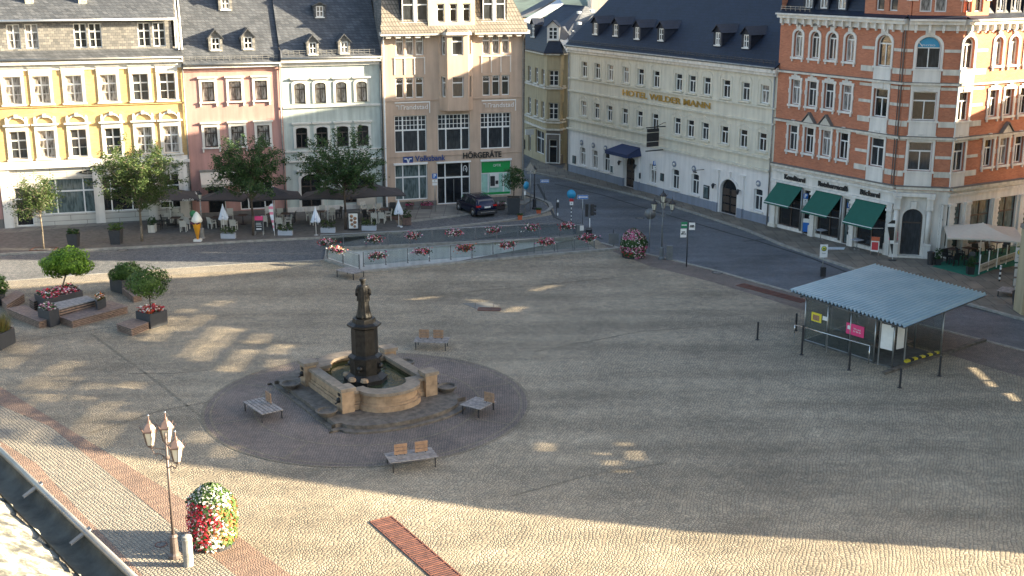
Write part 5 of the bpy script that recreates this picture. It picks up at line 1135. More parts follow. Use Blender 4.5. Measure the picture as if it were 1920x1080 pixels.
b.build('sleeves',st)
b=MB().mat('bronze'); b.smooth=True; m_=22
for t_ in [i/10 for i in range(11)]: # cloak over the back with deep folds
    for i in range(m_):
        th=PI+PI*(i/(m_-1)); a=(.125+.03*t_)*(1+.10*math.sin(i*2.3)); zz=.80-.36*t_
        b.v.append((a*math.cos(th)*H_*1.0,(.105+.045*t_)*(1+.14*math.sin(i*2.3+1))*math.sin(th)*H_,zz*H_))
for k in range(10):
    for i in range(m_-1): b.f.append((k*m_+i,(k+1)*m_+i,(k+1)*m_+i+1,k*m_+i+1)); b.m.append(0); b.sm.append(True)
b.build('cloak',st)
b=MB().mat('bronze'); b.lathe([(.078,0),(.088,.02),(.085,.045),(.07,.06),(.02,.07)],14,(0,0,.945*1)); b.v=[(x*H_,y*H_,(z-.945)*H_+.945*H_) for x,y,z in b.v]; b.lathe([(.05*H_,0),(.055*H_,.03*H_)],12,(0,-.01,.862*H_)); b.build('cap',st)
# ================================================================== benches
def bench(label,a,b_,backs,group,style='white',seatw=.95,flip=1,z=0.):
    a=Vector(a); b_=Vector(b_); d=b_-a; l_=d.length; r=math.atan2(d.y,d.x); c=(a+b_)/2
    t_=thing('park_bench',label,'bench',(c.x,c.y,z),r,group); mt='wood_grey'
    m_=MB().mat(mt); nb=6
    for i in range(nb): y=-seatw/2+i*seatw/nb; m_.box(-l_/2,l_/2,y+.022,y+seatw/nb-.022,.42,.455)
    m_.build('seat',t_)
    for x in (-l_/2+.12,l_/2-.12):
        for y in (-seatw/2+.06,seatw/2-.06): MB().mat('black_metal').box(x-.022,x+.022,y-.022,y+.022,0,.42).build('leg',t_)
        MB().mat('black_metal').box(x-.02,x+.02,-seatw/2+.08,seatw/2-.08,.37,.418).build('frame',t_)
    for x,y,rot in backs:
        q=MB().mat('wood_orange'); w=.27
        for k_ in range(3): q.box(-w,w,-.02,.02,.52+k_*.16,.52+k_*.16+.135)
        q.mat('black_metal'); q.box(-w+.07,-w+.11,.021,.045,.42,.98); q.box(w-.11,w-.07,.021,.045,.42,.98)
        q.build('backrest',t_,None,(x,y,0),rot)
    return t_
BG='slatted benches round the fountain'
bench('grey slatted bench at the left of the fountain with one low backrest block',G(495,771),G(499,738),[(.62,-.0,PI/2)],BG,seatw=1.25) if False else None
def bench4(label,p,backs,group,hs=.44):   # p: px of the four seat corners, front-left, front-right, back-right, back-left
    q=[Vector(G(x,y,hs)) for x,y in p]; c=(q[0]+q[1]+q[2]+q[3])/4; d=(q[1]-q[0]+q[2]-q[3])/2; w=((q[3]-q[0])+(q[2]-q[1]))/2
    r=math.atan2(d.y,d.x); nl=abs(-math.sin(r)*w.x+math.cos(r)*w.y)
    a=c-d/2; e=c+d/2; return bench(label,a,e,backs,group,seatw=max(.7,min(1.3,nl)))
bench4('grey slatted bench left of the fountain with a single backrest block',[(456,755),(492,778),(531,768),(494,743)],[(-.15,.35,.0)],BG)
bench4('grey slatted bench right of the fountain with one backrest block',[(854,762),(890,771),(940,750),(900,741)],[(.45,.25,0)],BG)
bench4('grey slatted bench in front of the fountain with two backrest blocks',[(732,869),(822,857),(808,838),(720,850)],[(-.42,.05,0),(.45,.05,0)],BG)
bench4('grey slatted bench behind the fountain with two backrest blocks',[(773,641),(836,644),(846,632),(782,632)],[(-.42,.1,0),(.35,.1,0)],BG)
t_=bench4('low backless bench under the flower boxes at the corner of the ramp railing',[(633,508),(668,514),(681,507),(645,499)],[],None)
bench4('dark backless bench beside the stop sign at the right edge',[(1864,546),(1900,552),(1918,541),(1884,536)],[],None)
# ================================================================== lamps
def lantern(par,x,y,z,s=1.):
    b=MB().mat('brownmetal' if s>1.05 else 'black_metal'); n=6
    b.lathe([(.05*s,0),(.11*s,.05*s),(.12*s,.08*s)],n,(x,y,z))
    for i in range(n):
        a=2*PI*i/n; b.cyl((x+.12*s*math.cos(a),y+.12*s*math.sin(a),z+.08*s),(x+.21*s*math.cos(a),y+.21*s*math.sin(a),z+.52*s),.013*s,n=4)
    b.mat('copper' if s>1.05 else 'black_metal'); b.lathe([(.25*s,.52*s),(.25*s,.56*s),(.12*s,.74*s),(.06*s,.78*s),(.05*s,.86*s),(.02*s,.88*s),(.02*s,.98*s)],n,(x,y,z))
    for i in range(n):
        a=2*PI*i/n+PI/n*0; b.cyl((x+.23*s*math.cos(a),y+.23*s*math.sin(a),z+.54*s),(x+.30*s*math.cos(a),y+.30*s*math.sin(a),z+.66*s),.015*s,n=4)
    b.mat('chrome').ball((x,y,z+1.02*s),.035*s,6)
    o=b.build('lantern',par); g=MB().mat('lampglass'); g.lathe([(.105*s,.085*s),(.19*s,.51*s)],n,(x,y,z)); g.build('glass',o); return o
def candelabra(label,px,py,topy,mat,arms,s=1.,centre=True,group=None,rz=0.):
    x,y=G(px,py); H_=HZ(x,y,topy); t_=thing('street_lamp',label,'street lamp',(x,y,0),rz,group)
    top=H_-1.05*s if centre else H_-1.05*s+.53
    b=MB().mat(mat); b.lathe([(.22,0),(.22,.12),(.15,.2),(.13,.75),(.16,.8),(.10,.88)],12); b.build('base',t_)
    b=MB().mat(mat); b.cyl((0,0,.85),(0,0,top-.2),.055,.045,10); b.lathe([(.05,0),(.09,.04),(.09,.1),(.05,.14)],10,(0,0,top-.95)); b.cyl((0,0,top-.2),(0,0,top),.04,n=8); b.build('pole',t_)
    for a,r,*dz in arms:
        c,q=math.cos(a),math.sin(a); z=top-.55-(dz[0] if dz else 0)
        b=MB().mat(mat); b.tube([(0,0,z-.35),(c*r*.4,q*r*.4,z-.18),(c*r*.8,q*r*.8,z-.2),(c*r,q*r,z+.02)],.022,5); b.tube([(0,0,z),(c*r,q*r,z)],.018,5)
        # scroll
        b.tube([(c*(r*.45+.13*math.cos(k*.7)),q*(r*.45+.13*math.cos(k*.7)),z-.30+.13*math.sin(k*.7)) for k in range(8)],.014,4)
        b.build('arm',t_); lantern(t_,c*r,q*r,z+.02,s)
    if centre: lantern(t_,0,0,top,s)
    return t_
candelabra('brown street lamp with three lanterns in the sun at the lower left',328,1045,778,'brownmetal',[(R(165),.60,.05),(R(100),.34,.0),(R(-45),.66,.38)],1.12,centre=False)
candelabra('black street lamp with four lanterns beside the pink flower column',1240,486,354,'postgrey',[(R(185),.62),(R(-8),.62),(R(80),.5)],.95)
candelabra('small single lantern lamp post at the kerb by the bank corner',1002,392,308,'black_metal',[],.8)
candelabra('pale lamp post behind the ice cream cone figure',380,449,355,'zinc',[],.72)
# ================================================================== flower columns
def petalcloud(b,fn,n,s,rng):
    for _ in range(n):
        p,nr=fn(rng); u=Vector(nr).orthogonal().normalized(); w=Vector(nr).cross(u); a=rng.random()*6.3; u2=(u*math.cos(a)+w*math.sin(a)); w2=Vector(nr).cross(u2)
        t_=Vector(nr)*rng.uniform(-.5,.5); u2=(u2+t_).normalized()*s*rng.uniform(.6,1.3); w2=(w2+Vector(nr)*rng.uniform(-.5,.5)).normalized()*s*rng.uniform(.6,1.2); p=Vector(p)
        b.add([p-u2*.5-w2*.5,p+u2*.5-w2*.5,p+u2*.5+w2*.5,p-u2*.5+w2*.5],[(0,1,2,3)])
def flowercol(label,px,py,topy,wpx,seed,zones,size=.075,n=5200):
    x,y=G(px,py); H_=HZ(x,y+.4,topy); rad=wpx/2/((proj(x+1,y,1)[0]-proj(x,y,1)[0])); t_=thing('flower_column',label,'flower column',(x,y+rad*.8,0))
    rng=random.Random(seed)
    def rr(t_): return rad*(.84+.18*math.sin(PI*min(1,t_*1.15))-.12*t_)*(1 if t_<.72 else math.sqrt(max(0,1-((t_-.72)/.28)**2)*.92+.04))
    b=MB().mat('leaf_mid'); b.lathe([(rr(k/10)*.90,H_*k/10*.985) for k in range(11)],18); b.build('planting_core',t_)
    b=MB().mat('dark_plastic'); b.lathe([(rad*.9,0),(rad*.9,.12)],18); b.build('base',t_)
    lump=[(rng.uniform(0,6.28),rng.random(),rng.uniform(-.10,.13)) for _ in range(22)]
    def fn(rng):
        t_=rng.random()**.9; a=rng.random()*2*PI; kk=1+sum(w_*math.exp(-((math.cos(a-a0)-1)**2*9+(t_-t0)**2*90)) for a0,t0,w_ in lump); r=rr(t_)*rng.uniform(.86,1.10)*kk; n_=Vector((math.cos(a),math.sin(a),.35 if t_<.75 else 1.2)).normalized(); return (r*math.cos(a),r*math.sin(a),t_*H_),n_
    b=MB()
    for _ in range(n):
        p,nr=fn(rng); a=math.atan2(p[1],p[0]); t2=p[2]/H_; m_=zones(a,t2,rng); b.mat(m_)
        petalcloud(b,lambda r_:(p,nr),1,size*(1.5 if m_.startswith('leaf') else 1.),rng)
    b.build('flowers',t_); return t_
def zA(a,t_,r):   # sunny one: red left, white right front, greens on top
    u=-math.cos(a)+.25*math.sin(a*5+t_*14); k=r.random()
    if t_>.80: return 'leaf_mid' if k<.30 else ('petal_white' if k<.75 else 'leaf_dark')
    if u>-.15+.25*math.sin(t_*9): return 'petal_red' if k<.55 else ('leaf_dark' if k<.75 else 'petal_white' if k<.92 else 'petal_pink')
    if u>-.75: return 'petal_white' if k<.64 else ('leaf_mid' if k<.82 else 'petal_orange')
    return 'petal_orange' if k<.4 else 'leaf_mid'
flowercol('tall flower column of red, white and orange blossoms beside the sunlit street lamp',392,1036,915,92,3,zA,.062,6500)
def zB(a,t_,r):
    k=r.random()
    if .45<t_<.68: return 'leaf_dark' if k<.85 else 'petal_white'
    if t_<.25 and math.cos(a)<0: return 'petal_red' if k<.35 else 'leaf_dark'
    return 'petal_pink' if k<.55 else ('leaf_dark' if k<.85 else 'petal_white')
flowercol('tall flower column of pink blossoms in the shade at the plaza corner',1189,486,431,47,5,zB,.085,4200)
# stone bollard in the sun
x,y=G(354,1060); b=MB().mat('stonetop'); b.lathe([(.17,0),(.17,.95),(.185,.97),(.185,1.0),(.165,1.02),(.165,1.1),(.05,1.14)],16); o=b.build('bollard',None,None,(x,y,0)); tag(o,'thick pale round bollard standing in front of the sunlit flower column','bollard')
x,y=G(1255,487); b=MB().mat('postgrey'); b.box(-.2,.2,-.14,.14,0,.98); b.box(-.21,.21,-.15,.15,.98,1.0); o=b.build('litter_bin',None,None,(x,y,0)); tag(o,'narrow grey steel bin next to the four lantern street lamp','bin')
# ================================================================== gutter of the roof the picture is taken from
gz=17.0; p0=Vector(G(-30,820,gz)); p1=Vector(G(275,1112,gz)); q0=Vector(G(-30,893,gz)); q1=Vector(G(160,1112,gz))
d=(p1-p0).normalized(); nrm=Vector((d.y,-d.x)); 
if (q0-p0).dot(nrm)<0: nrm=-nrm
wg=abs((q0-p0).dot(nrm)); L_=(p1-p0).length+.6; c=p0-d*.3
rt=thing('roof_gutter','zinc roof gutter with strap brackets along a lichen covered roof edge, bottom left corner','gutter',(c.x,c.y,gz),math.atan2(d.y,d.x))
sg=1 if (-d.y*nrm.x+d.x*nrm.y)>0 else -1
b=MB().mat('gutterdirt'); b.smooth=True; n=12; v=[]; wg*=1.0
for xx in (0,L_):
    for i in range(n+1): a=PI*i/n; v.append((xx,sg*(wg/2-wg/2*math.cos(a)),-wg*.42*math.sin(a)))
b.add(v,[(i,i+1,n+2+i,n+1+i) for i in range(n)]); b.build('gutter_trough',rt); MB().mat('zinc').cyl((0,-sg*.012,.0),(L_,-sg*.012,.0),.02,n=8).build('rim',rt)
k_=0
for px,py in ((62,915),(150,1002),(-20,840)):
    u=(Vector(G(px,py,gz))-c).dot(d); q=MB().mat('stonetop'); q.add([(u-.018,-sg*.035,.024),(u+.018,-sg*.035,.024),(u+.014,sg*wg*.42,-.035),(u-.014,sg*wg*.42,-.035),(u-.018,-sg*.035,.014),(u+.018,-sg*.035,.014),(u+.014,sg*wg*.42,-.045),(u-.014,sg*wg*.42,-.045)],[(0,1,2,3) if sg>0 else (3,2,1,0),(4,5,1,0),(1,5,6,2),(0,3,7,4)]); q.build('bracket',rt)
b=MB().mat('lichened')
random.seed(8); ns=60; vv=[]
for i in range(ns+1): x=L_*i/ns; e=sg*(wg*.93+random.uniform(-.012,.02)+.012*math.sin(i*.9)); vv+= [(x,e,-.03),(x,e+sg*.5,.22),(x,e+sg*.9,.42)]
b.v=vv
for i in range(ns):
    for k in (0,1): b.f.append((i*3+k,(i+1)*3+k,(i+1)*3+k+1,i*3+k+1)); b.m.append(0); b.sm.append(False)
b.build('roof_edge',rt)
# ================================================================== trees
def leafy(b,pts,n,s,rng,spread,mats=('leaf',)):
    for _ in range(n):
        c=rng.choice(pts); p=Vector(c)+Vector((rng.gauss(0,spread),rng.gauss(0,spread),rng.gauss(0,spread*.7)))
        u=Vector((rng.gauss(0,1),rng.gauss(0,1),rng.gauss(0,.5))).normalized()*s*rng.uniform(.7,1.4); w=u.cross(Vector((rng.gauss(0,1),rng.gauss(0,1),rng.gauss(0,1)))).normalized()*s*rng.uniform(.35,.6)
        b.add([p-u*.5,p+w*.5,p+u*.5,p-w*.5],[(0,1,2,3)])
def tree(label,px,py,topy,x0,x1,ybot,leaf,seed,nl=5200,spiky=1.,group=None,bark='bark',pit=None,tr=.11,z=.1,ls=.17):
    rng=random.Random(seed); x,y=G(px,py,z); H_=HZ(x,y,topy)-z; sc_=(proj(x+1,y,3)[0]-proj(x,y,3)[0]); hb=HZ(x,y,ybot)-z; hw=(x1-x0)/2/sc_; cx=((x0+x1)/2-px)/sc_*.7
    t_=thing('street_tree',label,'tree',(x,y,z),0,group)
    b=MB().mat(bark); f=hb+(H_-hb)*.2
    b.cyl((0,0,0),(0.03,0,hb*.55),tr,tr*.8,8); b.cyl((.03,0,hb*.55),(cx*.2,0,f+.2),tr*.8,tr*.6,8)
    tips=[]; main=[]
    nb=34
    for i in range(nb):
        a=2*PI*(i*.382+rng.random()*.1); el=rng.uniform(.12,1.35); st=Vector((cx*.2*rng.random(),0,rng.uniform(hb*.92,f+(H_-hb)*.25)))
        rad=hw*rng.uniform(.75,1.08); top=(H_-hb)
        e=Vector((cx+rad*math.cos(a)*math.cos(el*.75),rad*.95*math.sin(a)*math.cos(el*.75),hb+top*(.18+.80*math.sin(el)*rng.uniform(.82,1.02))))
        mid=(st+e)/2+Vector((0,0,-.15+.25*rng.random())); b.cyl(st,mid,tr*.28,tr*.18,5); b.cyl(mid,e,tr*.18,.012,5)
        for k in range(9): q=k/8; p=st.lerp(mid,q*2) if q<.5 else mid.lerp(e,q*2-1); 
        for k in range(10):
            q=.25+.75*k/9; p=(st.lerp(mid,q*2) if q<.5 else mid.lerp(e,q*2-1)); main.append(p)
            if k%2==0:
                dd=(e-st).normalized(); side=dd.cross(Vector((rng.gauss(0,1),rng.gauss(0,1),rng.gauss(0,1)))).normalized(); tp=p+(side*.75+dd*.5)*hw*.34*rng.uniform(.6,1.3)
                b.cyl(p,tp,.02,.008,4); main+=[p.lerp(tp,.5),p.lerp(tp,.8),tp,tp]
                for _ in range(int(2*spiky)): main.append(tp+(dd*.9+side*.3)*rng.uniform(.1,.35)*spiky)
    b.build('trunk',t_)
    l=MB().mat(leaf); leafy(l,main,nl,ls,rng,.10+.06*(2-spiky)); l.build('crown',t_)
    if pit: q=MB().mat('rust'); q.box(-.85,.85,-.55,-.49,0,.03); q.box(-.85,.85,.49,.55,0,.03); q.box(-.85,-.79,-.5,.5,0,.03); q.box(.79,.85,-.5,.5,0,.03); q.mat('pavedark').lathe([(.5,0),(.5,.025)],16); q.build('tree_grate',t_)
    return t_
TG='street trees along the pavement before the houses'
tree('small young tree at the far left with a rust coloured frame round its foot',82,467,330,38,118,408,'leaf_olive',1,5000,1.2,TG,'barklight',True,.07,ls=.15)
tree('broad sunlit tree before the yellow brick house',266,452,272,188,345,398,'leaf_olive',2,15000,1.1,TG,'barklight',ls=.17)
tree('dark tree before the pink house, its top catching the sun',475,441,256,403,532,375,'leaf_dark',3,14000,1.2,TG)
tree('dark spiky tree before the mint house',648,430,246,572,722,372,'leaf_dark',7,14000,1.6,TG)
def potplant(label,px,py,topy,wpx,kind,group=None,leaf='leaf_mid',z=.1,taper=.85,mat='anthracite',ballr=None,flowers=None,cat='planter',name='planter',ph=.62,dep=None,rz=0.,nl=500,stem=False):
    x,y=G(px,py,z); sc_=(proj(x+1,y,.5)[0]-proj(x,y,.5)[0]); w=wpx/sc_/2; H_=HZ(x,y,topy)-z; d=dep or w; t_=thing(name,label,cat,(x,y+d*.6,z),rz,group)
    b=MB().mat(mat); p=H_*ph; b.add([(-w*taper,-d*taper,0),(w*taper,-d*taper,0),(w*taper,d*taper,0),(-w*taper,d*taper,0),(-w,-d,p),(w,-d,p),(w,d,p),(-w,d,p),(-w*.9,-d*.9,p),(w*.9,-d*.9,p),(w*.9,d*.9,p),(-w*.9,d*.9,p),(-w*.9,-d*.9,p-.06),(w*.9,-d*.9,p-.06),(w*.9,d*.9,p-.06),(-w*.9,d*.9,p-.06)],
      [(0,1,5,4),(1,2,6,5),(2,3,7,6),(3,0,4,7),(4,5,9,8),(5,6,10,9),(6,7,11,10),(7,4,8,11),(8,9,13,12),(9,10,14,13),(10,11,15,14),(11,8,12,15)]); b.mat('soil').quad((-w*.9,-d*.9,p-.05),(w*.9,-d*.9,p-.05),(w*.9,d*.9,p-.05),(-w*.9,d*.9,p-.05)); b.build('tub',t_)
    rng=random.Random(int(px*7+py)); l=MB().mat(leaf)
    pts=[Vector((rng.uniform(-1,1)*w*1.02,rng.uniform(-1,1)*d*.95,p+rng.random()**1.3*(H_-p))) for _ in range(60)]
    if not stem: leafy(l,pts,nl,.12,rng,.05); l.build('plant',t_)
    if flowers:
        f=MB()
        for _ in range(260):
            f.mat(rng.choice(flowers)); q=Vector((rng.uniform(-1,1)*w,rng.uniform(-1,1)*d,p+rng.uniform(.0,.22))); petalcloud(f,lambda r:(q,Vector((0,-.3,1)).normalized()),1,.10,rng)
        f.build('flowers',t_)
    return t_,H_,w,d,p
PK='dark square planters with shrubs'
potplant('dark square planter with a low shrub near the small young tree',137,464,431,20,'s',PK,'leaf_dark',ph=.78,taper=.8)
potplant('dark square planter with a bushy plant before the broad sunlit tree',217,458,421,22,'s',PK,'leaf_mid',ph=.72,taper=.8)
# tub tree by the bank corner
t_,_,w,d,p=potplant('tall dark tub with a round leafy tree at the bank corner',963,402,370,25,'s',None,'leaf_dark',z=.02,ph=.98,taper=.85,stem=True,name='tub_tree',cat='tree')
b=MB().mat('bark'); b.cyl((0,0,p-.1),(.05,0,2.4),.05,.03,6)
rng=random.Random(4); pts=[]
for _ in range(170):
    v=Vector((rng.gauss(0,1),rng.gauss(0,1),rng.gauss(0,1))).normalized()*rng.random()**.4; pts.append(Vector((v.x*1.0,v.y*1.0,2.9+v.z*.95))); 
for q in pts[:14]: b.cyl((.03,0,2.2),q,.02,.008,4)
b.build('trunk',t_); l=MB().mat('leaf_dark'); leafy(l,pts,2400,.14,rng,.10); l.build('crown',t_)
# ================================================================== cafe terrace
def chairmesh(mat,back=.5):
    t=MB().mat(mat)
    return t
def chair(label,loc,rz,mat,group):
    t_=thing('cafe_chair',label,'chair',loc,rz,group)
    MB().mat(mat).box(-.24,.24,-.24,.24,.40,.46).build('seat',t_)
    b=MB().mat(mat); b.add([(-.24,.20,.46),(.24,.20,.46),(.24,.30,.90),(-.24,.30,.90),(-.24,.24,.46),(.24,.24,.46),(.24,.34,.90),(-.24,.34,.90)],[(0,1,2,3),(5,4,7,6),(3,2,6,7),(0,3,7,4),(2,1,5,6)]); b.build('backrest',t_)
    for x in (-.21,.21):
        for y in (-.21,.21): MB().mat(mat).box(x-.028,x+.028,y-.028,y+.028,0,.40).build('leg',t_)
        MB().mat(mat).box(x-.035,x+.035,-.2,.24,.63,.665).box(x-.02,x+.02,-.2,-.16,.46,.63).build('armrest',t_)
    return t_
CW=None; CG='pale rattan cafe chairs on the terrace'; DG='dark cafe chairs under the black parasols'
spots=[((345,434),180,'first pale cafe chair from the ice cream cone figure, its back to the street'),((356,428),150,'pale cafe chair just behind the cone figure, half hidden by it'),((317,419),175,'pale cafe chair under the lettered parasol, left of its pair'),((340,419),185,'pale cafe chair under the lettered parasol, right of its pair'),((330,414),10,'pale cafe chair at the wall under the lettered parasol'),
 ((439,432),175,'pale cafe chair right of the first closed white parasol'),((421,430),190,'pale cafe chair behind the first closed white parasol'),((398,428),140,'pale cafe chair left of the first closed white parasol'),((432,413),10,'pale cafe chair far back behind the first closed white parasol'),
 ((496,424),190,'pale cafe chair behind the chalk menu board'),((525,428),178,'pale cafe chair right of the pink pointed flag, its back to the street'),((540,424),-70,'pale cafe chair turned sideways right of the pink pointed flag'),((525,413),5,'pale cafe chair further back right of the pink pointed flag'),((503,409),10,'pale cafe chair further back left of the pink pointed flag'),
 ((580,413),100,'pale cafe chair turned to the table left of the second closed parasol'),((589,421),130,'pale cafe chair just behind the second closed parasol'),((621,412),-20,'pale armchair at the table right of the second closed parasol'),((604,407),0,'pale cafe chair at the back behind the second closed parasol'),
 ((702,419),180,'left one of two pale cafe chairs side by side before the last parasol pole'),((716,418),178,'right one of two pale cafe chairs side by side before the last parasol pole'),((728,413),-80,'pale cafe chair turned sideways near the third closed parasol'),((694,405),2,'pale chair facing the street behind the side by side pair, left'),((708,404),-3,'pale chair facing the street behind the side by side pair, right'),((683,400),30,'pale cafe chair at the far table right of the food poster board')]
c0=None
for (p,a,lab) in spots:
    x,y=G(*p,.1)
    if c0 is None: c0=chair(lab,(x,y,.1),R(a),'rattan',CG)
    else: dup(c0,(x,y,.1),R(a),lab)
d0=None
for (p,a,lab) in [((326,408),0,'dark chair at the house wall under the lettered parasol, left'),((341,407),0,'dark chair at the house wall under the lettered parasol, right'),((310,424),100,'dark chair turned sideways near the wooden tub under the lettered parasol'),((298,430),90,'dark chair nearest the broad sunlit tree trunk'),((548,417),-90,'dark chair with a high back right of the sideways pale chair'),((634,409),-60,'dark chair right of the pale armchair'),((689,415),60,'dark chair right of the food poster board'),((736,401),0,'dark chair by the last parasol near the bank')]:
    x,y=G(*p,.1)
    if d0 is None: d0=chair(lab,(x,y,.1),R(a),'dark_plastic',DG)
    else: dup(d0,(x,y,.1),R(a),lab)
def table(label,loc,mat,group,w=.7,h=.73):
    t_=thing('cafe_table',label,'table',loc,0,group); MB().mat(mat).box(-w/2,w/2,-w/2,w/2,h-.03,h).build('tabletop',t_); MB().mat('black_metal').cyl((0,0,.03),(0,0,h-.03),.035,n=8).build('pedestal',t_); MB().mat('black_metal').lathe([(.24,0),(.24,.03),(.05,.05)],12).build('foot',t_); return t_
t0=None
for p,lab in [((330,425),'dark square cafe table among the chairs under the lettered parasol'),((408,424),'dark square cafe table left of the first closed parasol'),((456,420),'dark square cafe table beside the trunk of the dark tree'),((510,418),'dark square cafe table behind the pointed flag'),((536,417),'dark square cafe table right of the pointed flag'),((601,413),'dark square cafe table behind the second closed parasol'),((700,411),'dark square cafe table between the facing pale chairs'),((720,409),'dark square cafe table nearest the bank')]:
    x,y=G(*p,.1)
    if t0 is None: t0=table(lab,(x,y,.1),'corten','square cafe tables on the terrace')
    else: dup(t0,(x,y,.1),0,lab)
# slatted settles at the wall and wind boards
for i,(a,b_,lab) in enumerate([((566,388),(594,387),'wooden settle with cream cushions at the wall left of the arched entrance'),((648,384),(676,383),'wooden settle with cream cushions at the wall right of the arched entrance')]):
    pa,pb=Vector(G(*a,.1)),Vector(G(*b_,.1)); l_=(pb-pa).length; t_=thing('wall_settle',lab,'bench',((pa.x+pb.x)/2,(pa.y+pb.y)/2,.1),ROW,'wooden settles at the house wall')
    b=MB().mat('wood_brown'); b.box(-l_/2,l_/2,-.25,.25,.40,.46); b.build('seat',t_); b=MB().mat('wood_brown'); 
    for k in range(3): b.box(-l_/2,l_/2,.24,.28,.5+.17*k,.62+.17*k)
    b.build('backrest',t_); MB().mat('canvas_cream').box(-l_/2+.05,-.03,.18,.239,.55,.85).box(.03,l_/2-.05,.18,.239,.55,.85).build('cushions',t_)
    for x in (-l_/2+.04,l_/2-.04): MB().mat('wood_brown').box(x-.03,x+.03,-.24,.24,0,.4).build('leg',t_)
for (px,py,lab) in ((555,389,'cream wind board at the wall between the third and fourth black parasols'),(688,392,'cream wind board at the wall behind the last black parasol')):
    x,y=G(px,py,.1); t_=thing('wind_board',lab,'wind screen',(x,y,.1),ROW); MB().mat('canvas_cream').box(-.8,.8,-.02,.02,.35,1.0).build('panel',t_); MB().mat('zinc').box(-.84,-.8,-.03,.03,0,1.05).build('post',t_); MB().mat('zinc').box(.8,.84,-.03,.03,0,1.05).build('post',t_)
# black market parasols
def parasol(label,cpx,py,zt,hx_,hy_,mat,group,rz=0.,zrim=2.25,pole='white_paint',round_=False,loc=None):
    x,y=loc or G(cpx,py,.1); t_=thing('market_parasol',label,'parasol',(x,y,.1),rz,group)
    b=MB().mat(mat); n=4; cs=[(-hx_,-hy_),(0,-hy_),(hx_,-hy_),(hx_,0),(hx_,hy_),(0,hy_),(-hx_,hy_),(-hx_,0)]
    K=6; rings=[]
    for k in range(K+1):
        f=k/K; row=[]
        for i,(u,v) in enumerate(cs):
            sag=-.10*math.sin(PI*f) ; edge=-.0 if i%2==0 else .0
            row.append((u*f,v*f,zt-(zt-zrim)*f+sag*(1 if i%2==0 else 1.6)+(.06*f if i%2 else 0)))
        rings.append(row)
    v=[p for r in rings for p in r]; m_=8
    fs=[(k*m_+i,(k+1)*m_+i,(k+1)*m_+(i+1)%m_,k*m_+(i+1)%m_) for k in range(K) for i in range(m_)]
    b.add(v,fs); last=rings[-1]; 
    b.add([p for p in last]+[(p[0],p[1],p[2]-.10) for p in last],[(i,8+i,8+(i+1)%8,(i+1)%8) for i in range(8)]); b.build('canopy',t_)
    MB().mat(pole).cyl((0,0,.05),(0,0,zt+.03),.035,n=8).build('pole',t_); MB().mat('dark_plastic').lathe([(.32,0),(.32,.06),(.06,.12)],14).build('foot',t_)
    b=MB().mat('zinc')
    for (u,v) in cs[::2]: b.cyl((0,0,zt-.3),(u*.97,v*.97,zrim-.03),.014,n=4)
    b.build('ribs',t_)
    return t_
PG='large black square parasols over the terrace'
w_=1.78; Q=lambda px,py,z:G(px,py,z)
for i,(px,py,lab,hw_,rz) in enumerate([(316,351,'large black parasol with white lettering on its rim, before the yellow house',2.35,ROW),(421,352,'large black parasol behind the pale lamp post, before the pink house',1.78,ROW-.35),(513,350,'large black parasol between the two dark trees',2.0,ROW),(613,349,'large black parasol half hidden behind the spiky tree',1.9,ROW-.3),(703,344,'large black parasol nearest the bank with a sharp right corner',2.1,ROW)]):
    zt=2.95; x,y=G(px,py,zt+.1); t_=parasol(lab,0,0,zt,hw_,hw_*.78,'canvas_dark',PG,rz,2.22,loc=(x,y))
    if i==0:
        for u in (-.3,1.35): text('Coca-Cola',.22,'white_paint',t_,(u,-hw_*.78-.02,2.22),w=.85,ext=.004,tilt=PI/2+.2,bold=.006)
        text('Coca-Cola',.3,'white_paint',t_,(hw_*.86,-.2,2.42),R(90),w=1.0,ext=.004,tilt=PI/2-.8)
# closed white parasols
def closedp(label,px,py,topy,group):
    x,y=G(px,py,.0); H_=HZ(x,y,topy); t_=thing('closed_parasol',label,'parasol',(x,y,.0),0,group)
    MB().mat('padwhite').lathe([(.30,0),(.30,.07),(.08,.12)],16).build('foot',t_); MB().mat('white_paint').cyl((0,0,.1),(0,0,H_-.1),.025,n=8).build('pole',t_)
    b=MB().mat('canvas_white'); n=20; L0_=[(.02,H_),(.06,H_-.2),(.16,H_-.55),(.24,H_-.85),(.30,H_-1.12),(.24,H_-1.18)]
    for r,z in L0_:
        for i in range(n): a=2*PI*i/n; q=r*(1+.28*(1 if i%2 else -1)*min(1,(H_-z))); b.v.append((q*math.cos(a),q*math.sin(a),z+(.05*math.sin(a*3) if r>.2 else 0)))
    for k in range(5):
        for i in range(n): j=(i+1)%n; b.f.append(((k+1)*n+i,(k+1)*n+j,k*n+j,k*n+i)); b.m.append(0); b.sm.append(False)
    b.build('canopy',t_)
    q=MB().mat('letter_blue'); q.box(-.05,.05,-.27,-.25,H_-.95,H_-.87); q.build('print',t_); return t_
closedp('closed white parasol behind a grey planter before the dark tree',421,444,382,'closed white parasols at the kerb')
closedp('closed white parasol standing alone at the kerb between two grey planters',593,443,387,'closed white parasols at the kerb')
closedp('closed white parasol at the end of the terrace by the parking bay',748,426,373,'closed white parasols at the kerb')
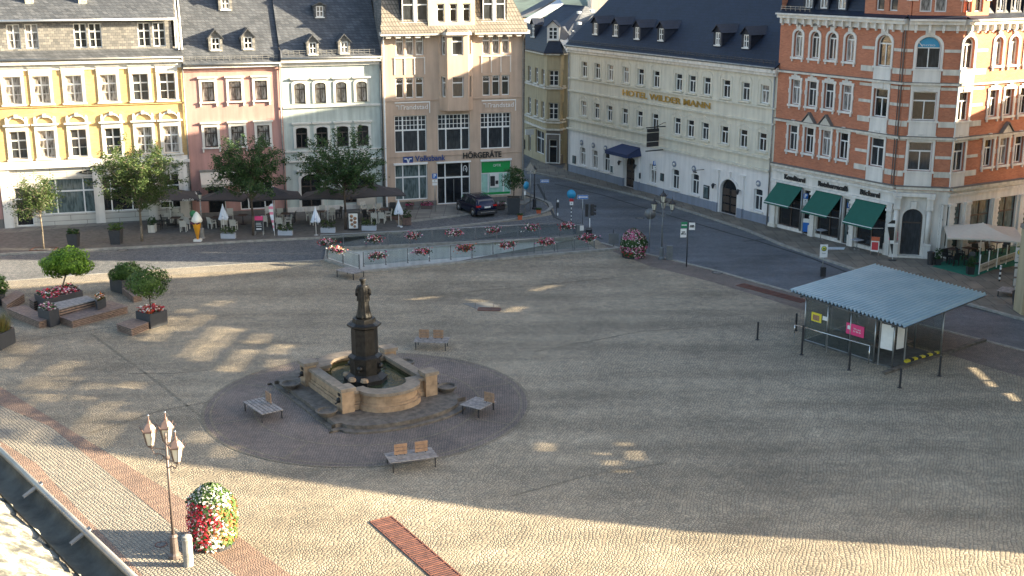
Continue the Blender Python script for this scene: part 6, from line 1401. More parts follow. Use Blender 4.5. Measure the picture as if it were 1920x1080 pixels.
# grey planter troughs
for px,py,lab in ((428,449,'grey trough planter at the foot of the first closed parasol'),(535,443,'grey trough planter right of the pink pointed flag'),(615,438,'grey trough planter right of the lone closed parasol'),(692,434,'grey trough planter right of the food poster board')):
    potplant(lab,px,py,py-24,27,'t','grey trough planters along the kerb','leaf_olive',z=.02,taper=1,mat='planter_grey',ph=.46,dep=.2,nl=300)
for px,py,ty,w,lab in ((741,412,396,15,'brown wooden tub with a plant behind the last closed parasol'),(763,422,394,15,'brown stone tub with a dark clipped shrub right of the last closed parasol'),(285,437,406,13,'pale tub with a tall dark shrub beside the sunlit tree')):
    potplant(lab,px,py,ty,w,'t',None,'leaf_dark',z=.05,taper=.95,mat='corten' if px!=285 else 'sandstone',ph=.5,dep=.3,nl=300)
for px,py,w,lab,fl in ((768,393,14,'purple and white flowers in a low box left of the bank window','p'),(800,392,22,'purple flowers in a low box under the bank window','p'),(935,392,26,'pale flowers in a long box behind the parked car','w')):
    potplant(lab,px,py,py-14,w,'t','flower boxes along the bank front','leaf_dark',z=.1,taper=.9,mat='brownmetal',ph=.5,dep=.25,nl=200,flowers=['petal_pink','petal_pink','leaf_dark'] if fl=='p' else ['petal_white','leaf_dark','petal_pink'])
for px,py,lab in ((975,412,'small orange pot with trailing greenery at the kerb left of the other'),(1010,402,'small orange pot with trailing greenery in the bend of the kerb')):
    potplant(lab,px,py,py-11,9,'t','orange pots on the kerb island','leaf_dark',z=.02,taper=.8,mat='terracotta',ph=.75,dep=.2,nl=160)
# ice cream cone figure
x,y=G(371,452,.1); H_=HZ(x,y,394)-.1; t_=thing('ice_cream_figure','giant ice cream cone advertising figure with an orange wafer and white swirl','advertising figure',(x,y,.1))
MB().mat('skyposter').box(-.28,.28,-.2,.2,0,.14).build('base',t_)
b=MB().mat('orange'); b.smooth=True; b.lathe([(.06,.12),(.30,1.28),(.32,1.36)],16); b.build('wafer',t_)
b=MB().mat('icecream'); b.smooth=True; b.lathe([(.30,1.36),(.42,1.5),(.38,1.68),(.28,1.85),(.20,2.0),(.10,2.12),(.01,2.2)],14,(.03,0,0)); b.build('swirl',t_)
b=MB().mat('berry'); 
for i in range(6): b.ball((-.32+.1*i,-.22,1.38+.05*(i%2)),.12,6)
b.build('berry_sauce',t_); b=MB().mat('leafgreen'); b.ball((-.25,.15,2.0),.26,8); b.ball((-.1,.1,1.85),.2,8); b.build('green_figure',t_)
# chalk menu, food poster, flag
def aboard(label,px,py,topy,w,frame,face,name='menu_board',extra=None,z=.1,rz=0.):
    x,y=G(px,py,z); H_=HZ(x,y,topy)-z; t_=thing(name,label,'board',(x,y,z),rz)
    b=MB().mat(frame); h=w/2; 
    for s in (-h,h): b.add([(s-.03,-.02,0),(s+.03,-.02,0),(s+.03,.18,H_),(s-.03,.18,H_),(s-.03,.02,0),(s+.03,.02,0),(s+.03,.22,H_),(s-.03,.22,H_)],[(0,1,2,3),(5,4,7,6),(1,5,6,2),(4,0,3,7)]); b.cyl((s,.45,0),(s,.2,H_),.02,n=4)
    b.build('frame',t_)
    def pl(u0,u1,v0,v1,off): f=lambda u,v:(u,-.02+.2*v-off,H_*v); return [f(u0,v0),f(u1,v0),f(u1,v1),f(u0,v1)]
    MB().mat(face).quad(*pl(-h,h,.22,.98,.015)).build('panel',t_)
    if extra: extra(t_,pl,h,H_)
    return t_
def ex1(t_,pl,h,H_): MB().mat('sign_pink').quad(*pl(-h,h,.78,1.0,.03)).build('header',t_); MB().mat('white_paint').quad(*pl(-h*.6,h*.6,.30,.36,.03)).quad(*pl(-h*.7,h*.5,.62,.64,.03)).quad(*pl(-h*.7,h*.6,.54,.56,.03)).quad(*pl(-h*.6,h*.7,.46,.48,.03)).build('chalk_lines',t_)
aboard('black chalk menu board with a pink header on the pavement',486,441,406,.62,'zinc','dark_plastic',extra=ex1)
x,y=G(663,433,.02); t_=thing('poster_board','framed poster board showing plates of food in front of the spiky tree','poster board',(x,y,.02),R(4))
MB().mat('dark_plastic').box(-.42,.42,-.25,.25,0,.10).build('foot',t_); MB().mat('black_metal').box(-.40,.40,-.04,.04,.12,1.42).build('frame',t_); MB().mat('skyposter').box(-.34,.34,-.05,-.041,.2,1.36).build('poster',t_)
b=MB().mat('food')
for u,v,r in ((-.12,1.15,.13),(.14,.98,.13),(-.14,.85,.12),(.12,.68,.13),(-.10,.52,.12),(.1,.36,.10)): b.cyl((u,-.053,v),(u,-.062,v),r,n=14)
b.build('food_pictures',t_)
def flag(label,px,py,topy,mats,w,z=0.,lean=0.,rz=0.,txt=None):
    x,y=G(px,py,z); H_=HZ(x,y,topy)-z; t_=thing('pointed_flag',label,'flag',(x,y,z),rz); MB().mat('dark_plastic').lathe([(.28,0),(.28,.05),(.05,.08)],12).build('foot',t_); MB().mat('white_paint').cyl((0,0,.05),(0,0,H_),.014,n=6).build('pole',t_)
    b=MB(); n=10
    L_=[(-w*(.15+.85*min(1,k/n*1.25) if k<n else .1),.45+(H_-.45)*k/n) for k in range(n+1)]; L_[-1]=(-w*.45,H_); 
    for k in range(n): b.mat(mats[k%len(mats)]); b.quad((0,0,L_[k][1]),(0,.0,L_[k+1][1]),(L_[k+1][0],.03*math.sin(k),L_[k+1][1]),(L_[k][0],.03*math.sin(k-1),L_[k][1]))
    b.build('cloth',t_); return t_
flag('pink and purple pointed advertising flag on the terrace kerb',515,444,382,['canvas_white','balloon','skyposter','balloon','canvas_white'],.34,.0)
# ================================================================== the parked car
def car():
    x,y=G(918,414,.02); a=G(872,380,.6)
    # heading: the car points away to the left
    rz=R(112); cx,cy=G(903,404,.0)
    t_=thing('parked_car','dark blue compact SUV parked in the bay before the bank, seen from behind','car',(cx-.5,cy+1.0,.02),R(118))
    L_,W_=4.25,1.84
    sec=[ # x(length, rear=-), half width, z bottom, z belt, z roof
      (-2.12,.70,.42,.72,.78),(-2.06,.84,.34,.92,.98),(-1.98,.90,.26,1.0,1.10),(-1.75,.92,.24,1.02,1.42),(-1.40,.92,.24,1.0,1.55),(-.6,.92,.24,.98,1.62),(.2,.92,.24,.96,1.60),(.6,.92,.24,.95,1.48),(1.05,.91,.24,.95,1.12),(1.25,.90,.24,.93,.98),(1.75,.87,.26,.85,.88),(2.02,.78,.30,.72,.76),(2.12,.62,.36,.6,.62)]
    b=MB().mat('car_paint'); b.smooth=True
    for (X,hw,zb,zb2,zr) in sec:
        rw=hw*.76 if zr>1.15 else hw*.9
        p=[(-hw*.95,zb),(-hw,zb+.2),(-hw,zb2-.12),(-hw*.97,zb2),(-rw,zr-.06),(-rw*.8,zr),(rw*.8,zr),(rw,zr-.06),(hw*.97,zb2),(hw,zb2-.12),(hw,zb+.2),(hw*.95,zb)]
        b.v+=[(X,q,z) for q,z in p]
    m_=12
    for k in range(len(sec)-1):
        for i in range(m_): j=(i+1)%m_; b.f.append((k*m_+i,k*m_+j,(k+1)*m_+j,(k+1)*m_+i)); b.m.append(0); b.sm.append(True)
    b.f.append(tuple(range(m_))); b.m.append(0); b.sm.append(False); b.f.append(tuple(range((len(sec)-1)*m_,len(sec)*m_))[::-1]); b.m.append(0); b.sm.append(False)
    b.build('body',t_)
    g=MB().mat('glass_dark')
    g.quad((-1.975,-.74,1.08),(-1.975,.74,1.08),(-1.76,.66,1.42),(-1.76,-.66,1.42)); g.build('rear_window',t_)
    g=MB().mat('glass_dark'); g.quad((1.07,-.80,1.13),(1.07,.80,1.13),(.63,.68,1.475),(.63,-.68,1.475)); g.build('windscreen',t_)
    for s in (-1,1):
        for x0,x1,f0,f1 in ((-1.62,-.72,.9,1.),( -.62,.22,1.,1.),(.3,.9,1.,.55)):
            g=MB().mat('glass_dark'); g.quad((x0,s*.905,1.02),(x1,s*.90,1.01),(x1-.08,s*(.905-.19*f1),1.02+.47*f1),(x0+.06,s*(.905-.19*f0),1.02+.47*f0)); g.build('side_window',t_)
        MB().mat('chrome').tube([(-1.5,s*.66,1.60),(-.6,s*.70,1.68),(.3,s*.66,1.63)],.022,5).build('roof_rail',t_)
        MB().mat('car_paint').box(.55,.75,s*1.02-.09,s*1.02+.09,.98,1.1).build('mirror',t_)
        MB().mat('red_light').box(-2.10,-1.90,s*.72-.16,s*.72+.19,.86,1.0).build('tail_light',t_)
        for xx in (-1.32,1.32):
            w=MB().mat('tyre'); w.cyl((xx,s*.74,.33),(xx,s*.94,.33),.33,n=20); o=w.build('wheel',t_); r=MB().mat('steel'); r.cyl((xx,s*.942,.33),(xx,s*.95,.33),.20,n=12); r.build('rim',o)
            MB().mat('dark_plastic').cyl((xx,s*.80,.36),(xx,s*.925,.36),.40,n=20).build('wheel_arch',t_)
    MB().mat('dark_plastic').box(-2.17,-1.95,-.86,.86,.26,.60).build('bumper',t_); MB().mat('chrome').box(-2.19,-2.171,-.62,.62,.42,.50).build('bumper_trim',t_)
    MB().mat('skyposter').box(-2.16,-2.10,-.26,.26,.78,.90).build('number_plate',t_); MB().mat('glass_mid').box(-.4,.2,-.45,.45,1.60,1.635).build('sunroof',t_)
car()
# ================================================================== ramp railings with flower boxes
def railing(label,pts,n,h=1.0,group=None,mat='postgrey',glass=True):
    a=Vector(pts[0]); b_=Vector(pts[-1]); d=b_-a; l_=d.length; t_=thing('glass_railing',label,'railing',(a.x,a.y,.12),math.atan2(d.y,d.x),group)
    for i in range(n+1):
        x=l_*i/n; MB().mat(mat).box(x-.03,x+.03,-.035,.035,0,h).box(x-.06,x+.06,-.06,.06,.0,.02).box(x-.05,x+.05,-.06,.0,.18,.24).build('post',t_)
        if glass and i<n: MB().mat('clearglass').box(x+.06,x+l_/n-.06,-.008,.004,.10,h-.06).build('glass_panel',t_)
    MB().mat('steel').cyl((0,0,h+.02),(l_,0,h+.02),.024,n=7).build('handrail',t_); return t_
e1=G(682,503); e2=G(1114,468)
railing('near glass railing of the ramp, running along the edge of the square',[e1,e2],11,group='glass railings round the ramp')
f1=G(602,470); f2=G(1088,444); railing('far glass railing of the ramp, on the road side',[f1,f2],12,group='glass railings round the ramp')
railing('short glass railing across the closed lower end of the ramp',[G(614,488),G(674,508)],2,group='glass railings round the ramp')
def flowerbox(label,px,py,z,seed,mats,group,w=1.05,rz=R(17)):
    x,y=G(px,py,z); t_=thing('flower_box',label,'flower box',(x,y,z),rz,group); rng=random.Random(seed)
    MB().mat('dark_plastic').box(-w/2+.05,w/2-.05,-.12,.12,-.12,.06).build('box',t_)
    b=MB()
    for _ in range(330):
        b.mat(rng.choice(mats)); p=Vector((rng.gauss(0,w*.27),rng.gauss(0,.13),.06+rng.gauss(0,.11)-.1*rng.random())); petalcloud(b,lambda r:(p,Vector((rng.gauss(0,.5),-.5,.8)).normalized()),1,.085,rng)
    b.build('flowers',t_); return t_
pinkish=['petal_pink','petal_red','leaf_dark','leaf_dark','petal_white','leaf_dark']
names=['second','third','fourth','fifth','sixth','seventh']
flowerbox('flower box with salmon blossoms catching the sun at the lower end of the ramp',632,468,1.12,1,['petal_orange','petal_pink','petal_white','leaf_mid'],'flower boxes hung on the ramp railings',1.1,R(-20))
lab=['first','second','third','fourth','fifth','sixth']
for i,(px,py) in enumerate([(708,479),(791,471),(872,465),(951,459),(1025,453),(1101,446)]): flowerbox('%s flower box from the left on the near glass railing, pink and red'%lab[i],px,py,1.1,10+i,pinkish if i!=2 else ['petal_red','petal_orange','leaf_dark','leaf_dark','petal_pink'],'flower boxes hung on the ramp railings')
lab2=['first','second','third','fourth','fifth','sixth','seventh']
for i,(px,py) in enumerate([(613,454),(703,448),(775,442),(851,436),(926,431),(997,426),(1063,423)]): flowerbox('%s flower box from the left on the far glass railing, in shade'%lab2[i],px,py,1.1,30+i,['petal_pink','leaf_dark','leaf_dark','petal_red','leaf_dark','petal_white'],'flower boxes hung on the ramp railings',.95)
# ================================================================== signs
def pole(label,px,py,topy,name='road_sign',cat='road sign',mat='steel',z=0.,rz=0.,r=.03,group=None):
    x,y=G(px,py,z); H_=HZ(x,y,topy)-z; t_=thing(name,label,cat,(x,y,z),rz,group); MB().mat(mat).cyl((0,0,0),(0,0,H_),r,n=8).build('pole',t_); return t_,H_
def plate(t_,z,w,h,mat,txt=None,tm='white_paint',x=0.,rz=0.,back='zinc',ts=None,edge=None,y=-.04,nm='sign_plate'):
    b=MB().mat(mat).box(x-w/2,x+w/2,y-.01,y,z-h/2,z+h/2); b.mat(back).box(x-w/2,x+w/2,y+.001,y+.012,z-h/2,z+h/2)
    if edge: b.mat(edge).box(x-w/2-.02,x+w/2+.02,y-.006,y+.008,z-h/2-.02,z+h/2+.02)
    o=b.build(nm,t_,None,None,rz)
    if txt: text(txt,ts or h*.8,tm,o,(x,y-.014,z),w=min(w*.8,len(txt)*h*.5) if len(txt)>1 else None,ext=.003,bold=.01)
    return o
def disc(t_,z,r,mat,back='zinc',x=0.,y=-.04,ring=None,nm='sign_plate',rz=0.):
    b=MB().mat(mat).cyl((x,y-.008,z),(x,y,z),r*(.82 if ring else 1),n=22); 
    if ring: b.mat(ring).cyl((x,y-.006,z),(x,y,z),r,n=22)
    b.mat(back).cyl((x,y,z),(x,y+.012,z),r,n=22); return b.build(nm,t_,None,None,rz)
def arrowplate(t_,z,w=.72,h=.26,x=0.):
    b=MB().mat('sign_blue').box(x-w/2,x+w/2,-.05,-.04,z-h/2,z+h/2); b.mat('white_paint').box(x-w/2+.12,x+w/2-.04,-.056,-.0505,z-.055,z+.055); b.add([(x-w/2+.03,-.057,z),(x-w/2+.17,-.057,z-.11),(x-w/2+.17,-.057,z+.11)],[(0,1,2)])
    b.box(x-w/2-.015,x+w/2+.015,-.048,-.038,z-h/2-.015,z+h/2+.015); o=b.build('arrow_plate',t_); text('Einbahnstraße',.07,'sign_blue',o,(x+.05,-.0575,z),w=.42,ext=.001)
t_,H_=pole('blue parking sign with two small white plates before the bank entrance',816,396,325,rz=R(8),z=.1)
plate(t_,H_-.22,.40,.42,'sign_blue','P',ts=.42); plate(t_,H_-.62,.40,.22,'white_paint','▸','letter_black' ); plate(t_,H_-.88,.40,.20,'white_paint')
t_,H_=pole('grey sign seen from behind with a triangle on top, left of the small lamp post',994,395,306)
b=MB().mat('zinc'); b.add([(-.42,-.03,H_-.62),(.42,-.03,H_-.62),(0,-.03,H_+.08),(-.42,-.045,H_-.62),(.42,-.045,H_-.62),(0,-.045,H_+.08)],[(0,1,2),(5,4,3),(0,3,4,1),(1,4,5,2),(2,5,3,0)]); b.build('triangle_plate',t_); plate(t_,H_-.8,.55,.12,'zinc')
t_,H_=pole('blue round sign turned sideways under the tub tree, at the bank corner',984,406,340); disc(t_,H_-.35,.33,'sign_cyan','sign_cyan',x=.12,rz=R(50)); plate(t_,H_-.95,.14,.3,'white_paint')
t_,H_=pole('blue one way arrow sign further up the side street road',1021,378,336,mat='postgrey'); arrowplate(t_,H_-.16)
t_,H_=pole('blue one way arrow sign on a tall pole beside the traffic light',1092,421,365); arrowplate(t_,H_-.18,.8,.3)
t_,H_=pole('round blue sign tilted over a striped post, left of the one way arrow',1071,417,357,mat='dark_plastic')
disc(t_,H_-.30,.37,'sign_cyan','sign_cyan',rz=R(-22)); disc(t_,H_-.78,.17,'sign_red'); plate(t_,H_-1.02,.28,.28,'white_paint','•','letter_black')
b=MB().mat('white_paint')
for k in range(4): b.cyl((0,0,.15+k*.3),(0,0,.30+k*.3),.038,n=8)
b.build('stripes',t_)
x,y=G(1105,438); H_=HZ(x,y,381); t_=thing('traffic_light','dark traffic light with three lamp hoods turned to the right, on a slim pole','traffic light',(x,y,0),R(0)); MB().mat('postgrey').cyl((0,0,0),(0,0,H_),.045,n=8).build('pole',t_)
b=MB().mat('dark_plastic').box(.06,.30,-.13,.13,H_-.92,H_-.06); b.build('signal_head',t_)
for k in range(3): z=H_-.2-.28*k; MB().mat('dark_plastic').cyl((.30,0,z),(.48,0,z-.04),.105,.10,10,False).cyl((.301,0,z),(.31,0,z),.10,n=10).build('lamp_hood',t_)
MB().mat('black_metal').box(-.34,-.10,-.14,.14,H_-1.0,H_-.05).build('signal_head',t_); MB().mat('white_paint').box(-.03,.05,-.055,-.045,.5,1.2).build('sticker',t_)
t_,H_=pole('slim pole with a pedestrian signal and a white sensor, right of the kerb island',1043,406,372,'signal_pole','signal',mat='dark_plastic'); MB().mat('dark_plastic').box(-.02,.2,-.1,.1,H_-.75,H_-.35).build('signal_head',t_); MB().mat('white_paint').box(.04,.2,-.06,.0,H_-.28,H_-.12).box(.05,.16,-.05,.0,.1,.3).build('sensor',t_)
x,y=G(1086,447); t_=thing('ticket_machine','grey ticket machine with a white notice at the upper end of the ramp','ticket machine',(x,y,0),R(10)); MB().mat('postgrey').box(-.22,.22,-.15,.15,0,1.05).build('cabinet',t_); MB().mat('skyposter').box(.0,.30,-.165,-.151,.62,1.0).build('notice',t_)
x,y=G(1104,442); t_=thing('litter_bin','small dark litter bin right of the ticket machine','bin',(x,y,0)); MB().mat('dark_plastic').lathe([(.2,0),(.26,.5),(.22,.6)],12).build('bin_body',t_); MB().mat('postgrey').lathe([(.25,.5),(.27,.52),(.25,.56)],12).build('rim',t_)
t_,H_=pole('dark rectangular sign seen from behind at the end of the ramp railing',1150,462,430,mat='dark_plastic'); MB().mat('postgrey').box(-.36,.38,-.05,-.03,.2,.95).box(-.05,.05,-.06,-.045,.1,1.0).build('sign_plate',t_)
t_,H_=pole('back of a round traffic sign on a pale pole, left of the four lantern lamp',1217,470,393,mat='steel'); disc(t_,H_-.30,.40,'postgrey','dark_plastic'); 
MB().mat('steel').cyl((0,-.05,H_-.7),(0,-.05,H_-.02),.03,n=6).build('clamp',t_)
t_,H_=pole('dark pole with green and white direction boards at the square corner',1287,500,415,'direction_sign','sign',mat='anthracite',r=.045)
plate(t_,H_-.24,.42,.42,'sign_green','Markt',x=-.27,rz=R(6),ts=.12); plate(t_,H_-.78,.42,.60,'white_paint','WC\n350 m','letter_black',x=-.30,rz=R(6),ts=.12,edge='anthracite'); plate(t_,H_-.32,.40,.50,'white_paint','ALTER\nMARKT','letter_black',x=.27,rz=R(-6),ts=.09,edge='anthracite')
t_,H_=pole('no parking sign with residents plate at the corner of the hotel',1098,322,264,mat='postgrey',z=.1); disc(t_,H_-.32,.32,'sign_blue',ring='sign_red'); MB().mat('sign_red').add([(-.2,-.05,H_-.14),(-.16,-.05,H_-.10),(.2,-.05,H_-.50),(.16,-.05,H_-.54)],[(0,1,2,3)]).build('bar',t_); plate(t_,H_-.88,.36,.36,'sign_cyan','R',ts=.36); plate(t_,H_-1.16,.36,.16,'white_paint')
t_,H_=pole('parking sign with two plates on the hotel pavement behind the street lamp',1231,364,301,mat='postgrey',z=.1); plate(t_,H_-.22,.36,.40,'sign_blue','P',ts=.4,x=-.2); plate(t_,H_-.62,.36,.30,'white_paint','◂','letter_black',x=-.2); plate(t_,H_-.55,.32,.34,'sign_blue','R',ts=.34,x=.22); plate(t_,H_-.84,.32,.18,'white_paint',x=.22)
def busstop(label,px,py,topy,z=0.):
    t_,H_=pole(label,px,py,topy,'bus_stop_sign','bus stop sign',z=z,r=.035); 
    plate(t_,H_-.40,.46,.82,'white_paint',edge='white_paint'); o=disc(t_,H_-.24,.17,'sign_yellow',ring='sign_green',y=-.055); text('H',.22,'sign_green',o,(0,-.07,H_-.24),ext=.002,bold=.01); text('Markt',.1,'letter_black',t_,(0,-.056,H_-.56),ext=.002); return t_,H_
t_,H_=busstop('bus stop sign on the far side of the road, left of the tin shelter roof',1541,521,459); MB().mat('dark_plastic').box(-.12,.22,-.1,.1,.1,.72).build('litter_bin',t_)
t_,H_=busstop('bus stop sign with timetable cases at the right edge of the photo',1901,574,465,.1); plate(t_,H_-1.02,.46,.2,'white_paint',None); plate(t_,H_-1.48,.42,.48,'skyposter',edge='dark_plastic'); plate(t_,H_-2.05,.42,.46,'skyposter',edge='dark_plastic'); plate(t_,H_-2.42,.2,.2,'white_paint'); MB().mat('sign_pink').box(.10,.22,-.056,-.0505,H_-.78,H_-.5).build('route_colour',t_)
for px,py,ty,lab in ((1506,440,362,'parking sign before the left green awning of the cafe'),(1587,457,379,'parking sign between the middle and right green awnings')):
    t_,H_=pole(lab,px,py,ty,mat='steel',z=.1,group='parking signs before the cafe'); plate(t_,H_-.22,.34,.38,'sign_blue','P',ts=.38); plate(t_,H_-.58,.34,.28,'white_paint','▸','letter_black'); plate(t_,H_-.84,.34,.18,'white_paint')
for px,py,ty,lab,st in ((1420,637,604,'dark slim post alone left of the tin roofed shelter',0),(1492,620,588,'dark slim post just left of the shelter corner',0),(1503,665,610,'slim post at the left end of the shelter handrail',0),(1592,694,661,'slim post in front of the middle of the shelter glass',0),(1687,727,691,'slim post in front of the shelter corner',0),(1761,705,668,'slim post before the striped step of the shelter',0)):
    x,y=G(px,py); H_=max(.9,HZ(x,y,ty)); b=MB().mat('black_metal'); b.lathe([(.12,0),(.12,.02),(.055,.03),(.055,H_),(.04,H_+.02)],10); o=b.build('bollard',None,None,(x,y,0)); tag(o,lab,'bollard','slim posts round the bus shelter')
x,y=G(1874,527,.1); t_=thing('striped_bollard','black and white banded bollard before the cafe terrace','bollard',(x,y,.1)); MB().mat('dark_plastic').cyl((0,0,0),(0,0,1.0),.06,n=10).build('post',t_)
b=MB().mat('white_paint')
for k in range(3): b.cyl((0,0,.12+.32*k),(0,0,.27+.32*k),.063,n=10)
b.cyl((0,0,.97),(0,0,1.03),.063,n=10); b.build('bands',t_)
for px,py,ty,lab in ((1000,398,385,'short dark post inside the kerb island, right'),(1033,388,373,'short dark post on the kerb bend')):
    pass
# ================================================================== bus shelter
SA,SB,SC,SD=[Vector(G(*p,2.75)) for p in ((1480,543),(1640,497),(1852,553),(1697,612))]
C0=(SA+SB+SC+SD)/4; sh=thing('bus_shelter','glass bus shelter under a large blue-grey corrugated tin roof, with posters on the panes','bus shelter',(C0.x,C0.y,0))
def rel(p,z=0.): return (p[0]-C0.x,p[1]-C0.y,z)
b=MB().mat('roofsheet'); n=30*8
for i in range(n+1):
    f=i/n; a=SA.lerp(SD,f); e=SB.lerp(SC,f); z=2.72+.085*max(-.5,math.sin(2*PI*f*30)); b.v+=[rel(a,z),rel(e,z+.06)]
for i in range(n): b.f.append((2*i,2*i+2,2*i+3,2*i+1)); b.m.append(0); b.sm.append(False)
b.build('roof',sh)
b=MB().mat('postgrey'); b.slab([rel(SA.lerp(C0,.02),2.62),rel(SD.lerp(C0,.02),2.62),rel(SC.lerp(C0,.02),2.68),rel(SB.lerp(C0,.02),2.68)],.03)
for f in (.1,.37,.63,.9): b.tube([rel(SA.lerp(SD,f),2.52),rel(SB.lerp(SC,f),2.56)],.05,5)
b.build('roof_frame',sh)
S1=Vector(G(1507,640)); S2=Vector(G(1637,681)); S3=Vector(G(1672,690)); S4=Vector(G(1763,668)); dv=(SB-SA).normalized(); S5=S1+dv*5.0; S6=S4+(S1-S3).normalized()*3.9; S7=S4+(S1-S3).normalized()*1.6
for p in (S1,S2,S3,S4,S5,S6,S1.lerp(S2,.33),S1.lerp(S2,.66),S7): MB().mat('steel').cyl(rel(p,0),rel(p,2.55),.045,n=8).build('post',sh)
def pane(a,b_,z0=.15,z1=2.35,m='clearglass',nm='glass_wall'):
    d=(b_-a).normalized(); nn=Vector((-d.y,d.x))*.01; q=MB().mat(m); A_,B_=a+d*.06,b_-d*.06
    q.add([rel(A_-nn,z0),rel(B_-nn,z0),rel(B_-nn,z1),rel(A_-nn,z1),rel(A_+nn,z0),rel(B_+nn,z0),rel(B_+nn,z1),rel(A_+nn,z1)],[(0,1,2,3),(5,4,7,6),(3,2,6,7),(0,4,5,1),(0,3,7,4),(1,5,6,2)]); return q.build(nm,sh)
pane(S1,S1.lerp(S2,.33)); pane(S1.lerp(S2,.33),S1.lerp(S2,.66)); pane(S1.lerp(S2,.66),S2); pane(S1,S1.lerp(S5,.5)); pane(S1.lerp(S5,.5),S5); pane(S4,S7); pane(S7,S6); pane(S5,S6.lerp(S5,.45))
MB().mat('steel').tube([rel(S1,2.38),rel(S2,2.38)],.03,6).tube([rel(S1,.12),rel(S2,.12)],.03,6).build('glass_frame',sh)
def onpane(a,b_,u0,u1,z0,z1,mat,off=.03,nm='poster'):
    d=(b_-a); nn=Vector((d.y,-d.x)).normalized()*off; p,q=a+d*u0,a+d*u1; r=MB().mat(mat); r.add([rel(p+nn,z0),rel(q+nn,z0),rel(q+nn,z1),rel(p+nn,z1),rel(p+nn*.6,z0),rel(q+nn*.6,z0),rel(q+nn*.6,z1),rel(p+nn*.6,z1)],[(0,1,2,3),(5,4,7,6)]); return r.build(nm,sh)
def fracz(px,py):
    a,b_=S1,S2; d=b_-a; nn=Vector((d.y,-d.x)); r=ray(px,py); t_=(a.x*nn.x+a.y*nn.y)/(r[0]*nn.x+r[1]*nn.y); return ((Vector((r[0]*t_,r[1]*t_))-a).dot(d)/d.length_squared,CH+r[2]*t_)
for (x0,y0,x1,y1,m_) in ((1522,586,1541,604,'sign_yellow'),(1525,590,1537,601,'food'),(1543,593,1552,601,'skyposter'),(1587,608,1621,630,'sign_pink')):
    (ua,za_),(ub_,zb_q)=fracz(x0,(y0+y1)/2),fracz(x1,(y0+y1)/2); hh=(y1-y0)/37/2*1.0; zz=fracz((x0+x1)/2,(y0+y1)/2)[1]; onpane(S1,S2,ua,ub_,zz-hh,zz+hh,m_,.045 if m_=='food' else .03)
u,zz=fracz(1604,619); d=S2-S1; nn=Vector((d.y,-d.x)).normalized()*.05; p=S1+d*(u+.03)+nn
text('Wir sind\nfür Sie da',.13,'white_paint',sh,rel(p,zz+.0),math.atan2(d.y,d.x),ext=.003); p=S1+d*(u-.085)+nn
b=MB().mat('white_paint'); rr=math.atan2(d.y,d.x); b.box(-.09,.09,-.006,0,-.08,.05); b.add([(-.13,-.006,.05),(.13,-.006,.05),(0,-.006,.15)],[(0,1,2)]); b.build('house_symbol',sh,None,rel(p,zz+.05),rr)
pane(S2+ (S3-S2)*.25,S3,.9,2.2,'skyposter','timetable'); pane(S3+(S4-S3)*.04,S3+(S4-S3)*.22,.95,2.15,'skyposter','timetable'); 
q=MB().mat('steel'); q.tube([rel(S2+(S3-S2)*.25,0),rel(S2+(S3-S2)*.25,2.5)],.04,6); e_=S3+(S4-S3)*.24; q.tube([rel(e_,.3),rel(e_,2.3)],.05,6); q.build('post',sh)
# handrail before the glass
hd=Vector((d.y,-d.x)).normalized()*.62
h1,h2=S1+hd-d.normalized()*.15,S2+hd*.6
MB().mat('chrome').tube([rel(h1,.55),rel(h1,1.0),rel(h2,1.0),rel(h2,.05)],.03,7).build('handrail',sh)
for f in (.0,.45): MB().mat('steel').tube([rel(h1.lerp(h2,f),0),rel(h1.lerp(h2,f),.98)],.025,6).build('handrail_post',sh)
# floor, low step with warning stripes, seats
b=MB().mat('pavedark'); b.prism([rel(p)[:2] for p in (S1,S2,S3,S4,S6,S5)],.0,.07); b.build('floor',sh)
k0=Vector(G(1659,703)); k1=Vector(G(1850,640)); b=MB().mat('stonedark'); dd=(k1-k0).normalized()*0; w0=Vector((-.1,.22)); b.prism([rel(p)[:2] for p in (k0,k1,k1+w0,k0+w0)],0,.12); b.build('edge_beam',sh)
for i in range(9):
    a_=Vector(G(1700+i*7,683.5-i*1.9)); e_=Vector(G(1700+i*7+7,683.5-(i+1)*1.9)); b=MB().mat('dark_plastic' if i%2 else 'sign_yellow'); b.prism([rel(p)[:2] for p in (a_,e_,e_+w0*.9,a_+w0*.9)],.07,.20); b.build('warning_stripe',sh)
def sbench(a,b_,off,nm):
    d_=(b_-a).normalized(); n_=Vector((-d_.y,d_.x))*off; b=MB().mat('wood_brown'); b.prism([rel(p)[:2] for p in (a+n_*.25,b_+n_*.25,b_+n_,a+n_)],.44,.49); b.mat('black_metal')
    for f in (.1,.9): p=a.lerp(b_,f)+n_*.6; b.tube([rel(p,0),rel(p,.44)],.03,5)
    o=b.build(nm,None,None,(C0.x,C0.y,0)); return o
tag(sbench(S1.lerp(S2,.08)+dv*1.0,S1.lerp(S2,.9)+dv*1.0,.6,'shelter_bench'),'long wooden bench inside the shelter behind the poster panes','bench','wooden benches in the bus shelter')
tag(sbench(S7,S6,.6,'shelter_bench'),'wooden bench at the right glass wall of the shelter','bench','wooden benches in the bus shelter')
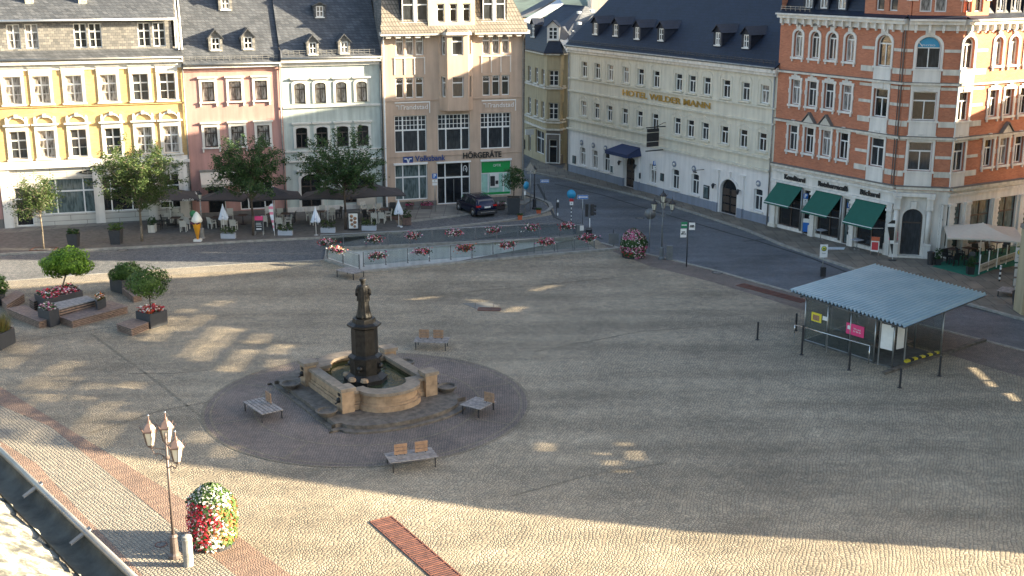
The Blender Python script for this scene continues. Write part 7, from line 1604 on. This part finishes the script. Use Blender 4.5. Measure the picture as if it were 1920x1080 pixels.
# ================================================================== seating islands with planters at the left
def pq(pts,z): return [G(x,y,z) for x,y in pts]
def plank_deck(label,pts,z,layers=4,mat='wood_brown',zb=0.):
    q=pq(pts,z); c=Vector((mean([p[0] for p in q]),mean([p[1] for p in q]))); t_=thing('wooden_deck',label,'seating deck',(c.x,c.y,zb),0,'stepped wooden seating decks')
    rel_=[(p[0]-c.x,p[1]-c.y) for p in q]; z-=zb
    b=MB().mat(mat); b.prism(rel_,z-.05,z); b.build('top',t_)
    # grooves on the top
    g=MB().mat('black_metal'); A_,B_,C_,D_=[Vector(p) for p in rel_]
    m_=MB().mat('wood_deck'); hh=(z-.05)/layers
    for k in range(layers):
        z1=z-.05-k*hh-.45*hh; z0=z-.05-(k+1)*hh+.0
        m_.prism([tuple(Vector(p)*.985) for p in rel_],max(.01,z0),z1)
    m_.build('slats',t_); MB().mat('black_metal').prism([tuple(Vector(p)*.93) for p in rel_],.0,z-.055).build('inner_frame',t_)
    for k in range(1,7):
        f=k/7; p0_,p1_=A_.lerp(D_,f),B_.lerp(C_,f); dq=(p1_-p0_).normalized(); nq=Vector((-dq.y,dq.x))*.006; g.prism([tuple(p0_-nq),tuple(p1_-nq),tuple(p1_+nq),tuple(p0_+nq)],z,z+.002)
    g.build('joints',t_); return t_
plank_deck('brown low deck at the front left of the planter group',[(12,578),(73,603),(92,598),(48,571)],.42)
plank_deck('grey high bench deck in the middle of the planter group',[(94,569),(110,580),(180,562),(162,554)],.80,5,'wood_grey')
plank_deck('long low deck stepping out to the right of the planter group',[(112,594),(135,602),(240,574),(204,563)],.42)
plank_deck('small square deck before the round tree planter on the right',[(218,607),(246,617),(279,604),(250,596)],.42)
plank_deck('small deck beside the square shrub planter behind the round tree',[(227,539),(250,556),(266,552),(244,536)],.40)
plank_deck('deck cut by the left edge of the photo behind the planter group',[(2,561),(12,572),(46,551),(30,544)],.5)
plank_deck('short dark deck behind the trough of red flowers',[(54,560),(63,566),(78,560),(68,553)],.6)
def trough(label,pts,z,kind=None,seed=1,fl=None,leaf='leaf_mid',name='planter',zb=0.):
    q=pq(pts,z); c=Vector((mean([p[0] for p in q]),mean([p[1] for p in q]))); t_=thing(name,label,'planter',(c.x,c.y,zb),0,'dark metal planters of the seating islands'); r_=[(p[0]-c.x,p[1]-c.y) for p in q]; z-=zb
    b=MB().mat('anthracite'); b.prism([tuple(Vector(p)*.97) for p in r_],.0,.06); b.prism(r_,.06,z-.05); inner=[tuple(Vector(p)*.92) for p in r_]; n=len(r_); 
    b.add([(x,y,z-.05) for x,y in r_]+[(x,y,z) for x,y in r_]+[(x,y,z) for x,y in inner]+[(x,y,z-.05) for x,y in inner],[f for k in range(n) for j in [(k+1)%n] for f in ((k,j,n+j,n+k),(n+k,n+j,2*n+j,2*n+k),(2*n+k,2*n+j,3*n+j,3*n+k))]); b.build('box',t_)
    MB().mat('soil').add([(x*.99,y*.99,z-.045) for x,y in inner],[tuple(range(n))]).build('soil',t_)
    rng=random.Random(seed); A_,B_,C_,D_=[Vector(p) for p in inner]
    if fl:
        f=MB()
        for _ in range(420):
            f.mat(rng.choice(fl)); u,v=rng.random(),rng.random(); p=A_.lerp(B_,u).lerp(D_.lerp(C_,u),v); p=Vector((p.x,p.y,z+rng.uniform(-.03,.22))); petalcloud(f,lambda r:(p,Vector((rng.gauss(0,.4),rng.gauss(0,.4),1)).normalized()),1,.11,rng)
        f.build('flowers',t_)
    return t_,z
def crown(t_,z0,cx,cy,cz,rx,rz_,leaf,seed,n=3600,s=.12,lumpy=.18,trunk=True):
    rng=random.Random(seed)
    if trunk: MB().mat('bark').cyl((cx*.3,cy*.3,z0-.05),(cx,cy,cz-rz_*.5),.05,.04,7).build('trunk',t_)
    lumps=[Vector((rng.gauss(0,1),rng.gauss(0,1),rng.gauss(0,.9))).normalized() for _ in range(19)]; b=MB().mat(leaf)
    for _ in range(n):
        v=Vector((rng.gauss(0,1),rng.gauss(0,1),rng.gauss(0,1))).normalized(); k=max(v.dot(l) for l in lumps); r=(.66+.50*max(0,(k-.78)/.22))*(rng.uniform(.80,1.03) if rng.random()<.8 else rng.uniform(.3,.8))
        p=Vector((cx+v.x*rx*r,cy+v.y*rx*r,cz+v.z*rz_*r)); u=(v+Vector((rng.gauss(0,.7),rng.gauss(0,.7),rng.gauss(0,.7)))).normalized().orthogonal().normalized(); a=rng.random()*6; w=v.cross(u).normalized(); u2=(u*math.cos(a)+w*math.sin(a))*s*rng.uniform(.6,1.2); w2=v.cross(u2).normalized()*s*rng.uniform(.5,.9)
        b.add([p-u2*.5,p+w2*.5,p+u2*.5,p-w2*.5],[(0,1,2,3)])
    # twigs
    tw=MB().mat('bark')
    for l in lumps[:12]: tw.cyl((cx,cy,cz-rz_*.55),(cx+l.x*rx*.8,cy+l.y*rx*.8,cz+l.z*rz_*.75),.018,.006,4)
    tw.build('limbs',t_); b.build('crown',t_)
t_,z=trough('long dark trough of red flowers with the bright lopsided round tree',[(84,563),(155,545),(134,532),(64,550)],.95,seed=2,fl=['petal_red','petal_red','leaf_dark','petal_white','petal_pink','leaf_dark']); 
cxy=Vector(G(128,530,1.0)); crown(t_,z,cxy.x-t_.location.x,cxy.y-t_.location.y,HZ(cxy.x,cxy.y,494),1.48,.88,'leaf_bright',5,4600,.19)
trough('square dark planter with white flowers at the front of the group',[(70,577),(92,584),(110,578),(88,571)],.95,seed=3,fl=['leaf_mid','petal_white','leaf_dark','petal_pink'])
trough('small dark planter with yellowish flowers on the end of the high bench',[(178,559),(182,566),(198,558),(190,552)],.95,seed=4,fl=['leaf_mid','petal_white','leaf_olive','petal_orange'])
t_,z=trough('dark planter of red flowers under the round ball tree',[(254,583),(281,590),(313,581),(286,574)],.85,seed=6,fl=['petal_red','petal_red','leaf_dark','petal_white','petal_orange']); cxy=Vector(G(282,582,.85)); crown(t_,z,cxy.x-t_.location.x,cxy.y-t_.location.y,HZ(cxy.x,cxy.y,529),1.15,.84,'leaf_mid',9,3600,.13)
t_,z=trough('dark planter with a spreading green shrub behind the round ball tree',[(205,521),(228,527),(262,519),(240,513)],.85,seed=7); crown(t_,z,.0,.1,1.15,.95,.65,'leaf_mid',12,2600,.15,trunk=False)
t_,z=trough('dark planter with tall ornamental grass at the left edge of the photo',[(-28,622),(-2,629),(27,614),(0,606)],.85,seed=8); rng=random.Random(2); b=MB().mat('grassy')
for _ in range(700):
    a=rng.random()*6.3; r=rng.random()*.55; p=Vector((r*math.cos(a),r*math.sin(a),z-.05)); e=p+Vector((math.cos(a)*rng.uniform(.05,.5),math.sin(a)*rng.uniform(.05,.5),rng.uniform(.5,1.1))); s_=Vector((-math.sin(a),math.cos(a),0))*.012; b.add([p-s_,p+s_,e],[(0,1,2)])
b.build('grass_tuft',t_)
t_,z=trough('dark planter cut by the left edge behind the brown deck',[(-22,545),(-10,550),(9,545),(-5,540)],.85,seed=9); crown(t_,z,0,0,1.2,.8,.6,'leaf_mid',15,1200,.15,trunk=False)
# ================================================================== cafe before the red house
for i,(px,py,lab,rz) in enumerate([(1529,442,'black cafe chair left of the bistro table under the middle awning',90),(1597,458,'black cafe chair left of the bistro table under the right awning',90),(1614,462,'black cafe chair right of the bistro table under the right awning',-80)]):
    x,y=G(px,py,.1); dup(d0,(x,y,.1),R(rz-57),lab,'black cafe chairs before the red house')
for i,(px,py,lab) in enumerate([(1538,449,'pale bistro table under the middle green awning'),(1606,468,'pale bistro table under the right green awning')]):
    x,y=G(px,py,.1); t_=thing('bistro_table',lab,'table',(x,y,.1),R(-57),'bistro tables before the red house'); MB().mat('planter_grey').box(-.34,.34,-.34,.34,.70,.73).build('tabletop',t_); MB().mat('zinc').cyl((0,0,.05),(0,0,.70),.03,n=8).build('pedestal',t_); MB().mat('zinc').box(-.28,.28,-.03,.03,0,.05).box(-.03,.03,-.28,.28,.0,.049).build('foot',t_)
x,y=G(1567,466,.1); o=MB().mat('padwhite').prism([(-.75,-.3),(.5,-.35),(.75,.3),(-.5,.35)],0,.03).build('door_mat',None,None,(x,y,.1)); tag(o,'pale mat lying flat on the pavement between the two bistro tables','mat')
x,y=G(1513,441,.1); t_=thing('advertising_board','standing blue advertising board with a white header left of the cafe tables','board',(x,y,.1),R(-30)); MB().mat('steel').cyl((-.36,0,0),(-.36,0,1.25),.02,n=6).cyl((.36,0,0),(.36,0,1.25),.02,n=6).build('posts',t_); MB().mat('sign_blue').box(-.35,.35,-.02,.02,.25,.95).build('panel',t_); MB().mat('skyposter').box(-.35,.35,-.02,.02,.951,1.25).build('header',t_)
def ex2(t_,pl,h,H_): MB().mat('terracotta').quad(*pl(-h,h,.78,1.0,.03)).build('header',t_); MB().mat('sign_red').quad(*pl(-h*.8,h*.8,.3,.72,.028)).build('print',t_)
aboard('folding menu board with a red header below the right awning',1639,479,445,.55,'wood_brown','skyposter',z=.1,extra=ex2,rz=R(-20)); 
flag('black curved feather flag with a white swoosh right of the green awnings',1673,488,413,['letter_black','letter_black','letter_black','white_paint','letter_black'],.5,.1)
x,y=G(1668,478,.1); t_=thing('balloon_bunch','bunch of pink balloons tied to the black feather flag','balloons',(x+.1,y-.25,1.3)); b=MB().mat('balloon')
for p,r in (((0,0,.35),.30),((-.2,.0,.02),.14),((.15,-.05,-.02),.15),((0,-.1,.0),.13)): b.ball(p,r,9)
b.build('balloons',t_); MB().mat('white_paint').cyl((0,0,.1),(0.05,.05,-.9),.006,n=4).build('string',t_)
x,y=G(1744,496,.1); t_=thing('litter_bin','black round bin at the right column of the corner entrance','bin',(x,y,.1)); MB().mat('dark_plastic').lathe([(.2,0),(.24,.8)],14).build('bin_body',t_); MB().mat('black_metal').lathe([(.26,.8),(.26,.86),(.1,.92)],14).build('lid',t_)
# terrace on the right
cp=[G(1748,500,.1),G(1826,520,.1),G(1862,506,.1),G(1990,482,.1),G(1940,455,.1),G(1800,478,.1)]
b=MB().mat('carpet_green'); b.prism(cp,.104,.125); o=b.build('green_carpet'); tag(o,'green carpet under the cream parasol of the restaurant terrace','carpet')
x,y=G(1843,418,2.95); tp=parasol('big cream square parasol over the green carpet terrace',0,0,2.85,2.35,2.35,'canvas_cream',None,R(-15),2.2,loc=(x,y))
k_=0
for px,py,rz,lab in [(1775,492,20,'dark terrace chair nearest the corner entrance'),(1788,497,200,'dark terrace chair with its back to the road on the green carpet'),(1800,488,90,'dark terrace chair in the middle of the green carpet'),(1816,498,-60,'dark terrace chair beside the potted plant'),(1830,482,10,'dark terrace chair behind the parasol pole'),(1855,478,40,'dark terrace chair behind the first wind screen'),(1885,476,-30,'dark terrace chair behind the second wind screen')]:
    x,y=G(px,py,.12); dup(d0,(x,y,.125),R(rz),lab,'dark chairs on the green carpet terrace')
for px,py,lab in [(1785,486,'dark table on the terrace nearest the entrance'),(1815,484,'dark table on the terrace behind the potted plant'),(1868,472,'dark table on the terrace behind the wind screens')]:
    x,y=G(px,py,.12); dup(t0,(x,y,.125),R(30),lab,'dark tables on the green carpet terrace')
potplant('dark pot with leafy plant at the corner of the terrace wind screen',1820,515,482,13,'t',None,'leaf_dark',z=.12,ph=.45,nl=350,mat='dark_plastic'); potplant('dark pot with leafy plant left of the terrace chairs',1759,497,468,11,'t',None,'leaf_dark',z=.12,ph=.4,nl=350,mat='dark_plastic')
ws=[G(1835,515,.1),G(1868,502,.1),G(1903,490,.1),G(1940,478,.1)]
for i in range(3):
    a_,e_=Vector(ws[i]),Vector(ws[i+1]); dq=e_-a_; l_=dq.length; t_=thing('wind_screen','%s glass wind screen of the terrace with a lettered lower panel'%['front left','middle','right'][i],'wind screen',(a_.x,a_.y,.1),math.atan2(dq.y,dq.x),'wind screens of the terrace')
    MB().mat('canvas_cream').box(.05,l_-.1,-.02,.02,.15,.62).build('panel',t_); MB().mat('clearglass').box(.05,l_-.1,-.01,.01,.68,1.25).build('glass_panel',t_)
    for xx in (0,l_/2): MB().mat('white_paint').box(xx-.03,xx+.03,-.03,.03,0,1.35).build('post',t_)
    MB().mat('white_paint').box(0,l_,-.025,.025,.63,.67).build('rail',t_)
    if i<2: text('Restaurant',.24,'letter_black',t_,(l_/2,-.03,.38),w=l_*.7,ext=.003)
x,y=G(1911,588,.1); H_=HZ(x,y,425); o=MB().mat('creamwall').box(0,1.6,-.3,.9,0,H_-.35).mat('darkwall').box(-.08,1.68,-.38,.98,H_-.349,H_-.1).build('pillar',None,None,(x,y,.1)); tag(o,'yellow rendered pillar with a dark cap at the right edge of the photo','pillar')
potplant('dark planter box at the right edge below the bus stop sign',1921,577,540,32,'t',None,'leaf_dark',z=.1,ph=.7,mat='dark_plastic',nl=250)
# ================================================================== grates and covers
def grate(label,a,b_,w,mat,segs,group=None,z=.012,bars=9):
    a,b_=Vector(a),Vector(b_); d=b_-a; l_=d.length; t_=thing('drain_grate',label,'grate',(a.x,a.y,z),math.atan2(d.y,d.x),group)
    MB().mat('black_metal').box(0,l_,-w/2,w/2,0,.004).build('bed',t_); g=MB().mat(mat)
    for i in range(segs+1): x=l_*i/segs; g.box(x-.03,x+.03,-w/2,w/2,.004,.024)
    for y in (-w/2,w/2): g.box(0,l_,y-.025,y+.025,.004,.022)
    n=max(3,int(l_/segs/.125))
    for i in range(segs):
        for k in range(1,n): x=l_*(i+k/n)/segs; g.box(x-.031,x+.031,-w/2+.06,w/2-.06,.004,.014)
    g.build('bars',t_); return t_
grate('long rust red drain grate running out of the bottom of the photo',G(714,974),G(870,1110),.86,'rust',12)
grate('dark rust grate strip along the square edge left of the shelter',G(1388,534),G(1508,566),.75,'rust',8); grate('small rusty grate let into the paving near the middle of the square',G(897,580),G(938,581),.62,'rust',2,z=.014)
def cover(label,px,py,r=.36,mat='channel',z=.014):
    x,y=G(px,py,z); t_=thing('manhole_cover',label,'manhole cover',(x,y,z),0,'round manhole covers'); MB().mat('gutterstone').lathe([(r*.82,0),(r*.82,.006)],20).build('cover_plate',t_)
    b=MB().mat(mat); o_=[(r*math.cos(2*PI*i/24),r*math.sin(2*PI*i/24)) for i in range(24)]; b.add([(x_*k,y_*k,z_) for k,z_ in ((1,0),(1,.012),(.82,.012),(.82,0)) for x_,y_ in o_],[(q*24+i,q*24+(i+1)%24,(q+1)*24+(i+1)%24,(q+1)*24+i) for q in range(3) for i in range(24)]); b.build('ring',t_)
for px,py,lab in ((230,469,'round manhole cover in the road before the broad sunlit tree'),(452,453,'round manhole cover in the road below the dark tree'),(618,444,'round manhole cover in the road by the lone closed parasol'),(1200,409,'round manhole cover in the road by the hotel'),(1345,511,'round manhole cover at the kerb left of the shelter'),(302,1021,'round brown manhole cover beside the sunlit lamp post')):
    cover(lab,px,py,.38 if px!=302 else .22,'channel' if px!=302 else 'rust')
# ------------------------------------------------------------------ beyond the frame on the right: added unseen wall, cut to shade the square and pass sun streaks
def occp(px,py,z=0.,X=37.):
    x,y=G(px,py,z); t_=(X-x)/sv.x; return (y+sv.y*t_,z+sv.z*t_)
SLK=.20
def shadewall():
    X=37.; Zp=lambda x,y:(x/3,560+y/3)
    sl=[((100,310),(180,260),.3),((0,390),(80,330),.3),((330,400),(430,350),.3),((130,520),(330,400),.22),((200,550),(400,440),.2),((220,590),(300,540),.22),((0,700),(110,590),.2),((20,740),(170,650),.2),((100,810),(220,690),.18),((190,810),(330,690),.2),
     ((450,570),(560,480),.25),((660,540),(750,470),.35),((450,770),(640,580),.25),((520,830),(720,640),.22),((830,250),(1000,110),.22),((800,230),(1060,60),.16),((1010,180),(1170,90),.25),((1040,330),(1250,160),.25),((1120,350),(1300,170),.28),((1280,410),(1400,290),.35),
     ((1430,250),(1480,200),.35),((1540,310),(1600,260),.35),((1440,470),(1580,340),.14),((1480,490),(1590,380),.14),((1110,810),(1170,750),.3),((1240,890),(1300,830),.3),((1270,200),(1330,170),.3),((1200,40),(1260,10),.22)]
    slots=[]  # slits stand in for sun reflected off windows onto the square
    for a,b_,t_ in sl: slots.append((occp(*Zp(*a)),occp(*Zp(*b_)),t_))
    for a,b_,t_ in (((1172,830),(1195,862),.17),((1130,850),(1165,885),.12),((1012,820),(1030,850),.13),((775,562),(815,556),.3),((890,562),(925,575),.3),((955,585),(975,575),.3),((1000,545),(1040,535),.25),((1825,690),(1850,712),.2),((1855,715),(1905,752),.2)):
        slots.append((occp(*a),occp(*b_),t_))
    hx_,hy_2=px_,py_; hh=ZB+HS-.12; t_=(X-hx_)/sv.x; hd=(hy_2+sv.y*t_,hh+sv.z*t_); slots.append(((hd[0]-.35,hd[1]),(hd[0]+.35,hd[1]+.1),.42/SLK))  # extra opening added to let sun onto the statue head
    prof=[(p+13*.07+1.35,max(0,h-13*.2962) if h else 0) for p,h in [(35.6,0),(35.8,9.5),(37,13),(38.6,15.2),(41.4,17.9),(44.6,21.4),(47,24),(50,26.5),(67,26.5),(69.,24.4),(71.2,22.6),(72.9,20.7),(74.4,19.7),(77.0,18.7)]]
    def top(y):
        for p,q in zip(prof,prof[1:]):
            if p[0]<=y<=q[0]: return p[1]+(q[1]-p[1])*(y-p[0])/(q[0]-p[0])
        return 0
    b=MB().mat('yellowwall'); S=.10; y0=prof[0][0]; y1=prof[-1][0]
    ny=int((y1-y0)/S)
    def isopen(yy,h):
        for p,q,t_ in slots:
            dx,dy=q[0]-p[0],q[1]-p[1]; l2=dx*dx+dy*dy+1e-9; u=max(0,min(1,((yy-p[0])*dx+(h-p[1])*dy)/l2))
            if math.hypot(yy-p[0]-dx*u,h-p[1]-dy*u)<t_*SLK: return True
        return False
    for i in range(ny):
        yy=y0+(i+.5)*S; T=top(yy); h=0.; st=0.; 
        while h<T:
            if isopen(yy,h+S/2):
                if h>st: b.quad((X,yy-S/2,st),(X,yy+S/2,st),(X,yy+S/2,h),(X,yy-S/2,h))
                while h<T and isopen(yy,h+S/2): h+=S
                st=h
            else: h+=S
        if T>st: b.quad((X,yy-S/2,st),(X,yy+S/2,st),(X,yy+S/2,T),(X,yy-S/2,T))
    # added unseen tall and low blocks that shape the shade beside it
    b.box(X+.0,X+3,y1-.25,81.6,0,23); b.box(50,62,79.61,96,0,15.5)
    b.v=[(x-X,y_-56,z) for x,y_,z in b.v]
    o=b.build('added_shade_wall',None,None,(X,56,0)); tag(o,'added unseen shade wall beyond the right edge, slit to lay light streaks on the square','wall')
shadewall()
